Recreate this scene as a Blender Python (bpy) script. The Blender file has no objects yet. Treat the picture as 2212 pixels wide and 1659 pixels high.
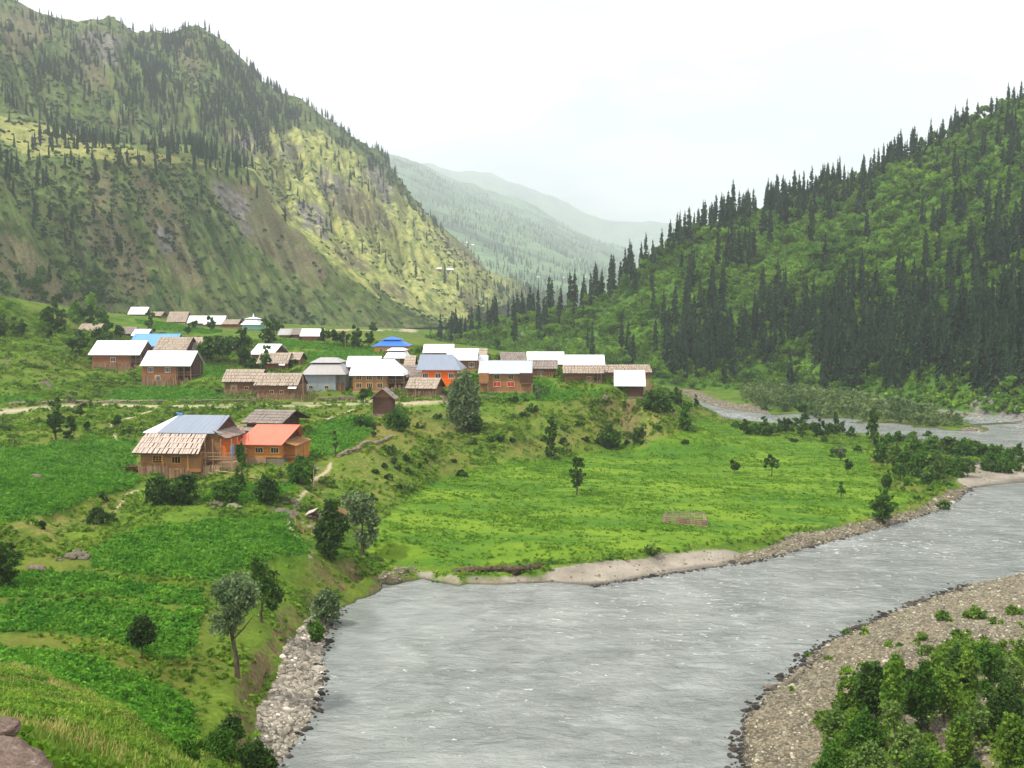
import bpy, math, random
import numpy as np
from mathutils import Vector, Matrix
from mathutils.geometry import delaunay_2d_cdt

# ------------------------------------------------------------------ camera, world, sun, exposure
SC = bpy.context.scene
COL = SC.collection
F, U0, V0, VH, HC = 2212.0, 1106.0, 829.5, 682.0, 32.0     # camera calibration, camera 32 m over the river
PITCH = math.atan((V0 - VH) / F)
cam_d = bpy.data.cameras.new('camera')
cam = bpy.data.objects.new('camera', cam_d)
COL.objects.link(cam)
cam.location = (0, 0, HC)
cam.rotation_euler = (math.pi / 2 - PITCH, 0, 0)
cam_d.sensor_width = 36
cam_d.lens = 36
cam_d.clip_start = 0.3
cam_d.clip_end = 40000
SC.camera = cam

SUN_EL, SUN_AZ = math.radians(54), math.radians(-122)        # azimuth from +Y (ahead), negative = left
world = bpy.data.worlds.new('World')
SC.world = world
world.use_nodes = True
wn, wl = world.node_tree.nodes, world.node_tree.links
wn.clear()
wo = wn.new('ShaderNodeOutputWorld')
bg = wn.new('ShaderNodeBackground')
bg.inputs['Strength'].default_value = 0.1
sky = wn.new('ShaderNodeTexSky')
sky.sky_type = 'NISHITA'
sky.sun_disc = False
sky.sun_elevation = SUN_EL
sky.sun_rotation = SUN_AZ
tc = wn.new('ShaderNodeTexCoord')
mp = wn.new('ShaderNodeMapping'); mp.inputs['Scale'].default_value = (1.6, 1.6, 4.5)
mp.inputs['Location'].default_value = (0.35, 0.2, 0.1)
nz = wn.new('ShaderNodeTexNoise'); nz.inputs['Scale'].default_value = 1.5; nz.inputs['Detail'].default_value = 6; nz.inputs['Roughness'].default_value = 0.5
rp = wn.new('ShaderNodeValToRGB')
rp.color_ramp.elements[0].position = 0.40; rp.color_ramp.elements[0].color = (7.0, 6.8, 7.3, 1)
rp.color_ramp.elements[1].position = 0.50; rp.color_ramp.elements[1].color = (15.2, 14.3, 13.8, 1)
mx = wn.new('ShaderNodeMix'); mx.data_type = 'RGBA'; mx.inputs[0].default_value = 0.9
wl.new(tc.outputs['Generated'], mp.inputs[0]); wl.new(mp.outputs[0], nz.inputs['Vector'])
wl.new(nz.outputs[0], rp.inputs[0]); wl.new(sky.outputs[0], mx.inputs[6]); wl.new(rp.outputs[0], mx.inputs[7])
wl.new(mx.outputs[2], bg.inputs['Color']); wl.new(bg.outputs[0], wo.inputs['Surface'])

sun_d = bpy.data.lights.new('sun', 'SUN')
sun_d.energy = 4.4
sun_d.angle = math.radians(3)
sun_d.color = (1.0, 0.95, 0.86)
sun = bpy.data.objects.new('sun', sun_d)
COL.objects.link(sun)
sd = Vector((math.sin(SUN_AZ) * math.cos(SUN_EL), math.cos(SUN_AZ) * math.cos(SUN_EL), math.sin(SUN_EL)))
sun.rotation_euler = sd.to_track_quat('Z', 'Y').to_euler()
sun.location = (0, 0, 500)

SC.render.engine = 'CYCLES'
SC.view_settings.view_transform = 'Standard'
SC.view_settings.look = 'None'
SC.view_settings.exposure = 0.42
SC.view_settings.gamma = 1.0
SC.view_settings.use_curve_mapping = False
SC.cycles.use_denoising = True
SC.cycles.max_bounces = 5
SC.cycles.diffuse_bounces = 2
SC.cycles.glossy_bounces = 2
SC.cycles.transmission_bounces = 2
SC.cycles.volume_bounces = 1
SC.cycles.transparent_max_bounces = 4

# ------------------------------------------------------------------ geometry helpers
rng = np.random.default_rng(7)
R = random.Random(5)
CP, SP = math.cos(PITCH), math.sin(PITCH)
def PD(u, v, D):
    cx = (u - U0) / F; cz = (V0 - v) / F
    k = D / (CP + cz * SP)
    return (cx * k, D, HC + k * (-SP + cz * CP))
def DZ(v, z):
    cz = (V0 - v) / F
    return (z - HC) * (CP + cz * SP) / (-SP + cz * CP)
def PZ(u, v, z):
    return PD(u, v, DZ(v, z))
def proj(x, y, z):
    zc = z - HC
    dep = y * CP - zc * SP
    up = y * SP + zc * CP
    dep = np.maximum(dep, 0.5)
    return U0 + F * x / dep, V0 - F * up / dep

def _hash(ix, iy, iz, seed):
    h = (ix.astype(np.int64) * 374761393 + iy.astype(np.int64) * 668265263 + iz.astype(np.int64) * 2147483647 + seed * 974711) & 0x7fffffff
    h = (h ^ (h >> 13)) * 1274126177 & 0x7fffffff
    h = (h ^ (h >> 16)) * 668265263 & 0x7fffffff
    return ((h ^ (h >> 15)) & 0xffff) / 65535.0
def vnoise(x, y, z=None, seed=0):
    x = np.asarray(x, float); y = np.asarray(y, float)
    z = np.zeros_like(x) if z is None else np.asarray(z, float)
    ix, iy, iz = np.floor(x), np.floor(y), np.floor(z)
    fx, fy, fz = x - ix, y - iy, z - iz
    fx, fy, fz = [f * f * (3 - 2 * f) for f in (fx, fy, fz)]
    r = 0
    for a in (0, 1):
        for b in (0, 1):
            for c in (0, 1):
                w = (fx if a else 1 - fx) * (fy if b else 1 - fy) * (fz if c else 1 - fz)
                r = r + w * _hash(ix + a, iy + b, iz + c, seed)
    return r
def fbm(x, y, z=None, oct=4, seed=0, rough=0.5):
    t, a, s = 0, 1.0, 0
    k = 1.0
    for i in range(oct):
        t = t + a * vnoise(x * k, y * k, None if z is None else z * k, seed + i * 17)
        s += a; a *= rough; k *= 2.03
    return t / s                                           # 0..1
def smooth01(x, a, b):
    t = np.clip((x - a) / (b - a), 0, 1)
    return t * t * (3 - 2 * t)
def inpoly(u, v, poly):
    ins = np.zeros(u.shape, bool)
    n = len(poly)
    for i in range(n):
        x1, y1 = poly[i]; x2, y2 = poly[(i + 1) % n]
        if y1 == y2: continue
        c = ((y1 > v) != (y2 > v)) & (u < (x2 - x1) * (v - y1) / (y2 - y1) + x1)
        ins ^= c
    return ins
def seg_dist(u, v, line):
    d = np.full(u.shape, 1e9)
    for (x1, y1), (x2, y2) in zip(line[:-1], line[1:]):
        dx, dy = x2 - x1, y2 - y1
        t = np.clip(((u - x1) * dx + (v - y1) * dy) / (dx * dx + dy * dy + 1e-9), 0, 1)
        d = np.minimum(d, np.hypot(u - x1 - t * dx, v - y1 - t * dy))
    return d

def props(o, label=None, cat=None, group=None, kind=None):
    if label: o['label'] = label
    if cat: o['category'] = cat
    if group: o['group'] = group
    if kind: o['kind'] = kind
    return o
def mesh_np(name, verts, quads=None, tris=None, smooth=False, mats=(), midx=None):
    me = bpy.data.meshes.new(name)
    verts = np.asarray(verts, np.float32)
    me.vertices.add(len(verts)); me.vertices.foreach_set('co', verts.ravel())
    loops = []; starts = []; tot = 0
    nq = 0 if quads is None else len(quads); nt = 0 if tris is None else len(tris)
    if nq: loops.append(np.asarray(quads, np.int32).ravel())
    if nt: loops.append(np.asarray(tris, np.int32).ravel())
    if nq + nt:
        lo = np.concatenate(loops)
        me.loops.add(len(lo)); me.loops.foreach_set('vertex_index', lo)
        ls = np.concatenate([np.arange(nq) * 4, nq * 4 + np.arange(nt) * 3]).astype(np.int32)
        me.polygons.add(nq + nt); me.polygons.foreach_set('loop_start', ls)
        me.polygons.foreach_set('use_smooth', np.full(nq + nt, smooth))
        if midx is not None: me.polygons.foreach_set('material_index', np.asarray(midx, np.int32))
    for m in mats: me.materials.append(m)
    me.update(calc_edges=True)
    me.validate()
    return me
def link(name, me, parent=None, loc=None, rot=None, sc=None):
    o = bpy.data.objects.new(name, me)
    COL.objects.link(o)
    if parent is not None: o.parent = parent
    if loc is not None: o.location = loc
    if rot is not None: o.rotation_euler = rot
    if sc is not None: o.scale = sc
    return o
def grid_quads(nr, nc):
    i = np.arange(nr - 1)[:, None] * nc + np.arange(nc - 1)[None, :]
    return np.stack([i, i + 1, i + nc + 1, i + nc], -1).reshape(-1, 4)
def add_attr(me, name, vals):
    a = me.attributes.new(name, 'FLOAT', 'POINT')
    a.data.foreach_set('value', np.asarray(vals, np.float32).ravel())

# ------------------------------------------------------------------ material helpers
class NT:
    def __init__(s, name):
        s.m = bpy.data.materials.new(name); s.m.use_nodes = True
        s.t = s.m.node_tree; s.n = s.t.nodes; s.l = s.t.links; s.n.clear()
        s.out = s.n.new('ShaderNodeOutputMaterial')
    def node(s, t, **k):
        n = s.n.new(t)
        for a, b in k.items(): setattr(n, a, b)
        return n
    def lk(s, a, b): s.l.new(a, b)
    def val(s, sock, v):
        if hasattr(v, 'is_output'): s.lk(v, sock)
        else: sock.default_value = v
    def geo(s): return s.node('ShaderNodeNewGeometry').outputs['Position']
    def obj(s): return s.node('ShaderNodeTexCoord').outputs['Object']
    def mapping(s, vec, scale=(1, 1, 1), rot=(0, 0, 0)):
        n = s.node('ShaderNodeMapping'); s.lk(vec, n.inputs[0])
        n.inputs['Scale'].default_value = scale; n.inputs['Rotation'].default_value = rot
        return n.outputs[0]
    def noise(s, vec, scale, detail=4, rough=0.5, dist=0.0):
        n = s.node('ShaderNodeTexNoise'); s.lk(vec, n.inputs['Vector'])
        n.inputs['Scale'].default_value = scale; n.inputs['Detail'].default_value = detail
        n.inputs['Roughness'].default_value = rough; n.inputs['Distortion'].default_value = dist
        return n.outputs[0]
    def ramp(s, fac, a, b, c0=(0, 0, 0, 1), c1=(1, 1, 1, 1)):
        n = s.node('ShaderNodeMapRange'); s.val(n.inputs[0], fac)
        n.inputs[1].default_value = a; n.inputs[2].default_value = b
        n.clamp = True
        return n.outputs[0]
    def mix(s, fac, a, b):
        n = s.node('ShaderNodeMix', data_type='RGBA')
        s.val(n.inputs[0], fac)
        for k, c in ((6, a), (7, b)):
            if hasattr(c, 'is_output'): s.lk(c, n.inputs[k])
            else: n.inputs[k].default_value = (c[0], c[1], c[2], 1)
        return n.outputs[2]
    def math(s, op, a, b=0.0):
        n = s.node('ShaderNodeMath', operation=op)
        s.val(n.inputs[0], a); s.val(n.inputs[1], b)
        return n.outputs[0]
    def attr(s, name):
        return s.node('ShaderNodeAttribute', attribute_name=name).outputs['Fac']
    def mulc(s, col, f):
        n = s.node('ShaderNodeVectorMath', operation='SCALE'); s.val(n.inputs[0], col); s.val(n.inputs['Scale'], f)
        return n.outputs[0]
    def bump(s, h, strength=0.5, dist=0.1):
        n = s.node('ShaderNodeBump'); s.lk(h, n.inputs['Height'])
        n.inputs['Strength'].default_value = strength; n.inputs['Distance'].default_value = dist
        return n.outputs[0]
    def bsdf(s, col, rough=0.9, spec=0.2, metal=0.0, normal=None):
        b = s.node('ShaderNodeBsdfPrincipled')
        if hasattr(col, 'is_output'): s.lk(col, b.inputs['Base Color'])
        else: b.inputs['Base Color'].default_value = (col[0], col[1], col[2], 1)
        s.val(b.inputs['Roughness'], rough)
        b.inputs['Specular IOR Level'].default_value = spec
        b.inputs['Metallic'].default_value = metal
        if normal is not None: s.lk(normal, b.inputs['Normal'])
        return b
    def done(s, sh):
        s.lk(sh.outputs[0], s.out.inputs['Surface']); return s.m
def rgb(r, g, b):                                            # sRGB bytes to linear
    f = lambda c: (c / 255 / 12.92) if c <= 10 else ((c / 255 + 0.055) / 1.055) ** 2.4
    return (f(r), f(g), f(b))
# ------------------------------------------------------------------ the village: one row per building
# u0,u1 = wall left/right, vb = base, ve = eave, vr = ridge (calibrated picture rows), D = metres away, dp = depth of the house
def HS(label, u0, u1, vb, ve, vr, D, dp=7.0, yaw=0.0, roof='white', wall='log', kind='gable', ol=0.6, orr=0.6, hl=0.0, hr=0.0, **k):
    return dict(label=label, u0=u0, u1=u1, vb=vb, ve=ve, vr=vr, D=D, dp=dp, yaw=yaw, roof=roof, wall=wall, kind=kind, ol=ol, orr=orr, hl=hl, hr=hr, **k)
HOUSES = [
 HS('white-roofed brown house at the left end of the village behind a small tree', 200, 283, 801, 763, 737, 265, 9, -4, 'white', 'brick', win=[(.56, .62)], skirt=1, gal=3.0, ol=.8, orr=0),
 HS('tall log house with bright white roof, boards propped on its lower wall', 308, 384, 834, 786, 759, 250, 8, -5, 'white', 'brick', win=[(.25, .72), (.75, .72), (.45, .35)], skirt=1, gal=3.6, ol=.3, orr=.3),
 HS('long house with pale blue metal roof and orange wall among the left houses', 283, 376, 764, 745, 722, 286, 9, -2, 'blue2', 'orange', win=[(.45, .5)]),
 HS('small white roof just behind the pale blue roof', 289, 316, 738, 723, 712, 304, 6, 0, 'white', 'log'),
 HS('big steep shake roof right behind the bright white roof of the tall log house', 335, 400, 775, 758, 729, 268, 10, -4, 'shake', 'log'),
 HS('shake-roofed shed with open pale posts beside the dark garden trees', 405, 434, 770, 752, 729, 273, 6, -2, 'shake', 'log', sticks=1),
 HS('low shake roof alone above the round tree at far left', 172, 212, 720, 713, 700, 330, 7, 0, 'shake', 'log'),
 HS('dark shake roof behind the leafy trees left of the small white roof', 254, 286, 728, 720, 707, 315, 7, 4, 'shake2', 'log'),
 HS('broken-looking white roof highest up the slope at the back', 280, 312, 683, 677, 664, 400, 8, 3, 'white', 'log'),
 HS('tiny shake-roofed hut right of the highest white roof', 325, 347, 688, 682, 674, 395, 6, -3, 'shake', 'log'),
 HS('two-tier shake-roofed house at the back of the upper fields', 364, 400, 698, 693, 674, 385, 7, 0, 'shake', 'log', kind='step'),
 HS('low white roof left of the hazel bush in the back row', 408, 440, 703, 696, 683, 382, 7, 3, 'white', 'log'),
 HS('wide white roof over a brown wall in the middle of the back row', 443, 480, 706, 698, 683, 378, 7, -2, 'white', 'brick'),
 HS('brown shake-roofed barn between the wide white roof and the teal shrine', 483, 512, 709, 700, 691, 374, 7, 0, 'shake', 'brick'),
 HS('small shrine with white hipped roof, finial and teal wall', 524, 560, 714, 700, 686, 370, 8, 0, 'white', 'teal', kind='pagoda', hl=2.5, hr=2.5, finial=1),
 HS('pale tin roof at the left end of the row by the green terraces', 604, 628, 732, 722, 711, 352, 7, 0, 'tin', 'log'),
 HS('narrow grey shake roof squeezed between two pale roofs on the green terraces', 632, 648, 731, 722, 710, 350, 7, 0, 'shake2', 'log'),
 HS('white-roofed brown house at the right end of the row by the green terraces', 652, 694, 739, 724, 711, 346, 7, 0, 'white', 'brick'),
 HS('white roof half hidden inside the dark garden trees', 486, 512, 758, 751, 739, 292, 6, 4, 'white', 'log'),
 HS('white-roofed house with dark gable behind the tall thin tree', 545, 592, 775, 763, 744, 284, 9, -14, 'white', 'log'),
 HS('shake-roofed house with a small white awning, below the dark-gabled white roof', 572, 619, 800, 783, 763, 260, 7, -2, 'shake', 'brick', ol=2.0, awn=(.75, .7)),
 HS('small open shake-roofed hut joined to the right of the awning house', 622, 646, 788, 775, 762, 263, 5, -6, 'shake', 'log', sticks=1),
 HS('long low shake-roofed log house with a pale plaster patch round its window', 486, 560, 853, 822, 799, 232, 7, -2, 'shake', 'log', win=[(.27, .5), (.65, .5)], skirt=1, patch=(.27, .45)),
 HS('long shake-roofed log house with white side awning by the roadside fence', 556, 646, 862, 830, 807, 226, 7, -3, 'shake', 'log', win=[(.35, .5), (.6, .5)], skirt=1, awn=(.78, .92), orr=.2),
 HS('grey metal house with two-tier hipped roof standing alone in the middle', 656, 745, 849, 807, 773, 236, 11, 0, 'tin', 'tin', kind='pagoda', hl=3.3, hr=3.0, ol=.5, orr=.5, tank=1, win=[(.18, .32), (.56, .32)]),
 HS('white roof peeking out behind the left of the wide white-roofed house', 752, 815, 815, 790, 771, 243, 8, 0, 'white', 'log'),
 HS('two-storey house with wide white hipped roof, three windows and open right porch', 763, 836, 848, 807, 778, 231, 9, -3, 'white', 'wood', win=[(.17, .78), (.49, .78), (.80, .78), (.17, .36), (.49, .36), (.80, .36)], gal=4.0, hr=2.8, ol=.8, orr=0, porch=1),
 HS('red-brown house with double white roof just below the bright blue roof', 834, 876, 788, 772, 752, 252, 8, 0, 'white', 'brick', kind='pagoda', hl=1.6, hr=1.6, win=[(.55, .5)]),
 HS('narrow shake roof wedged left of the orange house', 878, 892, 796, 787, 769, 247, 6, 0, 'shake', 'log'),
 HS('grey shake-roofed hut against the left wall of the orange house', 862, 908, 828, 815, 789, 241, 8, -8, 'shake2', 'log'),
 HS('bright orange painted house with grey metal hipped roof', 912, 984, 838, 796, 767, 236, 10, -4, 'grey', 'orange2', hr=2.6, hl=0, ol=1.2, orr=1.4, win=[(.48, .62), (.1, .62), (.88, .62)], porch=0),
 HS('low shake-roofed shed in front of the bright orange house', 882, 940, 856, 837, 817, 223, 7, -10, 'shake', 'log', sticks=1),
 HS('dark log granary with its plank gable facing the road edge', 806, 848, 898, 858, 839, 204, 5, 0, 'shake2', 'dark', kind='front'),
 HS('ochre house with bright blue two-tier roof and gallery of railings', 810, 877, 764, 746, 728, 296, 11, 0, 'blue', 'ochre', kind='pagoda', hl=4.5, hr=4.5, ol=.8, orr=.8, win=[(.2, .45), (.4, .45)], tiersmall=1),
 HS('long white roof behind the grey-roofed orange house', 918, 975, 770, 760, 745, 276, 8, 0, 'white', 'log'),
 HS('white-roofed rust brown house behind the big grey willow', 974, 1030, 802, 775, 754, 252, 8, -2, 'white', 'brick', ol=1.2, orr=.2, win=[(.8, .5)]),
 HS('tiny shake roof on the right of the rust brown house', 1033, 1048, 772, 766, 754, 262, 5, 0, 'shake', 'log'),
 HS('small white plastered hut with two dark windows', 1031, 1049, 793, 778, 769, 256, 5, 0, 'white', 'plaster', win=[(.3, .4), (.7, .4)]),
 HS('two-storey timber house with pale grey roof and two red windows', 1037, 1148, 849, 804, 780, 231, 9, -2, 'grey2', 'wood', win=[(.33, .77), (.60, .77)], redwin=[(.33, .42), (.60, .42)], bays=1, ol=.4, orr=.2),
 HS('low shake-roofed hut behind the two-storey timber house', 1086, 1132, 785, 777, 762, 264, 7, 4, 'shake2', 'log'),
 HS('long plain white roof right of the two-storey timber house', 1143, 1215, 796, 784, 761, 264, 9, 0, 'white', 'log'),
 HS('shake-roofed cottage with garden fence below the long plain white roof', 1146, 1200, 815, 795, 778, 250, 7, -2, 'shake2', 'brick', win=[(.4, .4)], sticks=1),
 HS('white-roofed house with open side porch, directly above a shake-roofed log barn', 1222, 1290, 808, 788, 768, 251, 8, -2, 'white', 'log', gal=1.6, ol=.1, orr=.3),
 HS('shake-roofed long log barn on the green terrace edge', 1221, 1281, 827, 805, 789, 241, 7, -3, 'shake', 'log', gal=2.0, win=[(.85, .5)]),
 HS('long flat-looking shake roof at the right end of the village', 1304, 1405, 818, 804, 789, 246, 8, 3, 'shake', 'log'),
 HS('white-roofed tall narrow log house on the brink of the slope', 1358, 1389, 860, 829, 802, 231, 7, -5, 'white', 'dark', ol=3.3, orr=.5),
]
LOWER = [
 HS('large lower farmhouse with blue-grey metal roof above a pale shake lean-to', 305, 440, 1032, 936, 895, 152, 9, -7, 'grey', 'wood'),
 HS('wooden house with salmon orange metal roof below the road', 518, 612, 1004, 957, 918, 158, 9, -6, 'salmon', 'woodlight'),
 HS('old grey shake-roofed barn behind the salmon orange roof', 534, 594, 938, 912, 886, 176, 10, -14, 'shake2', 'dark'),
]
# ------------------------------------------------------------------ ground: control points -> triangulation -> radial grid
CTRL = []
def line_z(pts, step=4.0):                                  # (u, v, z) polyline, resampled densely
    P = [PZ(*p) for p in pts]; add_line(P, step)
def line_d(pts, step=6.0):                                  # (u, v, D)
    P = [PD(*p) for p in pts]; add_line(P, step)
def add_line(P, step):
    for a, b in zip(P[:-1], P[1:]):
        L = math.dist(a[:2], b[:2]); n = max(1, int(L / step))
        for i in range(n):
            t = i / n; CTRL.append(tuple(a[k] + (b[k] - a[k]) * t for k in range(3)))
    CTRL.append(P[-1])
SHORE = [(540,1740),(590,1655),(620,1615),(655,1560),(690,1490),(688,1430),(700,1380),(735,1310),(770,1275),(820,1255),(870,1243),(950,1256),(1060,1262),(1180,1256),(1275,1266),(1400,1246),(1520,1230),(1640,1211),(1750,1180),(1850,1155),(1960,1122),(2030,1100),(2070,1075),(2100,1052),(2160,1048),(2230,1040),(2400,1025),(2700,1015),(3100,1010)]
SOUTH = [(1610,1800),(1608,1700),(1612,1659),(1612,1590),(1628,1540),(1680,1480),(1740,1432),(1790,1390),(1850,1360),(1930,1325),(2020,1290),(2100,1262),(2212,1238),(2400,1200),(2700,1165),(3100,1140)]
line_z([(u, v, 0.0) for u, v in SHORE], 2.5)
line_z([(u, v, 0.0) for u, v in SOUTH], 2.5)
for u, v in [(760,1640),(800,1500),(860,1380),(950,1330),(1100,1320),(1000,1500),(1200,1400),(1300,1600),(1400,1330),(1500,1450),(1600,1290),(1700,1350),(1750,1250),(1900,1220),(1950,1260),(2050,1180),(2150,1110),(2100,1200),(2300,1110),(2600,1080),(3000,1070),(1200,1700),(800,1750),(1450,1700)]:
    CTRL.append(PZ(u, v, -2.2))
# south gravel bar
for u, v, z in [(1700,1640,1.0),(1640,1560,.5),(1720,1500,.7),(1800,1500,1.2),(1850,1420,1.0),(2000,1400,1.5),(2000,1340,1.0),(2212,1330,1.5),(2212,1280,.9),(2212,1500,2),(2212,1659,2.5),(1900,1659,2),(2000,1560,2),(2500,1400,3),(2700,1800,5),(1720,1800,1.5),(3100,1300,4),(2212,1900,4)]:
    CTRL.append(PZ(u, v, z))
# field bank
line_z([(735,1262,2.2),(800,1236,2.0),(850,1228,1.6),(900,1224,1.5),(1000,1222,2.0),(1100,1219,2.1),(1170,1218,2.0),(1200,1210,1.9),(1300,1201,1.8),(1420,1188,1.7),(1560,1170,1.6),(1700,1148,1.4),(1800,1130,1.4),(1900,1113,1.3),(1980,1092,1.2),(2040,1062,1.1),(2070,1040,1.0)], 2.5)
line_z([(900,1240,.25),(1000,1244,.25),(1100,1243,.25),(1165,1240,.3),(1200,1224,.9),(1300,1216,.8),(1420,1203,.8),(1560,1187,.8),(1700,1166,.6)], 2.5)
for u, v, z in [(900,1180,2.6),(1000,1150,2.6),(1150,1170,2.4),(1300,1100,2.6),(1450,1150,2.1),(1600,1050,2.4),(1850,1000,2.1),(1500,960,2.6),(1250,1030,3.0),(1000,1080,3.4),(1600,940,2.2),(1900,1040,1.8),(1560,914,1.6),(1700,1100,1.9),(1700,990,2.2),(1950,990,1.6),(2050,1010,1.2),(1250,1170,2.2),(2100,980,.8),(2130,1000,.8),(2200,1010,.5),(2120,1030,.5),(1420,1000,2.8)]:
    CTRL.append(PZ(u, v, z))
line_z([(820,1130,3.8),(900,1060,4.0),(1000,1012,4.2),(1100,997,4.3),(1190,986,4.0),(1330,963,3.5),(1400,946,3.2),(1460,930,2.8),(1500,908,1.8)])
# mid slope with spurs and gullies, then its brow
line_z([(850,905,11.6),(1000,900,11.2),(1060,890,11.6),(1180,885,11.5),(1290,875,11.8),(1360,880,10.8),(1430,880,9.0)])
for u, v, z in [(760,960,10.6),(830,1000,8.0),(900,980,8.2),(1000,945,8.0),(1090,945,8.3),(1200,930,8.2),(1300,920,7.8),(1390,915,6.8),(1450,905,5.5),(1470,880,6.0),(720,1010,8.4),(700,1060,6.8),(760,1060,6.0),(1130,890,11.6),(1480,860,8.0)]:
    CTRL.append(PZ(u, v, z))
line_z([(860,880,12.9),(960,876,13.0),(1040,862,13.5),(1160,860,13.6),(1280,847,13.9),(1340,852,13.4),(1400,858,12.6),(1440,852,11.5)])
# far bank, channels, island
FARSHORE = [(1500,884),(1560,900),(1640,913),(1700,918),(1860,935),(2000,948),(2100,958),(2212,985),(2400,1000),(2700,1000),(3100,1000)]
line_z([(u, v, 0.0) for u, v in FARSHORE], 4)
line_z([(1500,905,1.2),(1560,912,1.3),(1640,922,1.2),(1700,930,1.2),(1860,945,1.1),(2000,962,1.0),(2100,975,.8)], 5)
for u, v in [(1530,886),(1600,900),(1700,908),(1800,916),(1900,927),(2000,935),(2100,943),(2180,935),(2212,960),(2150,915),(2060,893),(1960,880),(2400,970),(2700,965),(3100,960),(2400,940),(1500,872),(1800,930)]:
    CTRL.append(PZ(u, v, -1.2))
ISLAND = [(1475,846),(1510,866),(1560,882),(1640,893),(1720,903),(1820,912),(1900,921),(2000,926),(2080,931),(2130,934),(2140,926),(2060,905),(1950,884),(1860,871),(1760,858),(1660,848),(1560,843)]
line_z([(u, v, 0.02) for u, v in ISLAND + ISLAND[:1]], 4)
for u, v in [(1540,860),(1640,872),(1740,882),(1840,892),(1940,903),(2040,915),(1600,858),(1750,870),(1860,885)]:
    CTRL.append(PZ(u, v, 0.9))
for u, v in [(2140,960),(2180,965),(2100,952)]: CTRL.append(PZ(u, v, 0.25))
HFOOT = [(930,748,600),(1000,746,570),(1100,768,505),(1200,790,470),(1300,812,445),(1400,828,436),(1480,834,440),(1600,840,432),(1700,848,424),(1800,857,404),(1945,872,372),(2050,885,349),(2212,906,316),(2500,930,285),(3100,960,255)]
line_d([(u, v + 3, D - 5) for u, v, D in HFOOT], 6)
line_d([(u, v + 2, D + 60) for u, v, D in HFOOT], 12)
line_z([(1470,841,-.8),(1560,839,-.9),(1640,843,-.9),(1760,852,-1),(1900,872,-1)], 4)
line_d([(1445,836,385),(1490,838,400)], 5)
# road and land by it
ROAD = [(-300,900),(-100,893),(0,888),(60,884),(130,880),(200,875),(300,877),(450,877),(600,874),(770,871),(860,871),(960,867),(1010,858)]
line_z([(u, v, 12.6 + 0.3 * max(0, u) / 900) for u, v in ROAD], 4)
line_z([(u, v + 4, 12.45 + 0.3 * max(0, u) / 900) for u, v in ROAD[:-1]], 4)
line_z([(u, v - 6, 13.4 + 0.3 * max(0, u) / 900) for u, v in ROAD[:10]], 4)
for u, v, D in [(400,852,236),(250,850,240),(60,800,240),(0,840,222),(130,830,232),(180,780,268),(0,700,290),(0,640,330),(150,690,340),(280,690,368),(100,750,268),(350,705,352),(650,745,302),(750,765,277),(600,792,262),(700,790,260),(450,712,360),(550,725,345),(800,742,320),(900,732,380),(850,716,480),(1000,748,400),(1100,765,380),(1200,772,360),(1300,797,330),(1400,818,335),(1450,830,385),(-300,700,280),(-300,800,225),(-300,640,330),(-900,700,280),(-900,640,340),(-900,850,215),(450,800,254),(430,770,275),(700,715,520),(500,695,560),(200,688,480),(0,655,430),(-400,645,400),(800,705,640),(930,712,700),(980,715,760),(700,835,236),(1000,830,236),(1250,830,240),(1330,830,238),(430,840,240)]:
    CTRL.append(PD(u, v, D))
# fields below the road
for u, v, z in [(0,905,12),(-300,905,12.2),(150,900,12.2),(300,900,12.1),(0,960,11.6),(150,950,11.6),(250,945,11.4),(-300,960,11.8),(100,1010,10.8),(0,1080,10),(230,1020,10.2),(500,900,12.1),(700,905,11.8),(650,960,10.6),(700,950,10.8),(290,1045,9.3),(450,900,12.0),(480,940,10.9),(-300,1080,11)]:
    CTRL.append(PZ(u, v, z))
line_z([(-300,1160,9.8),(-100,1148,9.7),(0,1132,9.6),(100,1105,9.6),(200,1070,9.6),(270,1052,9.4)], 3)
line_z([(-300,1180,8.5),(-100,1168,8.4),(0,1152,8.3),(100,1130,8.3),(200,1097,8.4),(280,1072,8.7)], 3)
line_z([(330,1085,8.3),(430,1090,8.1),(520,1088,8.0),(600,1078,7.9),(635,1060,8.0)], 3)
line_z([(330,1115,7.4),(430,1122,7.2),(520,1115,7.1),(600,1100,7.0)], 3)
for u, v, z in [(0,1200,7.6),(150,1180,7.7),(200,1210,7.3),(640,1110,6.6),(660,1180,6.0),(560,1180,6.4),(450,1240,6.4),(250,1245,6.8),(0,1240,7),(0,1330,6.5),(-300,1250,7.5),(-300,1400,7),(200,1350,6.0),(430,1380,4.9),(430,1300,5.6),(150,1290,6.5),(0,1400,6.3),(300,1420,5.2),(560,1250,5.0),(640,1230,4.2),(700,1200,4.3),(780,1200,3.6),(600,1300,3.6),(560,1040,8.3),(450,1060,8.4),(620,1020,8.6),(700,1100,5.8),(760,1130,4.6)]:
    CTRL.append(PZ(u, v, z))
line_z([(500,1500,3.6),(545,1440,3.2),(585,1370,3.0),(620,1325,2.6),(665,1290,2.4),(700,1262,2.4)], 3)
line_z([(540,1530,1.3),(575,1460,1.1),(610,1395,1.1),(645,1345,1.1),(680,1315,1.0)], 3)
for u, v, D in [(100,1500,50),(0,1500,48),(-200,1500,44),(250,1500,62),(400,1500,75),(150,1450,64),(300,1560,50),(100,1600,26),(0,1659,10),(300,1645,33),(450,1659,44),(530,1640,66),(200,1560,40),(380,1600,52),(470,1580,66),(0,1580,24),(-300,1600,20)]:
    CTRL.append(PD(u, v, D))
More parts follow.
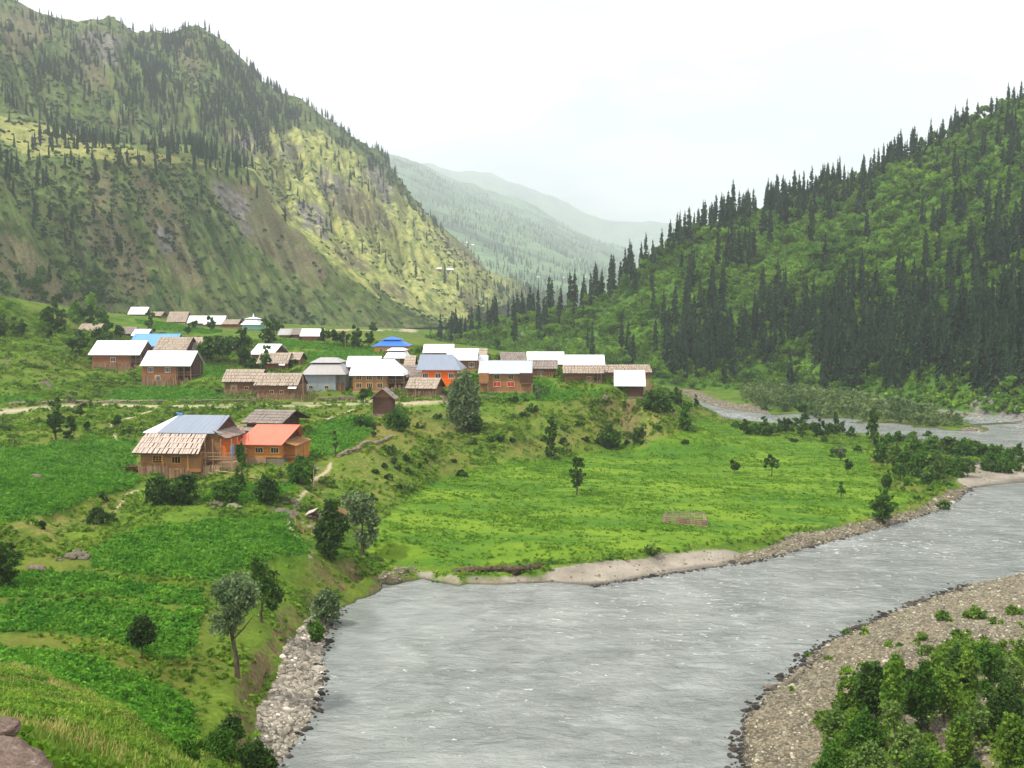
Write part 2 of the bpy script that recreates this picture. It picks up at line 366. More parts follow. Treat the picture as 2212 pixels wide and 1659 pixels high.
CTRL += [(0,0,28.5),(-30,0,29),(-10,4,29),(0,15,20),(0,35,9),(-6,48,3),(0,62,-.5),(-12,60,1.0),(-14,45,8.5),(30,0,26),(40,30,12),(45,52,1),(30,66,-1.5),(-3,8,26),(0,-30,30),(-100,-30,34),(120,-30,30),(150,40,8),(-60,20,21),(-3.6,9.4,27.4),(400,-20,30),(-300,0,34),(-300,60,22),(400,60,10)]
CTRL += [(-1200,-30,60),(1200,-30,20),(1500,400,5),(-1200,600,60),(0,1100,20),(900,1100,2),(-900,1100,40),(-1200,200,50),(1500,1100,2)]

def bed_offset(line, side, off=3.0, z=-1.0):
    Q = [PZ(u, v, 0.0) for u, v in line]
    for a, b in zip(Q[:-1], Q[1:]):
        L = math.dist(a, b)
        if L < .5: continue
        n = ((b[1] - a[1]) / L * side, -(b[0] - a[0]) / L * side)
        for i in range(max(1, int(L / 4))):
            t = (i + .5) / max(1, int(L / 4)); CTRL.append((a[0] + (b[0] - a[0]) * t + n[0] * off, a[1] + (b[1] - a[1]) * t + n[1] * off, z))
bed_offset(SHORE, 1); bed_offset(SOUTH, -1); bed_offset(FARSHORE, -1); bed_offset(ISLAND[:11], 1, 2.5, -.8)
houses_geo = []
def solve_house(h):
    D = h['D']; a = math.radians(h['yaw'])
    p0 = Vector(PD(h['u0'], h['vb'], D))
    w = (h['u1'] - h['u0']) * D / F / max(.6, math.cos(a))
    p1 = Vector((p0.x + w * math.cos(a), p0.y + w * math.sin(a), p0.z))
    ax = Vector((math.cos(a), math.sin(a), 0)); ay = Vector((-math.sin(a), math.cos(a), 0))
    ze = PD(h['u0'], h['ve'], D)[2]
    zr = PD(h['u0'], h['vr'], D + h['dp'] / 2 * math.cos(a))[2]
    return dict(p=p0, w=w, a=a, ax=ax, ay=ay, hw=ze - p0.z, hr=zr - p0.z, d=h['dp'])
for h in HOUSES + LOWER:
    g = solve_house(h); h['g'] = g
    for fx, fy in ((0, -.3), (1, -.3), (0, 1), (1, 1), (.5, .5)):
        q = g['p'] + g['ax'] * g['w'] * fx + g['ay'] * g['d'] * fy
        CTRL.append((q.x, q.y, q.z + (0.25 if fy > 0 else 0)))

P2 = [Vector((round(x, 3), round(y, 3))) for x, y, z in CTRL]
vo, eo, fo_, ov, _, _ = delaunay_2d_cdt(P2, [], [], 0, 1e-4)
vz = np.array([CTRL[o[0]][2] for o in ov]); vxy = np.array([(v.x, v.y) for v in vo])

NC, NR = 640, 700
ucols = np.concatenate([np.linspace(-900, -40, 60, endpoint=False), np.linspace(-40, 2260, 520, endpoint=False), np.linspace(2260, 3100, 60)])
drow = np.concatenate([np.geomspace(4, 70, 90, endpoint=False), np.geomspace(70, 440, 520, endpoint=False), np.geomspace(440, 1000, 90)])
tanx = (ucols - U0) / F / CP
GX = drow[:, None] * tanx[None, :]; GY = np.repeat(drow[:, None], NC, 1)
GZ = np.full(GX.shape, np.nan)
for f in fo_:
    a, b, c = (vxy[i] for i in f[:3])
    y0, y1 = min(a[1], b[1], c[1]), max(a[1], b[1], c[1])
    r0, r1 = np.searchsorted(drow, y0), np.searchsorted(drow, y1, 'right')
    if r1 <= r0: continue
    # angular bounds
    xs = [p[0] / max(p[1], 4) for p in (a, b, c)]
    if y0 < 4: c0, c1 = 0, NC
    else: c0, c1 = np.searchsorted(tanx, min(xs)) , np.searchsorted(tanx, max(xs), 'right')
    if c1 <= c0: continue
    X = GX[r0:r1, c0:c1]; Y = GY[r0:r1, c0:c1]
    det = (b[1] - c[1]) * (a[0] - c[0]) + (c[0] - b[0]) * (a[1] - c[1])
    if abs(det) < 1e-9: continue
    l1 = ((b[1] - c[1]) * (X - c[0]) + (c[0] - b[0]) * (Y - c[1])) / det
    l2 = ((c[1] - a[1]) * (X - c[0]) + (a[0] - c[0]) * (Y - c[1])) / det
    l3 = 1 - l1 - l2
    m = (l1 >= -1e-6) & (l2 >= -1e-6) & (l3 >= -1e-6)
    Z = l1 * vz[f[0]] + l2 * vz[f[1]] + l3 * vz[f[2]]
    GZ[r0:r1, c0:c1] = np.where(m, Z, GZ[r0:r1, c0:c1])
GZ = np.where(np.isnan(GZ), 0.0, GZ)
def blur(A, n):
    for _ in range(n):
        B = np.pad(A, 1, mode='edge')
        A = (B[:-2, 1:-1] + B[2:, 1:-1] + 2 * B[1:-1, 1:-1]) / 4
        B = np.pad(A, 1, mode='edge')
        A = (B[1:-1, :-2] + B[1:-1, 2:] + 2 * B[1:-1, 1:-1]) / 4
    return A
GS = blur(GZ, 12); GF = blur(GZ, 3)
GU, GV = proj(GX, GY, GZ)
FIELDS = [  # crop fields (u, v outlines)
 [(0,1132),(100,1105),(200,1070),(290,1052),(305,1030),(292,985),(300,955),(240,942),(160,950),(60,968),(-60,970),(-300,975),(-300,1160)],
 [(185,1195),(240,1165),(330,1140),(430,1128),(520,1122),(610,1108),(640,1150),(668,1185),(600,1200),(520,1228),(450,1255),(340,1245),(250,1240),(200,1228)],
 [(0,1310),(60,1298),(200,1300),(330,1312),(440,1320),(430,1370),(400,1425),(330,1425),(260,1390),(120,1370),(0,1368)],
 [(0,1405),(120,1412),(250,1440),(370,1495),(430,1560),(460,1640),(380,1640),(280,1560),(180,1500),(60,1455),(0,1440)],
 [(0,1240),(160,1240),(300,1262),(430,1280),(440,1310),(330,1305),(200,1292),(0,1295)],
 [(440,1065),(520,1050),(600,1035),(640,1045),(632,1062),(590,1082),(500,1085),(440,1080)],
 [(655,1000),(650,960),(660,925),(760,895),(810,900),(800,940),(740,975),(690,990)],
 [(215,865),(240,850),(310,838),(420,838),(475,845),(520,856),(548,862),(480,868),(350,870)],
 [(0,858),(90,856),(110,868),(0,872),(-200,875)],
 [(420,780),(470,788),(520,800),(480,815),(418,810)],
 [(655,765),(720,752),(800,758),(805,770),(760,785),(690,790),(655,785)],
 [(600,735),(700,742),(790,752),(800,760),(700,756),(610,750)],
 [(285,690),(370,700),(480,716),(460,722),(330,712)],
 [(1040,850),(1150,850),(1230,832),(1320,840),(1300,856),(1180,866),(1050,868)],
 [(1150,815),(1215,830),(1150,842)],
]
BIG = [(790,1195),(820,1130),(900,1062),(1000,1018),(1100,1003),(1200,992),(1330,970),(1400,952),(1460,936),(1495,912),(1520,909),(1600,925),(1640,932),(1700,950),(1780,958),(1850,968),(1880,990),(1890,1040),(1920,1060),(1990,1068),(1960,1090),(1890,1110),(1800,1128),(1700,1146),(1560,1168),(1420,1186),(1300,1199),(1200,1208),(1100,1217),(950,1221),(860,1222)]
ed = fbm(GX * .25, GY * .25, oct=3, seed=3) - .5
ed2 = fbm(GX * .25, GY * .25, oct=3, seed=31) - .5
wob = 24
crop = np.zeros(GX.shape)
for k, pl in enumerate(FIELDS): crop = np.maximum(crop, inpoly(GU + ed * wob, GV + ed2 * wob * .5, pl) * (0.8 + .2 * ((k * 7) % 5) / 4))
big = inpoly(GU + ed * wob, GV + ed2 * wob * .4, BIG) * 1.0
STONES = [
 [(540,1640),(560,1540),(590,1470),(620,1400),(655,1355),(680,1320),(705,1330),(700,1400),(695,1500),(660,1570),(610,1640),(560,1720)],
 [(1520,1196),(1640,1186),(1750,1150),(1880,1122),(1990,1095),(2050,1060),(2090,1045),(2110,1060),(2060,1100),(1960,1130),(1760,1185),(1640,1215),(1540,1232)],
 [(1600,1800),(1560,1590),(1600,1520),(1740,1400),(1850,1340),(2100,1240),(2212,1215),(3100,1100),(3100,1400),(2300,1400),(2150,1480),(1950,1540),(1800,1600),(1740,1659),(1740,1900)],
 [(1440,836),(1500,860),(1560,895),(1700,912),(1640,880),(1540,862),(1500,842)],
 [(1600,845),(1760,850),(1900,868),(2100,895),(2300,910),(2300,920),(2100,905),(1900,878),(1760,860),(1600,850)],
 [(1980,955),(2090,925),(2150,930),(2160,950),(2120,975),(2212,985),(2212,1035),(2100,1030),(2060,1045),(2090,1000),(2180,995),(2080,960)],
 [(590,1108),(612,1095),(640,1100),(630,1120),(605,1122)],[(148,1200),(165,1192),(185,1205),(175,1216)],
 [(800,1262),(830,1240),(870,1228),(900,1236),(880,1252)],
]
SANDS = [
 [(1165,1245),(1190,1222),(1300,1212),(1420,1200),(1560,1185),(1600,1190),(1560,1230),(1400,1250),(1275,1272),(1180,1262),(1060,1268),(880,1250),(900,1236),(1000,1243)],
 [(2060,1040),(2090,1005),(2140,1002),(2230,1005),(2230,1044),(2150,1052),(2090,1056)],
 [(2090,935),(2150,945),(2200,970),(2120,965)],
]
stone = np.zeros(GX.shape); sand = np.zeros(GX.shape)
for pl in STONES: stone = np.maximum(stone, inpoly(GU + ed * 18, GV + ed2 * 12, pl))
for pl in SANDS: sand = np.maximum(sand, inpoly(GU + ed * 26, GV + ed2 * 11, pl))
PATHS = [([(640,1160),(624,1130),(632,1100),(650,1075),(668,1050),(690,1030),(712,1012),(716,1000)], 3.0),
         ([(625,1125),(632,1150),(665,1180),(670,1195)], 2.4),
         ([(250,1100),(275,1065),(300,1055)], 2.0), ([(345,882),(320,890),(280,905),(262,912),(235,918)], 1.5),
         ([(235,905),(240,918),(238,925),(250,950)], 2.0), ([(765,885),(700,905),(660,915)], 1.5), ([(690,716),(760,713),(850,711),(965,706)], 1.5), 
         ]
path = np.zeros(GX.shape)
for ln, wd in PATHS: path = np.maximum(path, 1 - smooth01(seg_dist(GU + ed * 6, GV, ln), wd * .6, wd * 1.6))
rd = np.interp(GU, [p[0] for p in ROAD], [p[1] for p in ROAD])
dry_dummy = 0
roadm = (1 - smooth01(np.abs(GV - rd - 1.5 + ed * 2), 3.0, 4.6)) * (GU < 985) * (GY > 150) * (GY < 300)
DRYP = [[(270,1052),(300,1050),(290,1075),(240,1120),(100,1170),(0,1200),(-200,1200),(-200,1160),(0,1134),(100,1107),(200,1072)],
        [(640,1060),(720,1000),(740,1010),(700,1080),(700,1130),(660,1160),(630,1120)],
        [(740,1000),(850,960),(1000,900),(1100,890),(1200,880),(1300,870),(1400,880),(1460,900),(1420,940),(1300,965),(1150,990),(1000,1005),(880,1060),(800,1090),(740,1060)],
        [(520,1440),(590,1370),(640,1300),(700,1255),(760,1240),(740,1290),(690,1330),(640,1350),(600,1420),(560,1500)],
        [(1900,1050),(2000,1060),(2040,1030),(2060,1050),(1990,1095),(1880,1115),(1780,1130),(1840,1080)],
        [(0,1500),(80,1520),(200,1560),(320,1620),(420,1659),(480,1720),(-200,1800),(-200,1500)],
        [(1760,1659),(1800,1560),(1900,1450),(2050,1400),(2212,1350),(3100,1350),(3100,2000),(1760,2000)]]
dry = np.zeros(GX.shape)
for pl in DRYP: dry = np.maximum(dry, inpoly(GU + ed * 30, GV + ed2 * 20, pl) * (.45 if pl[0] == (740,1000) else 1.0))
dry = blur(dry, 3)
thick = inpoly(GU + ed * 30, GV + ed2 * 20, [(1740,1659),(1790,1560),(1880,1440),(2050,1400),(2212,1370),(3100,1350),(3100,2000),(1740,2000)]) * 1.0
stone = np.maximum(stone, thick * (fbm(GX / 2.5, GY / 2.5, oct=3, seed=77) > .5))
# relief: soft hummocks on rough ground, flat in the fields, lumps of crop rows
cb = blur(crop, 2); bb = blur(big, 2)
rough_amt = (1 - np.clip(cb + bb, 0, 1)) * (1 - blur(roadm, 3)) * (1 - .7 * blur(sand, 2))
sc_far = np.clip(GY / 120, .5, 3)
hum = (fbm(GX / 6, GY / 6, oct=5, seed=5) - .5) * 1.5 + (fbm(GX / 22, GY / 22, oct=2, seed=8) - .5) * 1.6
slope_band = .42 * smooth01(GZ, 3.6, 6.5) * (1 - smooth01(GZ, 11.5, 13)) * (GY > 140) * (GY < 290) * (GX > -60)
gul = np.abs(fbm(GX / 14 + GY / 60, GY / 40, oct=3, seed=12) - .5) * 5.0 * slope_band
under = GZ < 0.15
Zf = np.where((roadm > .05) | (np.abs(GZ) < 1.2), GF, GS)
nearrough = np.where(GY < 60, 0.5, 1.0)
Zf = Zf + rough_amt * hum * np.where(under, 0.05, 0.55) * nearrough - gul * .8
Zf = Zf + (cb + bb) * ((fbm(GX / 1.1, GY / 1.1, oct=3, seed=9) - .5) * .18 + (fbm(GX / 9, GY / 9, oct=2, seed=19) - .5) * .35)
Zf = Zf + (stone + .1) * (1 - sand) * (GZ < 3) * (fbm(GX / .8, GY / .8, oct=3, seed=29) - .5) * .16
# flatten around houses
for h in HOUSES + LOWER:
    g = h['g']
    lx = (GX - g['p'].x) * g['ax'].x + (GY - g['p'].y) * g['ax'].y
    ly = (GX - g['p'].x) * g['ay'].x + (GY - g['p'].y) * g['ay'].y
    ins = np.maximum(np.maximum(-lx, lx - g['w']), np.maximum(-ly, ly - g['d']))
    k = 1 - smooth01(ins, 0.2, 2.0)
    Zf = Zf * (1 - k) + (g['p'].z + .02) * k
gme = mesh_np('ground', np.stack([GX, GY, Zf], -1).reshape(-1, 3), quads=grid_quads(NR, NC), smooth=True)
for nm, A in (('crop', blur(crop, 1)), ('big', blur(big, 1)), ('stone', blur(stone, 2)), ('sand', blur(sand, 2)), ('dirt', np.maximum(path, blur(roadm, 1))), ('dry', dry), ('slopeband', slope_band)):
    add_attr(gme, nm, A)
ground = link('ground', gme); props(ground, 'green terraced fields, grassy slopes and gravel banks along the river', None, None, 'structure')

def ground_z(x, y):
    x = np.asarray(x, float); y = np.asarray(y, float)
    r = np.interp(y, drow, np.arange(NR)); c = np.interp(x / np.maximum(y, 1), tanx, np.arange(NC))
    r0 = np.clip(r.astype(int), 0, NR - 2); c0 = np.clip(c.astype(int), 0, NC - 2)
    fr, fc = r - r0, c - c0
    return (Zf[r0, c0] * (1 - fr) * (1 - fc) + Zf[r0 + 1, c0] * fr * (1 - fc) + Zf[r0, c0 + 1] * (1 - fr) * fc + Zf[r0 + 1, c0 + 1] * fr * fc)
def samp(A, x, y):
    r = np.clip(np.rint(np.interp(y, drow, np.arange(NR))).astype(int), 0, NR - 1)
    c = np.clip(np.rint(np.interp(np.asarray(x) / np.maximum(y, 1), tanx, np.arange(NC))).astype(int), 0, NC - 1)
    return A[r, c]
def on_ground(u, v, z0=5.0):                                 # point of the ground seen at (u, v)
    cx = (u - U0) / F; cz = (V0 - v) / F
    ky = CP + cz * SP
    Ds = np.geomspace(6, 900, 4000)
    k = Ds / ky
    zr = HC + k * (-SP + cz * CP); xr = cx * k
    gz = ground_z(xr, Ds)
    hit = np.nonzero(zr <= gz)[0]
    i = hit[0] if len(hit) else -1
    return float(xr[i]), float(Ds[i]), float(gz[i])

# ------------------------------------------------------------------ hills as lofts of rails
def catm(xs, X, Y): return np.interp(xs, X, Y)
def loft(name, rails, us, subs, amp=8.0, nsc=60.0, seed=1, ridg=0.0, jit_top=True):
    cols = []
    for rl in rails:
        rl = np.array(rl, float)
        v = np.interp(us, rl[:, 0], rl[:, 1]); D = np.interp(us, rl[:, 0], rl[:, 2])
        cx = (us - U0) / F; cz = (V0 - v) / F; k = D / (CP + cz * SP)
        cols.append(np.stack([cx * k, D + 0 * k, HC + k * (-SP + cz * CP)], -1))
    rows = []; tt = []
    for i, n in enumerate(subs):
        t = np.linspace(0, 1, n, endpoint=(i == len(subs) - 1))
        for q in t:
            rows.append(cols[i] * (1 - q) + cols[i + 1] * q); tt.append(i + q)
    G = np.stack(rows)                                        # nr, nc, 3
    tt = np.array(tt)
    for _ in range(2):
        B = G.copy(); B[1:-1] = (G[:-2] + 2 * G[1:-1] + G[2:]) / 4; G = B
    x, y, z = G[..., 0], G[..., 1], G[..., 2]
    n1 = fbm(x / nsc, y / nsc, z / nsc, 5, seed, .5) - .5
    n2 = (1 - 2 * np.abs(fbm(x / nsc * .8 + 9, y / nsc * .8, z / (nsc * 2.5), 4, seed + 5, .5) - .5)) - .8
    e = smooth01(tt, 0, .6)[:, None]
    disp = (n1 * amp * 2 + n2 * ridg * 2) * e
    G[..., 2] += disp * .8; G[..., 1] -= disp * .6
    return G, tt
def hill_obj(name, G, attrs, label):
    nr, nc = G.shape[:2]
    me = mesh_np(name, G.reshape(-1, 3), quads=grid_quads(nr, nc), smooth=True)
    for k, A in attrs.items(): add_attr(me, k, A)
    o = link(name, me); props(o, label, None, None, 'structure')
    return o
RCREST = [(930,752,640),(1000,733,625),(1050,712,615),(1100,704,605),(1180,680,590),(1250,664,580),(1330,622,582),(1380,585,588),(1430,548,595),(1500,506,600),(1570,478,598),(1650,452,592),(1750,412,586),(1870,382,578),(1940,345,572),(2050,300,566),(2130,260,562),(2212,224,560),(2500,120,560),(3100,-60,590)]
rail0 = [(u, v + 4, D - 2) for u, v, D in HFOOT]
def shift(rl, dD, dz):
    out = []
    for u, v, D in rl:
        x, y, z = PD(u, v, D); s = (D + dD) / D
        zz = z + dz
        # row at which (u, D+dD, zz) is seen
        k = (zz - HC) / (D + dD)
        cz = (k * CP + SP) / (CP - k * SP)
        out.append((u, V0 - F * cz, D + dD))
    return out
rim = [(a[0], a[1], a[2]) for a in shift(HFOOT, 5, 1.5)]
rim = [(u, v, D) if u < 1500 else shift([(u, v, D)], 1, min(3.5, (u - 1500) / 160))[0] for u, v, D in rim]
usR = np.linspace(930, 3000, 420)
GRt, tR = loft('hill', [rail0, rim, RCREST, shift(RCREST, 60, -14), shift(RCREST, 260, -120)], usR, [8, 150, 12, 12], 7, 55, 11, 4)
uR, vR = proj(GRt[..., 0], GRt[..., 1], GRt[..., 2])
rockR = np.zeros(uR.shape)
for pl in ([(1690,868),(1720,850),(1800,852),(1950,866),(1990,878),(1940,884),(1800,866)], [(2080,900),(2110,850),(2150,810),(2212,790),(2300,780),(2300,930),(2212,912),(2130,900)], [(1110,765),(1118,722),(1130,715),(1135,735),(1122,770)], [(1770,425),(1800,410),(1830,425),(1800,440)], [(1930,392),(1945,400),(1935,418)], [(1010,700),(1040,690),(1060,720),(1030,760)]):
    rockR = np.maximum(rockR, inpoly(uR, vR, pl) * 1.0)
litR = smooth01(uR, 1900, 2212) * (1 - smooth01(vR, 380, 560))
right_hill = hill_obj('hillside', GRt, {'rock': blur(rockR, 1), 'fresh_sunlit': litR * 0 + .5}, 'steep green wooded hill falling to the far bank of the river')

LFOOT = [(-600,640,420),(-200,645,430),(0,650,450),(200,690,520),(500,697,600),(800,712,700),(950,706,800),(1000,702,880),(1060,668,1150),(1130,645,1700),(1200,646,2000),(1400,650,2300)]
LBROW = [(-600,310,520),(0,345,560),(100,360,580),(280,352,640),(375,347,680),(450,360,710),(500,375,740),(555,392,750),(580,425,752),(625,480,758),(670,510,765),(725,545,775),(800,600,800),(880,650,820),(950,688,860),(1000,692,900),(1060,664,1200),(1130,641,1750),(1200,644,2050),(1400,650,2350)]
LBACK = [(-600,215,680),(0,245,700),(100,268,740),(200,295,790),(300,322,830),(400,338,870),(450,352,880),(500,378,890),(555,398,900),(625,490,900),(670,520,905),(725,556,910),(800,612,930),(880,655,950),(950,682,980),(1000,675,1020),(1060,655,1300),(1130,638,1800),(1200,643,2100),(1400,650,2400)]
LRIDGE = [(-600,-330,1050),(-200,-120,1080),(0,-20,1120),(60,10,1140),(130,25,1160),(180,42,1180),(235,35,1190),(300,68,1210),(360,72,1220),(420,65,1230),(465,84,1250),(500,112,1270),(530,142,1290),(570,182,1310),(600,200,1320),(650,222,1340),(700,256,1360),(750,290,1390),(800,325,1420),(825,345,1450),(850,380,1480),(880,415,1500),(920,462,1540),(960,502,1580),(1000,532,1640),(1050,565,1700),(1100,598,1780),(1135,622,1860),(1170,640,2100),(1400,648,2450)]
usL = np.linspace(-600, 1210, 460)
GL, tL = loft('mountain', [LFOOT, LBROW, LBACK, LRIDGE, shift(LRIDGE, 120, -40), shift(LRIDGE, 500, -260)], usL, [120, 22, 150, 8, 10], 17, 110, 21, 17)
TL_ = tL[:, None] + 0 * usL[None, :]
FA = np.where(TL_ < 1, usL[None, :] - 170 * (1 - TL_), usL[None, :] - 100 * (3 - TL_))
rg = 1 - 2 * np.abs(fbm(FA / 52, TL_ * 1.6, None, 4, 61, .55) - .5)
env = np.where(TL_ < 1, np.sin(np.clip(TL_, 0, 1) * np.pi) ** .7 * 20, np.clip(np.sin(np.clip((TL_ - 2) , 0, 1) * np.pi), 0, 1) ** .6 * 46)
rg2 = fbm(FA / 13, TL_ * 5, None, 4, 67, .6) - .5
dd = (rg - .62) * env + rg2 * np.clip(env, 2, 40) * .35
GL[..., 2] += dd * .7; GL[..., 1] -= dd * .7
uL, vL = proj(GL[..., 0], GL[..., 1], GL[..., 2])
def blobs(u, v, lst):
    m = np.zeros(u.shape)
    for pl in lst: m = np.maximum(m, inpoly(u, v, pl) * 1.0)
    return m
wu = (fbm(GL[..., 0] / 25, GL[..., 1] / 25, GL[..., 2] / 25, 3, 41) - .5) * 60
wv = (fbm(GL[..., 0] / 25, GL[..., 1] / 25, GL[..., 2] / 25, 3, 57) - .5) * 60
ROCK_L = [[(465,390),(490,385),(540,440),(560,500),(540,520),(500,480),(470,450)], [(640,440),(690,440),(715,490),(700,515),(650,490)], [(500,300),(560,290),(580,330),(520,345)], [(600,320),(650,310),(640,340),(610,345)], [(170,70),(270,75),(250,130),(190,120)], [(800,350),(830,380),(860,430),(840,440),(790,390)], [(170,520),(185,515),(190,560),(175,560)], [(330,500),(370,480),(400,520),(360,560)], [(700,360),(760,400),(740,420),(690,400)]]
DRY_L = [[(480,390),(560,400),(640,490),(700,580),(690,640),(640,600),(560,540),(500,480)], [(0,500),(60,520),(140,600),(230,690),(100,680),(0,600)], [(290,370),(330,370),(400,480),(440,600),(400,640),(330,520)], [(190,360),(240,380),(290,520),(330,640),(260,640),(200,520)], [(700,380),(800,420),(860,480),(780,500),(700,440)], [(720,530),(780,540),(790,570),(740,575)], [(800,600),(850,605),(890,640),(860,645)], [(0,40),(80,30),(110,60),(60,130),(0,130)], [(930,490),(1000,530),(1060,570),(1020,590),(950,520)], [(990,620),(1030,640),(1020,690),(1005,660)], [(350,60),(430,90),(440,150),(415,200),(405,150)],[(180,130),(240,130),(230,200),(190,190)], [(85,560),(100,570),(115,640),(105,645)]]
LIT_L = [[(500,300),(640,280),(760,330),(860,420),(960,510),(1060,580),(1140,630),(1060,690),(960,700),(860,650),(740,590),(640,500),(570,410)]]  # sunlit patch of the back slope, its brightness painted as paler grass colour
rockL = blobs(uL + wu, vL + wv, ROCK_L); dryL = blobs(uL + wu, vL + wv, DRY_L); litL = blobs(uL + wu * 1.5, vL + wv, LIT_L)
mead = blobs(uL + wu * .3, vL + wv * .2, [[(0,250),(120,275),(200,300),(300,322),(450,350),(500,375),(430,352),(300,352),(150,330),(60,340),(0,300)]])
left_mtn = hill_obj('mountain', GL, {'rock': blur(rockL, 2), 'dry': blur(dryL, 3), 'fresh_sunlit': blur(litL, 6), 'mead': mead, 'fa': FA / 40, 'fb': TL_ * 2.5}, 'high steep mountain with grassy gullies, scree and scattered forest left of the valley')

F2R = [(600,330,3300),(830,337,3400),(900,362,3500),(1000,392,3600),(1106,428,3700),(1156,452,3750),(1231,500,3800),(1306,540,3900),(1400,580,4000),(1600,640,4200)]
F2R = [(a, b, c * 1.8) for a, b, c in F2R]
F2F = [(600,680,1700),(1000,660,2000),(1150,640,2300),(1300,632,2600),(1400,640,2800),(1600,660,3000)]
usF = np.linspace(640, 1600, 200)
G2, t2 = loft('m2', [F2F, F2R, shift(F2R, 900, -500)], usF, [130, 20], 90, 700, 33, 90)
farA = hill_obj('mountain', G2, {'rock': G2[..., 0] * 0, 'dry': G2[..., 0] * 0, 'fresh_sunlit': G2[..., 0] * 0 + .3, 'mead': G2[..., 0] * 0}, 'hazy forested mountain closing the valley behind the lit slope')
F1R = [(700,330,5600),(900,358,5600),(1000,370,5600),(1060,374,5600),(1110,398,5600),(1190,422,5700),(1240,458,5800),(1300,475,5900),(1400,473,6000),(1470,490,6000),(1600,520,6000),(1900,560,6000)]
F1R = [(a, b, c * 1.9) for a, b, c in F1R]
F1F = [(700,640,7600),(1400,620,8000),(1900,640,8000)]
G1, t1 = loft('m1', [F1F, F1R, shift(F1R, 1500, -600)], np.linspace(700, 1900, 180), [60, 12], 90, 900, 43, 100)
# 
farB = hill_obj('mountain', G1, {'rock': G1[..., 0] * 0, 'dry': G1[..., 0] * 0, 'fresh_sunlit': G1[..., 0] * 0 + .3, 'mead': G1[..., 0] * 0}, 'pale blue farthest mountain on the horizon')
# valley floor between the hills, out to the far mountains
xs = np.linspace(-3000, 5000, 80); ys = np.geomspace(900, 14000, 60)
VX, VY = np.meshgrid(xs, ys)
VZ = 16 + (VY - 900) * .018 + (fbm(VX / 200, VY / 200, oct=3, seed=77) - .5) * 20 - 10
vme = mesh_np('valley_floor', np.stack([VX, VY, VZ], -1).reshape(-1, 3), quads=grid_quads(60, 80), smooth=True)
for k, q in (('rock', 0), ('dry', 0), ('fresh_sunlit', .8), ('mead', .6)): add_attr(vme, k, np.full(VX.size, q))
valley = link('valley_floor', vme); props(valley, 'flat green floor of the upper valley', None, None, 'structure')
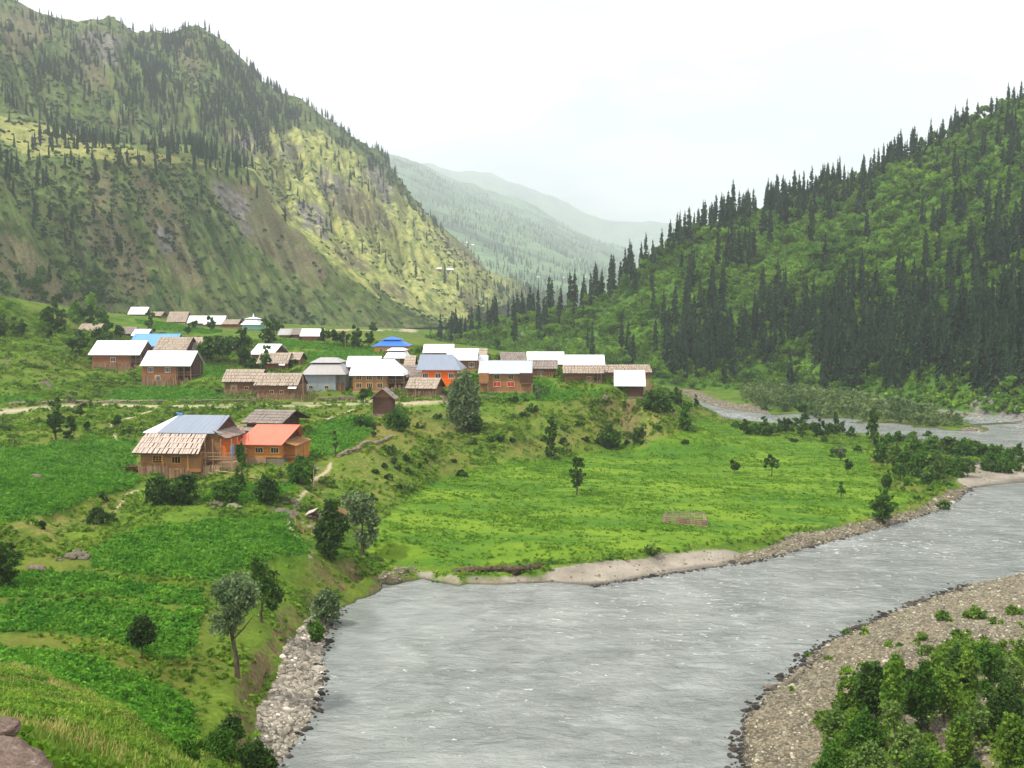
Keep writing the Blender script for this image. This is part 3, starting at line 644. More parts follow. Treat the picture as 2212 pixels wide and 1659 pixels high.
# ------------------------------------------------------------------ ground materials
def ground_mat():
    s = NT('ground_earth'); P = s.geo()
    n_big = s.noise(P, .035, 3); n_mid = s.noise(P, .22, 5, .6); n_fine = s.noise(P, 2.2, 5, .65); n_vf = s.noise(P, 9, 3, .6)
    # rough grass
    g = s.mix(s.ramp(n_mid, .35, .65), rgb(62, 92, 22), rgb(98, 124, 36))
    g = s.mix(s.ramp(n_fine, .3, .72), s.mulc(g, .55), s.mulc(g, 1.25))
    g = s.mix(s.math('MULTIPLY', s.ramp(n_big, .5, .66), .6), g, rgb(104, 100, 44))
    dryc = s.mix(s.ramp(n_fine, .35, .65), rgb(86, 98, 36), rgb(134, 126, 70))
    dryc = s.mix(s.ramp(s.noise(P, .6, 4), .45, .62), dryc, rgb(70, 96, 26))
    g = s.mix(s.math('MULTIPLY', s.attr('dry'), s.ramp(s.noise(P, .12, 4, .6), .3, .55)), g, dryc)
    g = s.mix(s.math('MULTIPLY', s.attr('slopeband'), s.ramp(s.noise(s.mapping(P, (1, 1, .4)), .09, 5, .65), .44, .62)), g, s.mix(s.ramp(n_fine, .4, .6), rgb(122, 108, 62), rgb(158, 134, 94)))
    # crops
    c = s.mix(s.ramp(n_mid, .35, .62), rgb(48, 90, 22), rgb(74, 112, 30))
    c = s.mix(s.ramp(n_fine, .34, .62), s.mulc(c, .5), s.mulc(c, 1.15))
    g = s.mix(s.ramp(s.attr('crop'), .3, .7), g, c)
    b = s.mix(s.ramp(s.noise(s.mapping(P, (.6, 2, 1), (0, 0, .15)), .07, 5, .6, 1.0), .4, .62), rgb(66, 104, 26), rgb(104, 130, 34))
    b = s.mix(s.ramp(s.noise(s.mapping(P, (.5, 2.2, 1)), .35, 5, .6), .56, .68), b, rgb(48, 94, 24))
    b = s.mix(s.ramp(n_fine, .34, .64), s.mulc(b, .86), s.mulc(b, 1.08))
    g = s.mix(s.ramp(s.attr('big'), .3, .7), g, b)
    # dirt, sand, stones
    d = s.mix(s.ramp(n_fine, .3, .7), rgb(142, 130, 104), rgb(186, 174, 148))
    g = s.mix(s.attr('dirt'), g, d)
    vor = s.node('ShaderNodeTexVoronoi'); s.lk(P, vor.inputs['Vector']); vor.inputs['Scale'].default_value = 2.6
    st = s.mix(s.ramp(vor.outputs['Color'], .1, .9), rgb(96, 88, 76), rgb(150, 140, 122))
    st = s.mix(s.ramp(vor.outputs['Distance'], .25, .55), st, rgb(84, 78, 66))
    st = s.mix(s.ramp(s.noise(P, .3, 4), .4, .7), st, rgb(136, 122, 98))
    g = s.mix(s.ramp(s.math('ADD', s.attr('stone'), s.math('MULTIPLY', s.math('SUBTRACT', n_mid, .5), .8)), .35, .6), g, st)
    sa = s.mix(s.ramp(n_mid, .3, .7), rgb(110, 104, 92), rgb(156, 149, 135))
    g = s.mix(s.ramp(s.attr('sand'), .3, .7), g, sa)
    # steep faces show earth, wet band at the water
    ng = s.node('ShaderNodeNewGeometry'); sep = s.node('ShaderNodeSeparateXYZ'); s.lk(ng.outputs['Normal'], sep.inputs[0])
    g = s.mix(s.math('MULTIPLY', s.ramp(sep.outputs['Z'], .78, .6), .8), g, s.mix(s.ramp(n_fine, .35, .65), rgb(84, 72, 50), rgb(130, 112, 82)))
    sp = s.node('ShaderNodeSeparateXYZ'); s.lk(ng.outputs['Position'], sp.inputs[0])
    g = s.mix(s.math('MULTIPLY', s.ramp(sp.outputs['Z'], .22, .02), .8), g, rgb(62, 60, 54))
    h = s.math('ADD', s.math('MULTIPLY', n_fine, .6), s.math('MULTIPLY', n_vf, .3))
    return s.done(s.bsdf(g, .95, .1, 0, s.bump(h, .8, .35)))
ground.data.materials.append(ground_mat())

def hill_mat(name, c_dark, c_light, c_bare, c_fresh_sunlit, scale=1.0, bumpd=3.0, streak=False):
    s = NT(name); P = s.geo()
    a = s.noise(s.mapping(P, (1, 1, .35)), .02 * scale, 6, .6, .6); b = s.noise(P, .13 * scale, 6, .65); c = s.noise(P, .9 * scale, 4, .7)
    g = s.mix(s.ramp(a, .38, .62), c_dark, c_light)
    cb = s.node('ShaderNodeCombineXYZ'); s.lk(s.attr('fa'), cb.inputs[0]); s.lk(s.attr('fb'), cb.inputs[1])
    st_ = s.noise(cb.outputs[0], 2.2, 6, .7, .6); st2 = s.noise(s.mapping(cb.outputs[0], (1, .5, 1)), 7, 4, .7)
    if streak:
        g = s.mix(s.ramp(st_, .42, .6), g, s.mix(s.ramp(st2, .4, .6), c_bare, s.mulc(c_light, 1.2)))
        g = s.mix(s.math('MULTIPLY', s.ramp(st2, .5, .68), .75), g, s.mulc(c_dark, .75))
    g = s.mix(s.ramp(b, .46, .62), g, s.mulc(g, .45))
    fr = s.mix(s.ramp(b, .42, .62), c_fresh_sunlit, s.mulc(c_light, .9))
    g = s.mix(s.math('MULTIPLY', s.attr('fresh_sunlit'), s.ramp(a, .22, .48)), g, fr)  # yellow-green grass; on the left mountain it also carries the painted sun patch
    g = s.mix(s.math('MULTIPLY', s.attr('dry'), s.ramp(b, .3, .5)), g, s.mix(s.ramp(c, .35, .65), s.mulc(c_bare, .7), c_bare))
    g = s.mix(s.math('MULTIPLY', s.attr('mead'), s.ramp(b, .3, .6)), g, s.mulc(c_fresh_sunlit, .8))
    vor = s.node('ShaderNodeTexVoronoi'); s.lk(s.mapping(P, (1, 1, .45)), vor.inputs['Vector']); vor.inputs['Scale'].default_value = .12 * scale
    rk = s.mix(s.ramp(s.noise(P, .25 * scale, 6, .7), .35, .65), rgb(74, 72, 70), rgb(140, 136, 128))
    g = s.mix(s.math('MULTIPLY', s.attr('rock'), s.ramp(b, .36, .48)), g, rk)
    g = s.mix(s.ramp(c, .3, .7), s.mulc(g, .8), s.mulc(g, 1.2))
    h = s.math('ADD', b, s.math('MULTIPLY', c, .3))
    return s.done(s.bsdf(g, 1.0, .05, 0, s.bump(h, .7, bumpd)))
right_hill.data.materials.append(hill_mat('hillside_growth', rgb(36, 60, 20), rgb(70, 104, 32), rgb(128, 112, 84), rgb(88, 124, 38), 1.6, 1.2))
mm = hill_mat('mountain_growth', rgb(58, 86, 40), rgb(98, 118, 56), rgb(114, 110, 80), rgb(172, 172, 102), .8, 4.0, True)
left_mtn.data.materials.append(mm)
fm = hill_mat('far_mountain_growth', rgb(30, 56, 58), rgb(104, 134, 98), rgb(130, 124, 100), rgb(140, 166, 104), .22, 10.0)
farA.data.materials.append(fm); farB.data.materials.append(fm); valley.data.materials.append(fm)

# ------------------------------------------------------------------ river
def water_mat():
    s = NT('river_water'); P = s.geo()
    w1 = s.noise(s.mapping(P, (.7, 1.3, 1), (0, 0, .5)), .9, 4, .6, .8); w2 = s.noise(P, 3.5, 3, .6); w3 = s.noise(P, .13, 3, .5)
    foamn = s.noise(s.mapping(P, (.75, 1.15, 1), (0, 0, .6)), 1.15, 7, .66, .8)
    patch = s.math('ADD', s.ramp(s.noise(P, .045, 3, .5), .40, .62), s.attr('chop'))
    calm = s.attr('calm')
    f = s.math('MULTIPLY', s.ramp(s.math('ADD', foamn, s.math('MULTIPLY', patch, .045)),   .652, .76), s.math('SUBTRACT', 1.0, calm))
    f = s.math('MAXIMUM', f, s.math('MULTIPLY', s.attr('rapid'), s.ramp(foamn, .5, .58)))
    body = s.mix(s.ramp(w3, .3, .7), rgb(106, 112, 109), rgb(130, 135, 131))
    body = s.mix(s.ramp(s.noise(s.mapping(P, (.7, 1.3, 1), (0, 0, .5)), .5, 5, .65), .5, .75), body, rgb(142, 147, 143))
    body = s.mix(s.ramp(s.noise(s.mapping(P, (.8, 1.1, 1), (0, 0, .5)), .06, 4, .6, 2.0), .4, .62), s.mulc(body, .86), s.mulc(body, 1.12))
    col = s.mix(f, body, (.58, .60, .60))
    h = s.math('ADD', s.math('ADD', s.math('MULTIPLY', w1, 1.0), s.math('MULTIPLY', w2, .3)), s.math('MULTIPLY', s.noise(s.mapping(P, (.8, 1.2, 1)), .28, 3, .5, 1.0), 1.6))
    bn = s.node('ShaderNodeBump'); s.lk(h, bn.inputs['Height']); bn.inputs['Distance'].default_value = .5
    s.lk(s.math('SUBTRACT', .75, s.math('MULTIPLY', calm, .55)), bn.inputs['Strength'])
    b = s.bsdf(col, s.math('ADD', s.math('SUBTRACT', .16, s.math('MULTIPLY', calm, .06)), s.math('MULTIPLY', f, .6)), .5, 0, bn.outputs[0])
    b.inputs['IOR'].default_value = 1.33
    return s.done(b)
wx = np.linspace(-160, 700, 260); wy = np.concatenate([np.linspace(30, 200, 200, endpoint=False), np.linspace(200, 520, 100)])
WX, WY = np.meshgrid(wx, wy)
WU, WV = proj(WX, WY, WX * 0)
WZ = (fbm(WX / 3.2, WY / 2.2, oct=3, seed=91) - .5) * .14
wme = mesh_np('river', np.stack([WX, WY, WZ - .02], -1).reshape(-1, 3), quads=grid_quads(len(wy), len(wx)), smooth=True)
calm = np.exp(-((WU - 900) / 190) ** 2 - ((WV - 1330) / 60) ** 2) + np.exp(-((WU - 760) / 70) ** 2 - ((WV - 1400) / 120) ** 2)
chop = np.exp(-((WU - 1850) / 260) ** 2 - ((WV - 1170) / 45) ** 2) + .8 * np.exp(-((WU - 1500) / 300) ** 2 - ((WV - 1330) / 60) ** 2)
rapid = inpoly(WU, WV, [(1440,830),(1640,838),(1640,848),(1440,846)]) * 1.0 + inpoly(WU, WV, [(1500,880),(1700,910),(1700,918),(1560,902)]) * .35 + inpoly(WU, WV, [(1950,874),(2212,905),(2212,930),(2060,900)]) * .4
add_attr(wme, 'chop', chop); add_attr(wme, 'calm', np.clip(calm, 0, 1)); add_attr(wme, 'rapid', np.clip(rapid, 0, 1))
wme.materials.append(water_mat())
river = link('river', wme); props(river, 'grey glacial river with broken white ripples', None, None, 'structure')
# ------------------------------------------------------------------ foliage materials and tree builders
def leaf_mat(name, ca, cb, trans=.25, scale=.5):
    s = NT(name); P = s.geo()
    oi = s.node('ShaderNodeObjectInfo').outputs['Random']
    n = s.noise(P, scale, 3, .6)
    c = s.mix(s.ramp(n, .35, .65), ca, cb)
    c = s.mix(s.math('MULTIPLY', oi, .5), c, s.mulc(c, 1.5))
    ri = s.node('ShaderNodeNewGeometry').outputs['Random Per Island']
    c = s.mix(s.ramp(ri, 0, 1), s.mulc(c, .68), s.mulc(c, 1.25))
    d = s.bsdf(c, .8, .12)
    t = s.node('ShaderNodeBsdfTranslucent'); s.lk(s.mulc(c, 1.2), t.inputs['Color'])
    mxs = s.node('ShaderNodeMixShader'); mxs.inputs[0].default_value = trans
    s.lk(d.outputs[0], mxs.inputs[1]); s.lk(t.outputs[0], mxs.inputs[2])
    return s.done(mxs)
def bark_mat(name, a, b):
    s = NT(name); P = s.obj()
    n = s.noise(s.mapping(P, (3, 3, .7)), 2.0, 5, .65)
    return s.done(s.bsdf(s.mix(s.ramp(n, .35, .65), a, b), .95, .1, 0, s.bump(n, .6, .05)))
M = {}
M['bark'] = bark_mat('bark', rgb(54, 46, 36), rgb(98, 88, 72))
M['conifer'] = leaf_mat('conifer_needles', rgb(20, 40, 24), rgb(42, 68, 38), .1, .12)
M['conifer_far'] = leaf_mat('conifer_needles_far', rgb(22, 38, 26), rgb(36, 56, 34), .1, .06)
M['broad'] = leaf_mat('broad_leaves', rgb(58, 100, 28), rgb(116, 152, 46), .4, .05)
M['dark_leaf'] = leaf_mat('dark_leaves', rgb(36, 60, 22), rgb(64, 94, 32), .25, .4)
M['mid_leaf'] = leaf_mat('mid_leaves', rgb(42, 76, 22), rgb(72, 108, 32), .3, .4)
M['willow'] = leaf_mat('willow_leaves', rgb(74, 96, 60), rgb(108, 126, 86), .25, .3)
M['sapling'] = leaf_mat('sapling_leaves', rgb(66, 100, 28), rgb(108, 138, 46), .35, .5)
M['scrub'] = leaf_mat('scrub_leaves', rgb(58, 84, 32), rgb(92, 114, 46), .25, .2)
M['crop'] = leaf_mat('crop_leaves', rgb(64, 120, 30), rgb(102, 150, 46), .3, .4)
M['grass'] = leaf_mat('dry_grass', rgb(78, 110, 34), rgb(112, 132, 54), .3, .4)

class Geo:                                                     # verts + quads collector
    def __init__(s): s.v = []; s.q = []; s.n = 0; s.m = []
    def add(s, v, q, m=0):
        v = np.asarray(v, float).reshape(-1, 3); q = np.asarray(q, int)
        s.v.append(v); s.q.append(q + s.n); s.m.append(np.full(len(q), m)); s.n += len(v)
    def arr(s): return np.concatenate(s.v), np.concatenate(s.q), np.concatenate(s.m)
    def mesh(s, name, mats, smooth=False):
        v, q, m = s.arr(); return mesh_np(name, v, quads=q, mats=mats, midx=m, smooth=smooth)
def tube(g, pts, rads, seg=6, m=0):
    pts = [np.array(p, float) for p in pts]; n = len(pts)
    rings = []
    for i, p in enumerate(pts):
        d = pts[min(i + 1, n - 1)] - pts[max(i - 1, 0)]; d /= np.linalg.norm(d) + 1e-9
        a = np.cross(d, [0, 1, .01] if abs(d[1]) < .9 else [1, 0, 0]); a /= np.linalg.norm(a); b = np.cross(d, a)
        th = np.arange(seg) * 2 * np.pi / seg
        rings.append(p + rads[i] * (np.cos(th)[:, None] * a + np.sin(th)[:, None] * b))
    q = []
    for i in range(n - 1):
        for k in range(seg):
            q.append((i * seg + k, i * seg + (k + 1) % seg, (i + 1) * seg + (k + 1) % seg, (i + 1) * seg + k))
    g.add(np.concatenate(rings), q, m)
def leaf_quads(g, C, size, r, up=.3, m=0, asp=1.6):             # C: centres; one random rhomb per centre
    n = len(C)
    a = r.normal(size=(n, 3)); a /= np.linalg.norm(a, axis=1)[:, None]
    b = r.normal(size=(n, 3)); b[:, 2] += up
    b -= (a * b).sum(1)[:, None] * a; b /= np.linalg.norm(b, axis=1)[:, None] + 1e-9
    s = size * r.uniform(.6, 1.3, n)[:, None]
    v = np.stack([C - a * s * asp / 2, C - b * s / 2, C + a * s * asp / 2, C + b * s / 2], 1).reshape(-1, 3)
    g.add(v, np.arange(n * 4).reshape(-1, 4), m)
def crown(lobes, n, size, seed, clumps=None, up=.3, shell=.55):
    r = np.random.default_rng(seed); g = Geo()
    vol = np.array([l[3] * l[4] * l[5] for l in lobes]) ** .7; pr = vol / vol.sum()
    K = clumps or max(8, n // 26)
    which = r.choice(len(lobes), K, p=pr)
    L = np.array(lobes)[which]
    d = r.normal(size=(K, 3)); d /= np.linalg.norm(d, axis=1)[:, None]
    rad = r.uniform(shell, 1.05, K)[:, None]
    cc = L[:, :3] + d * rad * L[:, 3:6]
    k = r.integers(0, K, n)
    sg = (L[k][:, 3:6]) * .17
    C = cc[k] + r.normal(size=(n, 3)) * sg
    leaf_quads(g, C, size, r, up)
    return g.mesh('crown', [])
def trunk_mesh(h, r0, limbs, seed, lean=0.0, forks=5, spread=.5):
    r = random.Random(seed); g = Geo()
    pts = [(0, 0, -.4)]; x = y = 0
    for i in range(1, 6):
        x += r.uniform(-.04, .04) * h + lean * h / 5; y += r.uniform(-.03, .03) * h
        pts.append((x, y, h * i / 5))
    tube(g, pts, [r0 * 1.25, r0, r0 * .85, r0 * .7, r0 * .5, r0 * .2], 7)
    for k in range(forks):
        i = r.randint(2, 4); p = pts[i]; a = r.uniform(0, 6.28); L = h * r.uniform(.25, .45) * spread * 1.6
        q = (p[0] + math.cos(a) * L * .5, p[1] + math.sin(a) * L * .5, p[2] + L * .45)
        e = (p[0] + math.cos(a) * L, p[1] + math.sin(a) * L, p[2] + L * 1.0)
        tube(g, [p, q, e], [r0 * .45, r0 * .3, r0 * .08], 5)
    return g.mesh('trunk', [M['bark']], True)

def conifer_geo(h, w, seed, layers=17, arms=7, ragged=.3, bare=.1, topk=.75):
    r = np.random.default_rng(seed); g = Geo()
    for i in range(layers):
        t = i / (layers - 1)
        z = h * (bare + (1 - bare) * t * .97)
        prof = (1 - t) ** topk * (0.55 + .45 * min(1, (t + .05) / .25))
        for k in range(arms if t < .8 else arms - 2):
            a = k * 2 * np.pi / arms + r.uniform(-.5, .5) + i * .9
            L = w * prof * r.uniform(1 - ragged, 1 + ragged) + .12
            if r.random() < .08: L *= .4
            dr = L * r.uniform(.15, .5); wd = L * r.uniform(.3, .48) + .15
            c, s = np.cos(a), np.sin(a)
            zz = z + r.uniform(-.3, .3) * h / layers
            root = np.array([0, 0, zz + L * .1]); mid = np.array([c * L * .55, s * L * .55, zz - dr * .25]); tip = np.array([c * L, s * L, zz - dr])
            n = np.array([-s, c, 0]) * wd / 2
            g.add([root - n * .3, root + n * .3, mid + n, mid - n, tip + n * .35, tip - n * .35], [(0, 1, 2, 3), (3, 2, 4, 5)])
            hang = h / layers * r.uniform(.8, 1.5)
            g.add([root - [0, 0, 0], mid + n * .3, mid + n * .2 - [0, 0, hang * .7], root - [0, 0, hang]], [(0, 1, 2, 3)])
            g.add([mid - n, tip, tip - [0, 0, hang * .5], mid - n * .8 - [0, 0, hang * .8]], [(0, 1, 2, 3)])
    return g
def conifer_trunk(h, w, bare):
    g = Geo(); tube(g, [(0, 0, -1.5), (0, 0, h * .4), (0, 0, h * .98)], [w * .09, w * .06, .03], 5); return g
def place(kind, crown_me, trunk_me, loc, s, rz, label, cat, group=None, name=None):
    e = link(name or kind, None, None, loc, (0, 0, rz), (s[0], s[0], s[1]) if isinstance(s, tuple) else (s, s, s))
    props(e, label, cat, group)
    if trunk_me: link('trunk', trunk_me, e)
    link('crown', crown_me, e)
    return e

# generic "stuff" scatter: the templates and the points live in one mesh, geometry nodes instance one on the other
def scatter(name, templates, mats, pts, rz, sc, pid, label, kind='stuff', tilt=None, scz=None):
    V = []; Q = []; MI = []; PIDV = []; off = 0
    for k, (v, q, m) in enumerate(templates):
        V.append(v); Q.append(q + off); MI.append(m); PIDV.append(np.full(len(v), k)); off += len(v)
    nT = off; pts = np.asarray(pts, float)
    V.append(pts)
    me = mesh_np(name, np.concatenate(V), quads=np.concatenate(Q), mats=mats, midx=np.concatenate(MI))
    z = np.zeros(nT)
    add_attr(me, 'is_pt', np.concatenate([z, np.ones(len(pts))]))
    add_attr(me, 'pid', np.concatenate(PIDV + [pid]))
    rot = np.zeros((nT + len(pts), 3)); rot[nT:, 2] = rz
    if tilt is not None: rot[nT:, 0] = tilt[0]; rot[nT:, 1] = tilt[1]
    scl = np.ones((nT + len(pts), 3)); scl[nT:] = np.asarray(sc)[:, None]
    if scz is not None: scl[nT:, 2] = scz
    for nm, A in (('prot', rot), ('pscl', scl)):
        a = me.attributes.new(nm, 'FLOAT_VECTOR', 'POINT'); a.data.foreach_set('vector', A.astype(np.float32).ravel())
    o = link(name, me); props(o, label, None, None, kind)
    ng = bpy.data.node_groups.new(name + '_scatter', 'GeometryNodeTree')
    ng.interface.new_socket('Geometry', in_out='INPUT', socket_type='NodeSocketGeometry')
    ng.interface.new_socket('Geometry', in_out='OUTPUT', socket_type='NodeSocketGeometry')
    N, L = ng.nodes, ng.links
    gi = N.new('NodeGroupInput'); go = N.new('NodeGroupOutput')
    def na(nm, dt='FLOAT'):
        n = N.new('GeometryNodeInputNamedAttribute'); n.data_type = dt; n.inputs[0].default_value = nm; return n.outputs[0]
    def sep(geo, sel):
        n = N.new('GeometryNodeSeparateGeometry'); n.domain = 'POINT'; L.new(geo, n.inputs[0]); L.new(sel, n.inputs[1]); return n
    def cmp(a, val):
        n = N.new('FunctionNodeCompare'); n.data_type = 'FLOAT'; n.operation = 'EQUAL'; L.new(a, n.inputs[0]); n.inputs[1].default_value = val
        n.inputs['Epsilon'].default_value = .1; return n.outputs[0]
    s0 = sep(gi.outputs[0], cmp(na('is_pt'), 1.0))
    j = N.new('GeometryNodeJoinGeometry')
    for k in reversed(range(len(templates))):
        sk = sep(s0.outputs[1], cmp(na('pid'), float(k)))
        gt = N.new('GeometryNodeGeometryToInstance'); L.new(sk.outputs[0], gt.inputs[0]); L.new(gt.outputs[0], j.inputs[0])
    ip = N.new('GeometryNodeInstanceOnPoints')
    L.new(s0.outputs[0], ip.inputs['Points']); L.new(j.outputs[0], ip.inputs['Instance'])
    ip.inputs['Pick Instance'].default_value = True
    L.new(na('pid'), ip.inputs['Instance Index'])
    L.new(na('prot', 'FLOAT_VECTOR'), ip.inputs['Rotation'])
    L.new(na('pscl', 'FLOAT_VECTOR'), ip.inputs['Scale'])
    L.new(ip.outputs[0], go.inputs[0])
    md = o.modifiers.new('scatter', 'NODES'); md.node_group = ng
    return o
def arrs(g, moff=0):
    v, q, m = g.arr(); return v, q, m + moff

# ---------------- conifers on the hills
def blob(u, v, lst):
    r = np.zeros(u.shape)
    for (cu, cv, ru, rv, a) in lst: r = np.maximum(r, a * np.exp(-(((u - cu) / ru) ** 2 + ((v - cv) / rv) ** 2)))
    return r
def cand_on(G, n, seed, umin, umax, r0=0, r1=None):
    r = np.random.default_rng(seed)
    g = G[r0:r1]; A = g[:-1, :-1]; B = g[1:, :-1]; C = g[:-1, 1:]
    ar = np.linalg.norm(np.cross(B - A, C - A), axis=-1)
    u, v = proj(A[..., 0], A[..., 1], A[..., 2])
    ar = ar * ((u > umin) & (u < umax) & (v > -60))
    p = (ar / ar.sum()).ravel()
    i = r.choice(len(p), n, p=p); ii, jj = np.unravel_index(i, ar.shape)
    a, b = r.random(n)[:, None], r.random(n)[:, None]
    P = g[ii, jj] * (1 - a) * (1 - b) + g[ii + 1, jj] * a * (1 - b) + g[ii, jj + 1] * (1 - a) * b + g[ii + 1, jj + 1] * a * b
    uu, vv = proj(P[:, 0], P[:, 1], P[:, 2])
    return P, uu, vv, ii + r0
R1 = np.random.default_rng(99)
P, u, v, ri = cand_on(GRt, 9000, 3, 925, 2330, 6, 170)
crest_v = np.interp(u, [a[0] for a in RCREST], [a[1] for a in RCREST])
foot_v = np.interp(u, [a[0] for a in HFOOT], [a[1] for a in HFOOT])
fh = (foot_v - v) / np.maximum(foot_v - crest_v, 1)
dens = .15 + 2.1 * np.exp(-((fh - .17) / .20) ** 2) * smooth01(u, 1330, 1560) + .75 * np.exp(-((fh - .42) / .16) ** 2) * smooth01(u, 1750, 1950) * .8
dens += .85 * np.exp(-((v - crest_v) / 30) ** 2) * smooth01(u, 1500, 1600)
dens += .10 * np.exp(-((v - crest_v) / 30) ** 2)
dens += blob(u, v, [(1790,440,90,45,1),(1680,480,60,45,.9),(1580,540,45,60,.7),(2130,640,90,110,.7),(2000,560,60,80,.5),(1480,590,50,60,.4),(1170,700,70,40,.7),(1000,745,60,30,.6),(1250,700,60,60,.5),(1350,650,60,60,.35),(1080,740,60,30,.4),(2100,430,60,60,.5),(2190,360,40,60,.5),(1300,780,60,25,.5)])
dens *= 1 - .85 * blob(u, v, [(1880,540,120,55,1),(1700,590,110,60,.9),(1500,700,90,35,.6),(2020,330,60,25,.6),(2110,330,80,40,.8),(1950,430,90,30,.6),(1700,812,90,18,.8),(2000,835,160,22,.8),(1850,640,60,40,.6)])
dens *= .35 + 1.3 * smooth01(fbm(P[:, 0] / 28, P[:, 1] / 28, oct=2, seed=71), .35, .65)
dens *= np.where(u < 1450, .45, 1); keep = R1.random(len(u)) < dens * .19
keep &= R1.random(len(u)) < .95
rc_P, rc_u, rc_v = P[keep], u[keep], v[keep]
rc_h = R1.uniform(13.5, 23.5, len(rc_P)) * (1 - .16 * smooth01(rc_v, 640, 440)) * np.interp(rc_u, [930, 1100, 1500], [1.05, 1.0, 1.0])
# the row of dark spires on the spur in the middle of the valley
sp = [(952,742,40),(963,740,46),(975,738,60),(985,738,66),(996,736,60),(1004,738,52),(1018,716,60),(1032,708,66),(1052,708,62),(1062,704,70),(1074,706,66),(1098,704,60),(1118,698,72),(1126,696,78),(1150,688,58),(1163,690,82),(1186,684,90),(1192,682,84),(1213,672,60),(1232,668,88),(1241,668,92),(1262,660,74),(1274,662,78),(1288,650,92),(1300,646,70),(1318,632,90),(1326,628,84),(1352,612,80),(1362,606,92),(1386,590,70),(1395,584,84),(1408,578,64),(1430,560,70),(1452,552,62),(1468,545,92),(1488,530,86),(1517,522,92),(1524,515,84),(1536,515,78),(1560,500,80),(1572,490,82),(1583,480,96),(1600,470,50)]
sP = []; sh = []
for (a, b, hp) in sp:
    cidx = np.argmin(np.abs(usR - a)); jv = int(150 + 8 - 2)
    uu_, vv_ = proj(GRt[8:170, cidx, 0], GRt[8:170, cidx, 1], GRt[8:170, cidx, 2])
    k = 8 + int(np.argmin(np.abs(vv_ - b))); q = GRt[k, cidx]
    sP.append(q); sh.append(hp * q[1] / F)
rc_P = np.concatenate([rc_P, sP]); rc_h = np.concatenate([rc_h, sh])
# left mountain
P, u, v, ri = cand_on(GL, 26000, 5, -60, 1240, 4, 300)
shoulder = ri < 110
dense_far = blob(u, v, [(60,120,90,70,1),(250,110,120,60,.9),(380,110,90,60,.9),(130,190,150,60,1),(330,170,40,130,1),(290,200,60,60,.8),(500,230,70,110,1),(560,300,60,70,.8),(420,330,60,60,.8),(620,260,70,40,.8),(720,320,80,40,.55),(820,380,50,60,.6),(50,230,120,60,.9),(200,270,160,40,.9),(385,260,25,110,.8),(250,60,200,30,.7),(460,130,60,70,.7),(660,400,30,60,.5),(900,450,30,60,.5),(700,490,30,40,.5),(1080,640,60,30,.7),(1020,560,90,25,.15)])
dense_far *= 1 - .9 * blob(u, v, [(90,75,70,45,1),(215,165,40,50,1),(430,130,14,70,1),(405,270,28,60,.9),(250,205,30,20,.6),(620,400,90,70,.5),(760,430,80,70,.6),(900,520,120,50,.6),(1000,600,100,40,.6)])
dense_far = np.maximum(dense_far, np.where(u > 640, .28, .6) * np.exp(-((v - np.interp(u, [a[0] for a in LRIDGE], [a[1] for a in LRIDGE])) / 14) ** 2) * (u < 960))
vb = np.interp(u, [a[0] for a in LBROW], [a[1] for a in LBROW])
dense_sh = .95 * np.exp(-((v - vb) / 22) ** 2) * (u < 580) + blob(u, v, [(60,430,80,60,.5),(30,400,60,60,.7),(160,500,25,70,.9),(200,560,45,40,.7),(300,440,20,40,.7),(490,370,50,30,1),(380,440,60,30,.15),(60,620,90,50,.4),(150,640,100,30,.4),(550,390,50,25,.6),(110,330,120,40,.9),(250,340,120,40,.9)]) + .012
clusterL = smooth01(fbm(P[:, 0] / 45, P[:, 1] / 45, P[:, 2] / 60, oct=3, seed=81), .42, .56)
pr_ = np.where(shoulder, dense_sh * .22, (dense_far * .8 + .015) * (.04 + 1.0 * clusterL) * .85)
pr_ *= np.where((ri >= 108) & (ri < 132), .8 + 1.2 * (u < 540), 1)
lit_ = inpoly(u, v, LIT_L[0]); pr_ = pr_ * np.where(lit_ & (u > 560), .33, 1)
keep = R1.random(len(u)) < pr_
lc_P, lc_u, lc_v = P[keep], u[keep], v[keep]
lc_h = R1.uniform(7.5, 14, len(lc_P)) * np.interp(lc_P[:, 1], [500, 800, 1500], [.95, 1.0, 1.15])
ls = [(785,545,28),(803,552,14),(835,570,30),(897,598,34),(962,612,44),(990,625,40),(708,470,0),(500,352,0)]
for (a, b, hp) in ls:
    if not hp: continue
    cidx = np.argmin(np.abs(usL - a)); uu_, vv_ = proj(GL[:300, cidx, 0], GL[:300, cidx, 1], GL[:300, cidx, 2])
    k = int(np.argmin(np.abs(vv_ - b))); q = GL[k, cidx]
    lc_P = np.vstack([lc_P, q]); lc_h = np.append(lc_h, hp * q[1] / F)
# far mountains: small dots of trees
P2_, u2, v2, _ = cand_on(G2, 9000, 15, 820, 1450, 0, 125)
k2 = R1.random(len(u2)) < .7 * smooth01(fbm(P2_[:, 0] / 160, P2_[:, 1] / 160, oct=3, seed=5), .42, .56)
allP = np.concatenate([rc_P, lc_P, P2_[k2]]); allh = np.concatenate([rc_h, lc_h, R1.uniform(14, 24, k2.sum())])
src = np.concatenate([np.zeros(len(rc_P)), np.ones(len(lc_P)), np.full(k2.sum(), 2)])
au, av = proj(allP[:, 0], allP[:, 1], allP[:, 2])
print('conifers', len(rc_P), len(lc_P), k2.sum())
CON = []
for k, (w, lay, arm, bare, tk) in enumerate([(.10, 18, 6, .06, .6), (.115, 16, 7, .05, .7), (.08, 18, 6, .12, .42), (.13, 15, 7, .1, .8), (.10, 17, 6, .25, .5)]):
    g = conifer_geo(1.0 * 16, w * 16, 300 + k, lay, arm, .35, bare, tk)
    tg = conifer_trunk(16, w * 16, bare)
    CON.append((g, tg, g.mesh('crown', [M['conifer']]), tg.mesh('trunk', [M['bark']])))
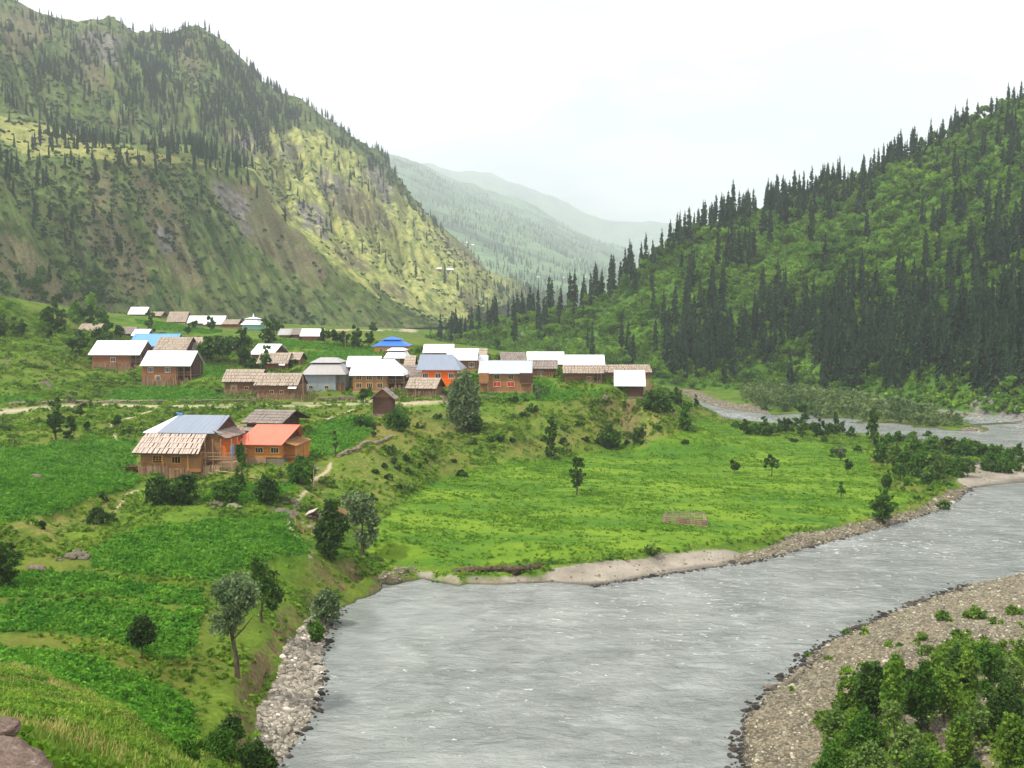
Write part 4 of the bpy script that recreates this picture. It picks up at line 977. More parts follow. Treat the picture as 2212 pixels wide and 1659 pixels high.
# which are in view and how large
size = allh / allP[:, 1]
vis = (au > -10) & (au < 2225) & (av > 0)
order = np.argsort(-size * vis)
indiv = order[:285]
def zone(u, v, what):
    a = 'above the white-roofed houses' if u < 1500 else 'above the willow island' if u < 1800 else 'above the far river bend' if u < 2050 else 'at the right picture edge'
    fv = np.interp(u, [q[0] for q in HFOOT], [q[1] for q in HFOOT]); cv = np.interp(u, [q[0] for q in RCREST], [q[1] for q in RCREST])
    t = (fv - v) / (fv - cv + 1e-6)
    b = 'near the foot of the river hillside' if t < .25 else 'halfway up the river hillside' if t < .6 else 'high on the river hillside'
    if what == 'conifer': return ('dark conifer spire %s, %s' % (b, a), 'conifers %s %s' % (b, a))
    return ('leafy green tree %s, %s' % (b, a), 'broadleaf trees %s %s' % (b, a))
tall = ('dark conifer spire standing in the dense forest on the river hillside', 'conifers of the river hillside forest')
lab = [('dark conifer standing against the sky along the crest of the right hill', 'conifers along the crest of the right hill'),
       ('slim dark conifer on the low spur behind the white-roofed houses', 'conifers on the spur behind the village'),
       ('dark conifer on the shadowed mountain shoulder above the village', 'conifers on the mountain shoulder')]
for i in indiv:
    q = allP[i]; k = int(R1.integers(0, 5)); s = allh[i] / 16
    cv = np.interp(au[i], [a[0] for a in RCREST], [a[1] for a in RCREST])
    if src[i] == 1: L = lab[2]
    elif au[i] < 1330: L = lab[1]
    elif av[i] < cv + 25: L = lab[0]
    else: L = zone(au[i], av[i], 'conifer')
    wsc = s * (R1.uniform(.6, .85) if (src[i] == 0 and au[i] < 1450) else R1.uniform(.75, 1.1))
    place('conifer_tree', CON[k][2], CON[k][3], tuple(q - [0, 0, .3]), (wsc, s), R1.uniform(0, 6.28), L[0], 'conifer', L[1])
rest = np.setdiff1d(np.arange(len(allP)), indiv)
T = []
for g, tg, a, b in CON:
    gg = Geo(); v_, q_, m_ = g.arr(); gg.add(v_, q_, 0); v_, q_, m_ = tg.arr(); gg.add(v_, q_, 1); T.append(gg.arr())
nR = len(rest)
scatter('conifer_forest', T, [M['conifer'], M['bark']], allP[rest] - [0, 0, .3], R1.uniform(0, 6.28, nR), allh[rest] / 16 * R1.uniform(.75, 1.15, nR), R1.integers(0, 5, nR), 'the rest of the dark conifer forest on the hills and mountains', scz=allh[rest] / 16)

# ---------------- broadleaf trees on the right hill
def round_crown(seed, n, R0=1.0, H=1.0, size=.3, lob=6):
    r = np.random.default_rng(seed); L = [(0, 0, 0, .75 * R0, .75 * R0, .75 * H)]
    for _ in range(lob):
        a = r.uniform(0, 6.28); d = r.uniform(.3, .6)
        L.append((math.cos(a) * d * R0, math.sin(a) * d * R0, r.uniform(-.35, .5) * H, .5 * R0, .5 * R0, .45 * H))
    return L
def crown_geo(lobes, n, size, seed, up=.3, shell=.55, K=None):
    r = np.random.default_rng(seed); g = Geo()
    vol = np.array([l[3] * l[4] * l[5] for l in lobes]) ** .7; pr = vol / vol.sum()
    K = K or max(8, n // 24)
    L = np.array(lobes)[r.choice(len(lobes), K, p=pr)]
    d = r.normal(size=(K, 3)); d /= np.linalg.norm(d, axis=1)[:, None]
    cc = L[:, :3] + d * r.uniform(shell, 1.05, K)[:, None] * L[:, 3:6]
    k = r.integers(0, K, n)
    C = cc[k] + r.normal(size=(n, 3)) * L[k][:, 3:6] * .17
    leaf_quads(g, C, size, r, up)
    return g
HB = []
for k in range(4):
    g = crown_geo([(x, y, z + 1.5, a, b, c) for x, y, z, a, b, c in round_crown(k + 50, 0)], 260, .42, k + 60)
    tg = Geo(); tube(tg, [(0, 0, -.6), (.04, 0, .8), (0, .03, 1.6)], [.1, .07, .04], 5)
    HB.append((g, tg, g.mesh('crown', [M['broad']]), tg.mesh('trunk', [M['bark']])))
P, u, v, ri = cand_on(GRt, 9000, 23, 925, 2330, 4, 166)
crest_v = np.interp(u, [a[0] for a in RCREST], [a[1] for a in RCREST]); foot_v = np.interp(u, [a[0] for a in HFOOT], [a[1] for a in HFOOT])
fh = (foot_v - v) / np.maximum(foot_v - crest_v, 1)
d2 = .55 * smooth01(fh, .1, .35) * (1 - smooth01(fh, .93, 1.0)) * smooth01(u, 1330, 1500) + .2
d2 *= .25 + 1.2 * smooth01(fbm(P[:, 0] / 22, P[:, 1] / 22, oct=2, seed=171), .38, .6)
d2 *= 1 - .8 * blob(u, v, [(1600,640,60,50,1),(1450,640,90,50,.9),(1350,720,90,60,.8),(1480,780,120,40,.7)])
keep = R1.random(len(u)) < d2 * .42
bP, bu, bv = P[keep], u[keep], v[keep]
bR = R1.uniform(1.6, 3.6, len(bP))
print('hill broadleaf', len(bP))
vis = (bu > -10) & (bu < 2225)
order = np.argsort(-(bR / bP[:, 1]) * vis); ind = order[:170]
for i in ind:
    k = int(R1.integers(0, 4)); s = bR[i]
    place('broadleaf_tree', HB[k][2], HB[k][3], tuple(bP[i] - [0, 0, .2 * s]), (s, s * R1.uniform(.8, 1.1)), R1.uniform(0, 6.28), zone(bu[i], bv[i], 'b')[0], 'tree', zone(bu[i], bv[i], 'b')[1])
rest = np.setdiff1d(np.arange(len(bP)), ind)
# undergrowth on the right hill, bushes on the left mountain and slopes
P, u, v, ri = cand_on(GRt, 17000, 29, 925, 2330, 2, 166)
dU = .35 + .65 * smooth01(fbm(P[:, 0] / 12, P[:, 1] / 12, oct=2, seed=181), .4, .6)
ku = R1.random(len(u)) < dU * 1.0
T = []
for g, tg, a, b in HB:
    gg = Geo(); v_, q_, m_ = g.arr(); gg.add(v_, q_, 0); v_, q_, m_ = tg.arr(); gg.add(v_, q_, 1); T.append(gg.arr())
for k in range(2):
    T.append(crown_geo([(0, 0, .25, 1, 1, .5), (.5, .3, .35, .5, .5, .4), (-.5, .2, .3, .5, .6, .4)], 90, .42, 90 + k).arr())
p1 = bP[rest]; p2 = P[ku]
pts = np.concatenate([p1, p2]); scs = np.concatenate([bR[rest], R1.uniform(.8, 2.4, len(p2))])
pid = np.concatenate([R1.integers(0, 4, len(p1)), R1.integers(4, 6, len(p2))])
scatter('woodland_growth', T, [M['broad'], M['bark']], pts, R1.uniform(0, 6.28, len(pts)), scs, pid, 'leafy undergrowth and smaller trees covering the right hill')
P, u, v, ri = cand_on(GL, 46000, 37, -60, 1240, 0, 300)
zb = fbm(P[:, 0] / 40 + P[:, 2] / 40, P[:, 1] / 60, P[:, 2] / 120, oct=3, seed=47)
band = smooth01(zb, .5, .6)
kb = R1.random(len(u)) < np.where(ri < 112, band * .95 + .08, band * .3 + .05) * (P[:, 1] < 1500) * np.where(inpoly(u, v, LIT_L[0]) & (u > 560), .4, 1)
lp = P[kb]; 
M['mscrub'] = leaf_mat('mountain_scrub_leaves', rgb(36, 66, 28), rgb(62, 94, 38), .2, .05)
TL = [crown_geo([(0, 0, .3, 1, 1, .6), (.5, .3, .5, .5, .5, .4)], 50, .55, 190 + k).arr() for k in range(3)]
scatter('mountain_scrub', TL, [M['mscrub']], lp, R1.uniform(0, 6.28, len(lp)), R1.uniform(.7, 2.0, len(lp)) * np.interp(lp[:, 1], [500, 1500], [.9, 1.6]), R1.integers(0, 3, len(lp)), 'low green scrub in bands on the mountain slopes')
# ------------------------------------------------------------------ building materials
def wood_mat(name, a, b, sc=1.0, horiz=True, dirt=.35):
    s = NT(name); P = s.obj()
    n1 = s.noise(s.mapping(P, (1.2, 1.2, 9) if horiz else (9, 9, 1.0)), 1.1 * sc, 5, .65)
    n2 = s.noise(P, .45, 3, .6)
    ri = s.node('ShaderNodeNewGeometry').outputs['Random Per Island']
    c = s.mix(s.ramp(n1, .3, .7), a, b)
    c = s.mix(s.math('MULTIPLY', ri, .35), c, s.mulc(c, .6))
    c = s.mix(s.math('MULTIPLY', s.ramp(n2, .48, .72), dirt), c, rgb(66, 50, 38))
    return s.done(s.bsdf(c, .9, .15, 0, s.bump(n1, .5, .04)))
def tin_mat(name, col, rust=.15, rough=.45, spec=.35):
    s = NT(name); P = s.obj()
    n = s.noise(s.mapping(P, (1.5, .35, .5)), .7, 5, .6); n3 = s.noise(P, 3.5, 4, .7)
    c = s.mix(s.ramp(n, .3, .75), s.mulc(col, 1.0) if False else col, tuple(x * .86 for x in col))
    c = s.mix(s.math('MULTIPLY', s.ramp(s.noise(s.mapping(P, (1, .3, .3)), .5, 6, .7), .58, .74), rust), c, rgb(140, 104, 78))
    return s.done(s.bsdf(c, s.ramp(n3, -.6, 1.9), spec, 0, s.bump(n3, .15, .02)))
M['log'] = wood_mat('weathered_log', rgb(98, 70, 50), rgb(142, 108, 80))
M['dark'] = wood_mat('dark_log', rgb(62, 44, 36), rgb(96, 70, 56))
M['brick'] = wood_mat('red_brown_log', rgb(116, 76, 48), rgb(156, 108, 72))
M['wood'] = wood_mat('timber_planks', rgb(134, 94, 58), rgb(168, 126, 84), dirt=.3)
M['woodlight'] = wood_mat('golden_planks', rgb(176, 106, 40), rgb(204, 140, 66), dirt=.2)
M['orange'] = wood_mat('orange_planks', rgb(196, 96, 34), rgb(214, 116, 48), dirt=.2)
M['orange2'] = wood_mat('orange_paint', rgb(232, 98, 4), rgb(244, 112, 10), dirt=.06)
M['ochre'] = wood_mat('ochre_paint', rgb(206, 146, 54), rgb(222, 166, 76), dirt=.12)
M['plaster'] = wood_mat('white_plaster', rgb(206, 204, 196), rgb(226, 224, 216), dirt=.12)
M['teal'] = wood_mat('teal_paint', rgb(110, 178, 158), rgb(150, 200, 184), dirt=.1)
M['tinwall'] = tin_mat('grey_sheet_wall', rgb(140, 152, 158), .3, .4)
M['mud'] = wood_mat('mud_render', rgb(150, 124, 94), rgb(176, 150, 118), dirt=.25)
M['stonew'] = wood_mat('dry_stone', rgb(92, 84, 74), rgb(146, 136, 120), 2.0, dirt=.3)
M['post'] = wood_mat('pale_posts', rgb(140, 116, 90), rgb(176, 152, 122), horiz=False, dirt=.2)
M['sticks'] = wood_mat('stick_skirt', rgb(116, 90, 68), rgb(162, 134, 106), horiz=False)
M['white'] = tin_mat('white_sheet', (.80, .82, .84), .05)
M['grey'] = tin_mat('blue_grey_sheet', rgb(126, 136, 150), .05)
M['grey2'] = tin_mat('pale_grey_sheet', rgb(168, 176, 186), .08)
M['tin'] = tin_mat('weathered_tin', rgb(158, 156, 154), .45)
M['blue'] = tin_mat('bright_blue_sheet', rgb(38, 106, 206), .0)
M['blue2'] = tin_mat('pale_blue_sheet', rgb(96, 150, 200), .05)
M['salmon'] = tin_mat('salmon_orange_sheet', rgb(238, 112, 88), .0)
M['shake'] = wood_mat('grey_wood_shakes', rgb(138, 126, 112), rgb(186, 172, 154), horiz=False, dirt=.25)
M['shake2'] = wood_mat('dark_grey_shakes', rgb(112, 104, 98), rgb(160, 150, 140), horiz=False, dirt=.3)
M['shake3'] = wood_mat('pale_new_shakes', rgb(160, 144, 132), rgb(200, 184, 172), horiz=False, dirt=.12)
def plain(name, col, rough=.6, spec=.3):
    s = NT(name); n = s.noise(s.obj(), 2.0, 3)
    return s.done(s.bsdf(s.mix(s.ramp(n, .3, .7), col, tuple(x * .8 for x in col)), rough, spec))
M['glass'] = plain('dark_glass', (.012, .014, .016), .15, .5)
M['frame'] = plain('cream_window_frame', rgb(214, 186, 140))
M['framew'] = plain('white_window_frame', rgb(222, 218, 206))
M['frameo'] = plain('ochre_window_frame', rgb(206, 146, 60))
M['red'] = plain('red_shutters', rgb(170, 38, 46))
M['void'] = plain('unlit_wood', (.03, .022, .017), .9, .1)
M['skyblue'] = plain('blue_cloth', rgb(90, 140, 186), .8, .1)

BOXQ = np.array([(0, 3, 2, 1), (4, 5, 6, 7), (0, 1, 5, 4), (1, 2, 6, 5), (2, 3, 7, 6), (3, 0, 4, 7)])
def box(g, x0, x1, y0, y1, z0, z1, m=0):
    g.add([(x0, y0, z0), (x1, y0, z0), (x1, y1, z0), (x0, y1, z0), (x0, y0, z1), (x1, y0, z1), (x1, y1, z1), (x0, y1, z1)], BOXQ, m)
def beam(g, a, b, w, m=0):
    tube(g, [a, b], [w, w * .85], 4, m)
def slab(g, quad, th, m=0):                                    # quad: 4 top corners, thickness downwards
    q = np.array(quad, float); lo = q - [0, 0, th]
    g.add(np.concatenate([lo, q]), BOXQ, m)
def part(name, g, mat, parent, kind=None, smooth=False):
    o = link(name, g.mesh(name, [mat], smooth), parent)
    if kind: o['kind'] = kind
    return o
def courses(g, x0, x1, y0, y1, z0, z1, ch, r):                 # horizontal logs/planks on four sides, each course a little proud or shy
    n = max(1, round((z1 - z0) / ch)); c = (z1 - z0) / n
    for i in range(n):
        j = r.uniform(0, .05); za, zb = z0 + i * c, z0 + (i + 1) * c - .018
        e = r.uniform(.0, .12) if i % 2 else 0
        box(g, x0 - e, x1 + e, y0 - j, y0 + .16, za, zb); box(g, x0 - e, x1 + e, y1 - .16, y1 + j, za, zb)
        box(g, x0 - j, x0 + .16, y0 + .165, y1 - .165, za, zb); box(g, x1 - .16, x1 + j, y0 + .165, y1 - .165, za, zb)
    box(g, x0 + .12, x1 - .12, y0 + .12, y1 - .12, z0, z1 - .03)
def planks_on(g, quad, rows, pw, r, th=.05, m=0, over=.3, objs=None, jit=.14):
    # quad: eave-left, eave-right, ridge-right, ridge-left ; shakes laid in rows from the eave up
    el, er, rr, rl = [np.array(p, float) for p in quad]
    nrm = np.cross(er - el, rl - el); nrm /= np.linalg.norm(nrm)
    for i in range(rows):
        t0 = i / rows; t1 = min(1.0, (i + 1 + over) / rows)
        a0, b0 = el + (rl - el) * t0, er + (rr - er) * t0
        a1, b1 = el + (rl - el) * t1, er + (rr - er) * t1
        L = np.linalg.norm(b0 - a0); n = max(2, int(L / pw))
        cuts = np.linspace(0, 1, n + 1); cuts[1:-1] += np.array([r.uniform(-.25, .25) / n for _ in range(n - 1)])
        sag = r.uniform(-.1, .1)
        for k in range(n):
            f0, f1 = cuts[k], cuts[k + 1] - .008
            d = r.uniform(-jit, jit) / rows + .05 / rows * math.sin(k * .7 + i)
            lift = .05 + th * 1.6 + r.uniform(0, .05)
            up = (a1 - a0) * d
            tw = r.uniform(-.012, .012)
            p0 = a0 + (b0 - a0) * (f0 + tw) + nrm * lift - up; p1 = a0 + (b0 - a0) * (f1 + tw) + nrm * (lift + r.uniform(-.02, .03)) - up
            p2 = a1 + (b1 - a1) * f1 + nrm * .04; p3 = a1 + (b1 - a1) * f0 + nrm * .04
            V = np.array([p0 - nrm * th, p1 - nrm * th, p2 - nrm * th, p3 - nrm * th, p0, p1, p2, p3])
            if objs is None: g.add(V, BOXQ, m)
            else: objs.append(V)
def shake_objs(Vs, mat, parent, name='shingle'):
    # alike shingles share one unit mesh; each is an object placed and scaled to its spot
    unit = None
    for V in Vs:
        o_ = V[4]; ex = V[5] - V[4]; ey = V[7] - V[4]; ez = V[4] - V[0]
        if unit is None:
            g = Geo(); g.add([(0, 0, -1), (1, 0.01, -1), (.985, 1, -1), (.02, 1, -1), (0, 0, 0), (.5, -.02, .12), (.985, 1, 0), (.02, 1, 0)], BOXQ)
            g2 = Geo(); g2.add([(0, 0, -1), (1, 0, -1), (.98, 1, -1), (.01, 1, -1), (0, 0, 0), (1, 0, 0), (.98, 1, 0), (.01, 1, 0)], BOXQ)
            unit = g2.mesh(name, [mat])
        o = link(name, unit, parent)
        mtx = Matrix(((ex[0], ey[0], ez[0], o_[0]), (ex[1], ey[1], ez[1], o_[1]), (ex[2], ey[2], ez[2], o_[2]), (0, 0, 0, 1)))
        o.matrix_local = mtx
def window(root, x, y, z, w, h, fr='frame', cols=2, rows_=1, pane='glass', depth=.07):
    g = Geo(); t = .09
    box(g, x - w / 2 - t, x + w / 2 + t, y - depth, y + .02, z - t, z); box(g, x - w / 2 - t, x + w / 2 + t, y - depth, y + .02, z + h, z + h + t)
    box(g, x - w / 2 - t, x - w / 2, y - depth + .004, y + .02, z, z + h); box(g, x + w / 2, x + w / 2 + t, y - depth + .004, y + .02, z, z + h)
    for i in range(1, cols): xx = x - w / 2 + w * i / cols; box(g, xx - .03, xx + .03, y - depth + .02, y, z, z + h)
    for i in range(1, rows_): zz = z + h * i / rows_; box(g, x - w / 2, x + w / 2, y - depth + .024, y, zz - .03, zz + .03)
    o = part('window', g, M[fr], root)
    gp = Geo(); box(gp, x - w / 2, x + w / 2, y - .03, y + .1, z, z + h)
    part('pane', gp, M[pane], o)
    return o
def gable_roof(root, w, d, h, hr, ol, orr, hl, hrr, mat, shake, r, fo=.75, near=False, two=True):
    xl, xr = -ol, w + orr; ym = d / 2
    ov = fo * (hr - h) / ym                                     # eave drops with the overhang
    zf = h - ov + .15
    zt = hr + .12
    F4 = [(xl, -fo, zf), (xr, -fo, zf), (xr - hrr, ym, zt), (xl + hl, ym, zt)]
    B4 = [(xr, d + fo, zf), (xl, d + fo, zf), (xl + hl, ym, zt), (xr - hrr, ym, zt)]
    g = Geo(); slab(g, F4, .1); slab(g, B4, .1)
    if hl > .05: slab(g, [(xl, d + fo, zf - .003), (xl, -fo, zf - .003), (xl + hl, ym, zt - .003), (xl + hl, ym + .01, zt - .003)], .1)
    if hrr > .05: slab(g, [(xr, -fo, zf - .003), (xr, d + fo, zf - .003), (xr - hrr, ym + .01, zt - .003), (xr - hrr, ym, zt - .003)], .1)
    if not shake:
        n = max(3, int((xr - xl) / .8))
        for i in range(n + 1):                                  # folded seams of the sheets
            f = i / n
            a = np.array(F4[0]) * (1 - f) + np.array(F4[1]) * f; b = np.array(F4[3]) * (1 - f) + np.array(F4[2]) * f
            beam(g, a + [0, 0, .01], b + [0, 0, .01], .022)
        beam(g, np.array(F4[3]) + [0, 0, .02], np.array(F4[2]) + [0, 0, .02], .07)
        roof = part('roof', g, M[mat], root)
    else:
        roof = part('roof', g, M['dark'], root)
        sl = math.hypot(ym + fo, zt - zf); rows = max(2, round(sl / 1.15))
        gs = Geo()
        if near:
            obs = []; planks_on(None, F4, rows, .42, r, objs=obs); shake_objs(obs, M[mat], roof)
        else: planks_on(gs, F4, rows, .36, r)
        planks_on(gs, B4, rows, .5, r)
        o = part('shingles', gs, M[mat], roof, 'stuff')
    return roof
def gable_walls(root, w, d, h, hr, mat):
    g = Geo()
    for x in (0.02, w - .14):
        n = 6; ym = d / 2
        for i in range(n):
            za, zb = h + (hr - h) * i / n, h + (hr - h) * (i + 1) / n - .02
            y0 = ym * i / n + .25; y1 = d - y0
            if y1 > y0: box(g, x, x + .12, y0, y1, za - .02, zb - .02)
    return part('gable', g, M[mat], root)
def hip_tier(g, x0, x1, y0, y1, z0, ix, iy, z1):
    A = [(x0, y0, z0), (x1, y0, z0), (x1, y1, z0), (x0, y1, z0)]; B = [(x0 + ix[0], y0 + iy, z1), (x1 - ix[1], y0 + iy, z1), (x1 - ix[1], y1 - iy, z1), (x0 + ix[0], y1 - iy, z1)]
    lo = [(a[0], a[1], a[2] - .1) for a in A] + [(b[0], b[1], b[2]) for b in B]
    g.add(lo, BOXQ)

def build_house(h):
    g0 = h['g']; w, d, hh, hr = g0['w'], g0['d'], g0['hw'], g0['hr']
    r = random.Random(hash(h['label']) & 0 or int(h['u0'] * 7 + h['vb']))
    root = link('house', None, None, tuple(g0['p']), (0, 0, g0['a']))
    props(root, h['label'], 'house', None)
    wall = h['wall']; wm = 'tinwall' if wall == 'tin' else wall
    shake = h['roof'].startswith('shake')
    gw = Geo(); gal = h.get('gal', 0)
    wx = w
    skirt_h = hh * .42 if h.get('skirt') else .5
    if wm == 'tinwall':
        box(gw, 0, w * .78, 0, d, -1, hh)
        for i in range(int(w * .78 / .5)): box(gw, i * .5, i * .5 + .2, -.03, 0.01, .1, hh - .05)
        box(gw, w * .78, w, 1.5, d - .01, -1, hh - .01); g2 = Geo(); box(g2, w * .782, w - .02, .35, .45, 0.0, hh * .52); 
        part('board_screen', g2, M['log'], root)
        g3 = Geo()
        for xx in (w * .8, w * .9, w - .05): beam(g3, (xx, .2, -.5), (xx, .2, hh), .07)
        part('post', g3, M['post'], root)
    else:
        courses(gw, 0, wx, 0, d, 0, hh, .3, r)
    part('wall', gw, M[wm], root)
    gp = Geo(); box(gp, -.12, w + .12, -.12, d + .12, -2.0, .38 if not h.get('skirt') else .25)
    part('plinth', gp, M['mud' if wall in ('wood', 'woodlight', 'orange', 'ochre', 'brick') else 'stonew'], root)
    if h['kind'] == 'gable':
        gable_roof(root, w + gal, d, hh, hr, h['ol'], h['orr'], h['hl'], h['hr'], h['roof'], shake, r)
        if h['hl'] == 0 or h['hr'] == 0:
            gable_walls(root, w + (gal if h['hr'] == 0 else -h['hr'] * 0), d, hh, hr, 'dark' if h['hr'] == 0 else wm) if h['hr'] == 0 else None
    elif h['kind'] == 'step':
        gable_roof(root, w, d, hh, hr, h['ol'], h['orr'], 0, 0, h['roof'], shake, r)
        g = Geo(); F4 = [(-.5, -3.2, hh - 2.1), (w + .4, -3.2, hh - 2.1), (w + .4, -.6, hh - .9), (-.5, -.6, hh - .9)]; slab(g, F4, .1); lr = part('lean_to_roof', g, M['dark'], root)
        gs = Geo(); planks_on(gs, F4, 2, .36, r); part('shingles', gs, M[h['roof']], lr, 'stuff')
        g = Geo(); courses(g, .2, w - .2, -2.6, -.2, -1.5, hh - 2.2, .3, r); part('lean_to_wall', g, M[wm], root)
    elif h['kind'] == 'front':                                   # gable faces the viewer
        g = Geo(); n = 7
        for i in range(n):
            za, zb = hh + (hr - hh) * i / n, hh + (hr - hh) * (i + 1) / n - .02; x0 = w / 2 * i / n + .2
            box(g, x0, w - x0, .04, .16, za, zb)
        part('gable', g, M['brick'], root)
        g = Geo(); gs = Geo(); fo = .7
        for sgn in (0, 1):
            if sgn == 0: Q = [(-.6, d + .4, hh - .5), (-.6, -fo, hh - .5), (w / 2, -fo, hr + .1), (w / 2, d + .4, hr + .1)]
            else: Q = [(w + .6, -fo, hh - .5), (w + .6, d + .4, hh - .5), (w / 2, d + .4, hr + .1), (w / 2, -fo, hr + .1)]
            slab(g, Q, .1); planks_on(gs, Q, 3, .4, r)
        rf = part('roof', g, M['dark'], root); part('shingles', gs, M[h['roof']], rf, 'stuff')
    elif h['kind'] == 'pagoda':
        g = Geo(); rise = hr - hh; o1, o2 = h['ol'], h['orr']; fo = .8
        hx = h['hl']; small = h.get('tiersmall')
        zmid = hh + rise * (.62 if not small else .55); a = .62 if not small else .55
        inset = min(d, w) * (.22 if not small else .3)
        hip_tier(g, -o1, w + o2, -fo, d + fo, hh - .1, (hx * .62, h['hr'] * .62), inset, zmid)
        xi0, xi1 = -o1 + hx * .62, w + o2 - h['hr'] * .62
        lower = part('roof', g, M[h['roof']], root)
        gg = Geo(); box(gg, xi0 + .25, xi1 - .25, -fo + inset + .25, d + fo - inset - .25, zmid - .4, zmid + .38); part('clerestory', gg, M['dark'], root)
        g = Geo(); hip_tier(g, xi0 - .35, xi1 + .35, -fo + inset - .35, d + fo - inset + .35, zmid + .45, (h['hl'] * .55, h['hr'] * .55), (d + 2 * fo - 2 * inset) * .46, hr + .1)
        part('upper_roof', g, M[h['roof']], root)
        if h.get('finial'):
            g = Geo(); tube(g, [(w / 2, d / 2, hr - .2), (w / 2, d / 2, hr + .5), (w / 2, d / 2, hr + 1.6)], [.35, .3, .03], 6); part('finial', g, M['white'], root)
    # windows
    fr = {'wood': 'frame', 'orange2': 'framew', 'brick': 'framew', 'woodlight': 'frame', 'ochre': 'framew', 'plaster': 'frame'}.get(wall, 'frame')
    for fx, fz in h.get('win', []):
        big = wall in ('wood', 'orange2', 'brick')
        window(root, fx * w, -.06, fz * hh - .45, 1.15 if big else .8, 1.05 if big else .7, fr, 3 if big else 2)
    for fx, fz in h.get('redwin', []):
        window(root, fx * w, -.06, fz * hh - .45, 1.5, 1.0, 'frame', 2, 1, 'red')
    if h.get('patch'):
        g = Geo(); cx, cz = h['patch']; box(g, cx * w - .8, cx * w + .8, -.09, .02, cz * hh - 1.0, cz * hh + .9); part('plaster_patch', g, M['mud'], root)
    if h.get('skirt'):                                           # upright boards and sticks against the lower wall
        g = Geo(); x = 0
        while x < w:
            bw = r.uniform(.12, .3); hgt = skirt_h * r.uniform(.6, 1.15); t = r.uniform(-.15, .1)
            box(g, x, x + bw, -.3 + r.uniform(-.1, .08), -.2 + r.uniform(.0, .06), -1.2, hgt); x += bw + r.uniform(.0, .14)
        part('board_skirt', g, M['sticks'], root, 'stuff')
    if gal:
        g = Geo(); y1 = d * .8; box(g, w + .02, w + gal, .3, y1, hh * .48, hh * .48 + .14); part('gallery_floor', g, M['log'], root)
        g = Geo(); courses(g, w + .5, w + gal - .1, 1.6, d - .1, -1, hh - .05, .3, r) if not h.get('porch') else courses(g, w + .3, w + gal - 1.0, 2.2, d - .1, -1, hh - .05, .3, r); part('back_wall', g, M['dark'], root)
        for k, (xx, yy) in enumerate([(w + .15, .3), (w + gal * .5, .3), (w + gal - .1, .3), (w + gal - .1, y1)]):
            gp_ = Geo(); beam(gp_, (xx, yy, -1.2), (xx, yy, hh + .2), .1); part('post', gp_, M['post'], root)
        g = Geo(); beam(g, (w + .1, .28, hh * .48 + .9), (w + gal, .28, hh * .48 + .9), .05)
        for k in range(int(gal / .35)): beam(g, (w + .2 + k * .35, .28, hh * .48 + .1), (w + .2 + k * .35, .28, hh * .48 + .9), .035)
        part('railing', g, M['post'], root)
        g = Geo(); x = w
        while x < w + gal:
            box(g, x, x + .2, .05, .15, -1.2, hh * r.uniform(.2, .42)); x += r.uniform(.2, .45)
        part('board_skirt', g, M['sticks'], root, 'stuff')
    if h.get('awn'):
        f0, f1 = h['awn']; fa = min(f0, f1); z = hh * .86
        g = Geo(); slab(g, [(w * (fa if fa > .5 else .5), -1.3, z - .35), (w * .98, -1.3, z - .35), (w * .98, -.05, z + .35), (w * (fa if fa > .5 else .5), -.05, z + .35)], .05); part('awning', g, M['white'], root)
    if h.get('bays'):
        for x0, x1, mt in ((-.1, w * .17, 'wood'), (w * .78, w + .3, 'dark')):
            g = Geo(); courses(g, x0, x1, -.9, -.06, hh * .5, hh - .1, .3, r); part('bay', g, M[mt], root)
            g = Geo(); box(g, x0, x1, -.95, -.05, hh * .46, hh * .5 - .01); part('bay_floor', g, M['log'], root)
            for xx in (x0 + .1, x1 - .1):
                g = Geo(); beam(g, (xx, -.8, -1), (xx, -.8, hh * .46), .09); part('post', g, M['post'], root)
    if h.get('sticks'):
        g = Geo(); x = w * .35
        while x < w * 1.1:
            beam(g, (x, -.9, -.8), (x + r.uniform(-.2, .2), -.8, 1.3), .06); x += r.uniform(.3, .6)
        part('stick_fence', g, M['post'], root, 'stuff')
    return root
for h in HOUSES: build_house(h)

# ---------------- the large lower farmhouse
h = LOWER[0]; g0 = h['g']; r = random.Random(8)
root = link('farmhouse', None, None, tuple(g0['p']), (0, 0, g0['a'])); props(root, h['label'], 'house')
w, d = g0['w'], g0['d']; S = 152 / F
zE = PD(305, 980, 151)[2] - g0['p'].z; zT = PD(305, 938, 153)[2] - g0['p'].z; zR = PD(440, 896, 158)[2] - g0['p'].z
g = Geo(); courses(g, 0, w, 0, 4.0, 1.0, zE + .25, .22, r); courses(g, .1, w + 1.8, 3.0, d + 1, 1.0, zT, .26, r); part('wall', g, M['wood'], root)
g = Geo(); box(g, -.1, w - 1.5, .1, d, -1.5, 1.02); part('plinth', g, M['mud'], root)
for f0 in (.36, .78):
    g = Geo(); box(g, w * f0, w * f0 + .22, -.1, -.0, 1.0, zE + .2); part('corner_board', g, M['frameo'], root)
window(root, w * .28, -.06, 2.35, 1.35, .95, 'frameo', 3, 3); window(root, w * .60, -.06, 2.35, 1.3, .95, 'frameo', 3, 1)
g = Geo(); x = -.3
for x in np.arange(-.3, w * .8, .17):
    hgt = 1.3 + (.9 if x < w * .45 else .1) + r.uniform(-.45, .25); bw = r.uniform(.07, .15)
    g.add([(x, -.35, -1), (x + bw, -.35, -1), (x + bw, -.25, -1), (x, -.25, -1), (x + r.uniform(-.1, .1), -.18, hgt), (x + bw, -.18, hgt), (x + bw, -.1, hgt), (x, -.1, hgt)], BOXQ)
part('board_skirt', g, M['sticks'], root, 'stuff')
F4 = [(-.95, -1.0, zE), (w + .1, -1.0, zE), (w + .15, 2.6, zT), (-.15, 2.6, zT)]
g = Geo(); slab(g, F4, .12); lr = part('lean_to_roof', g, M['dark'], root)
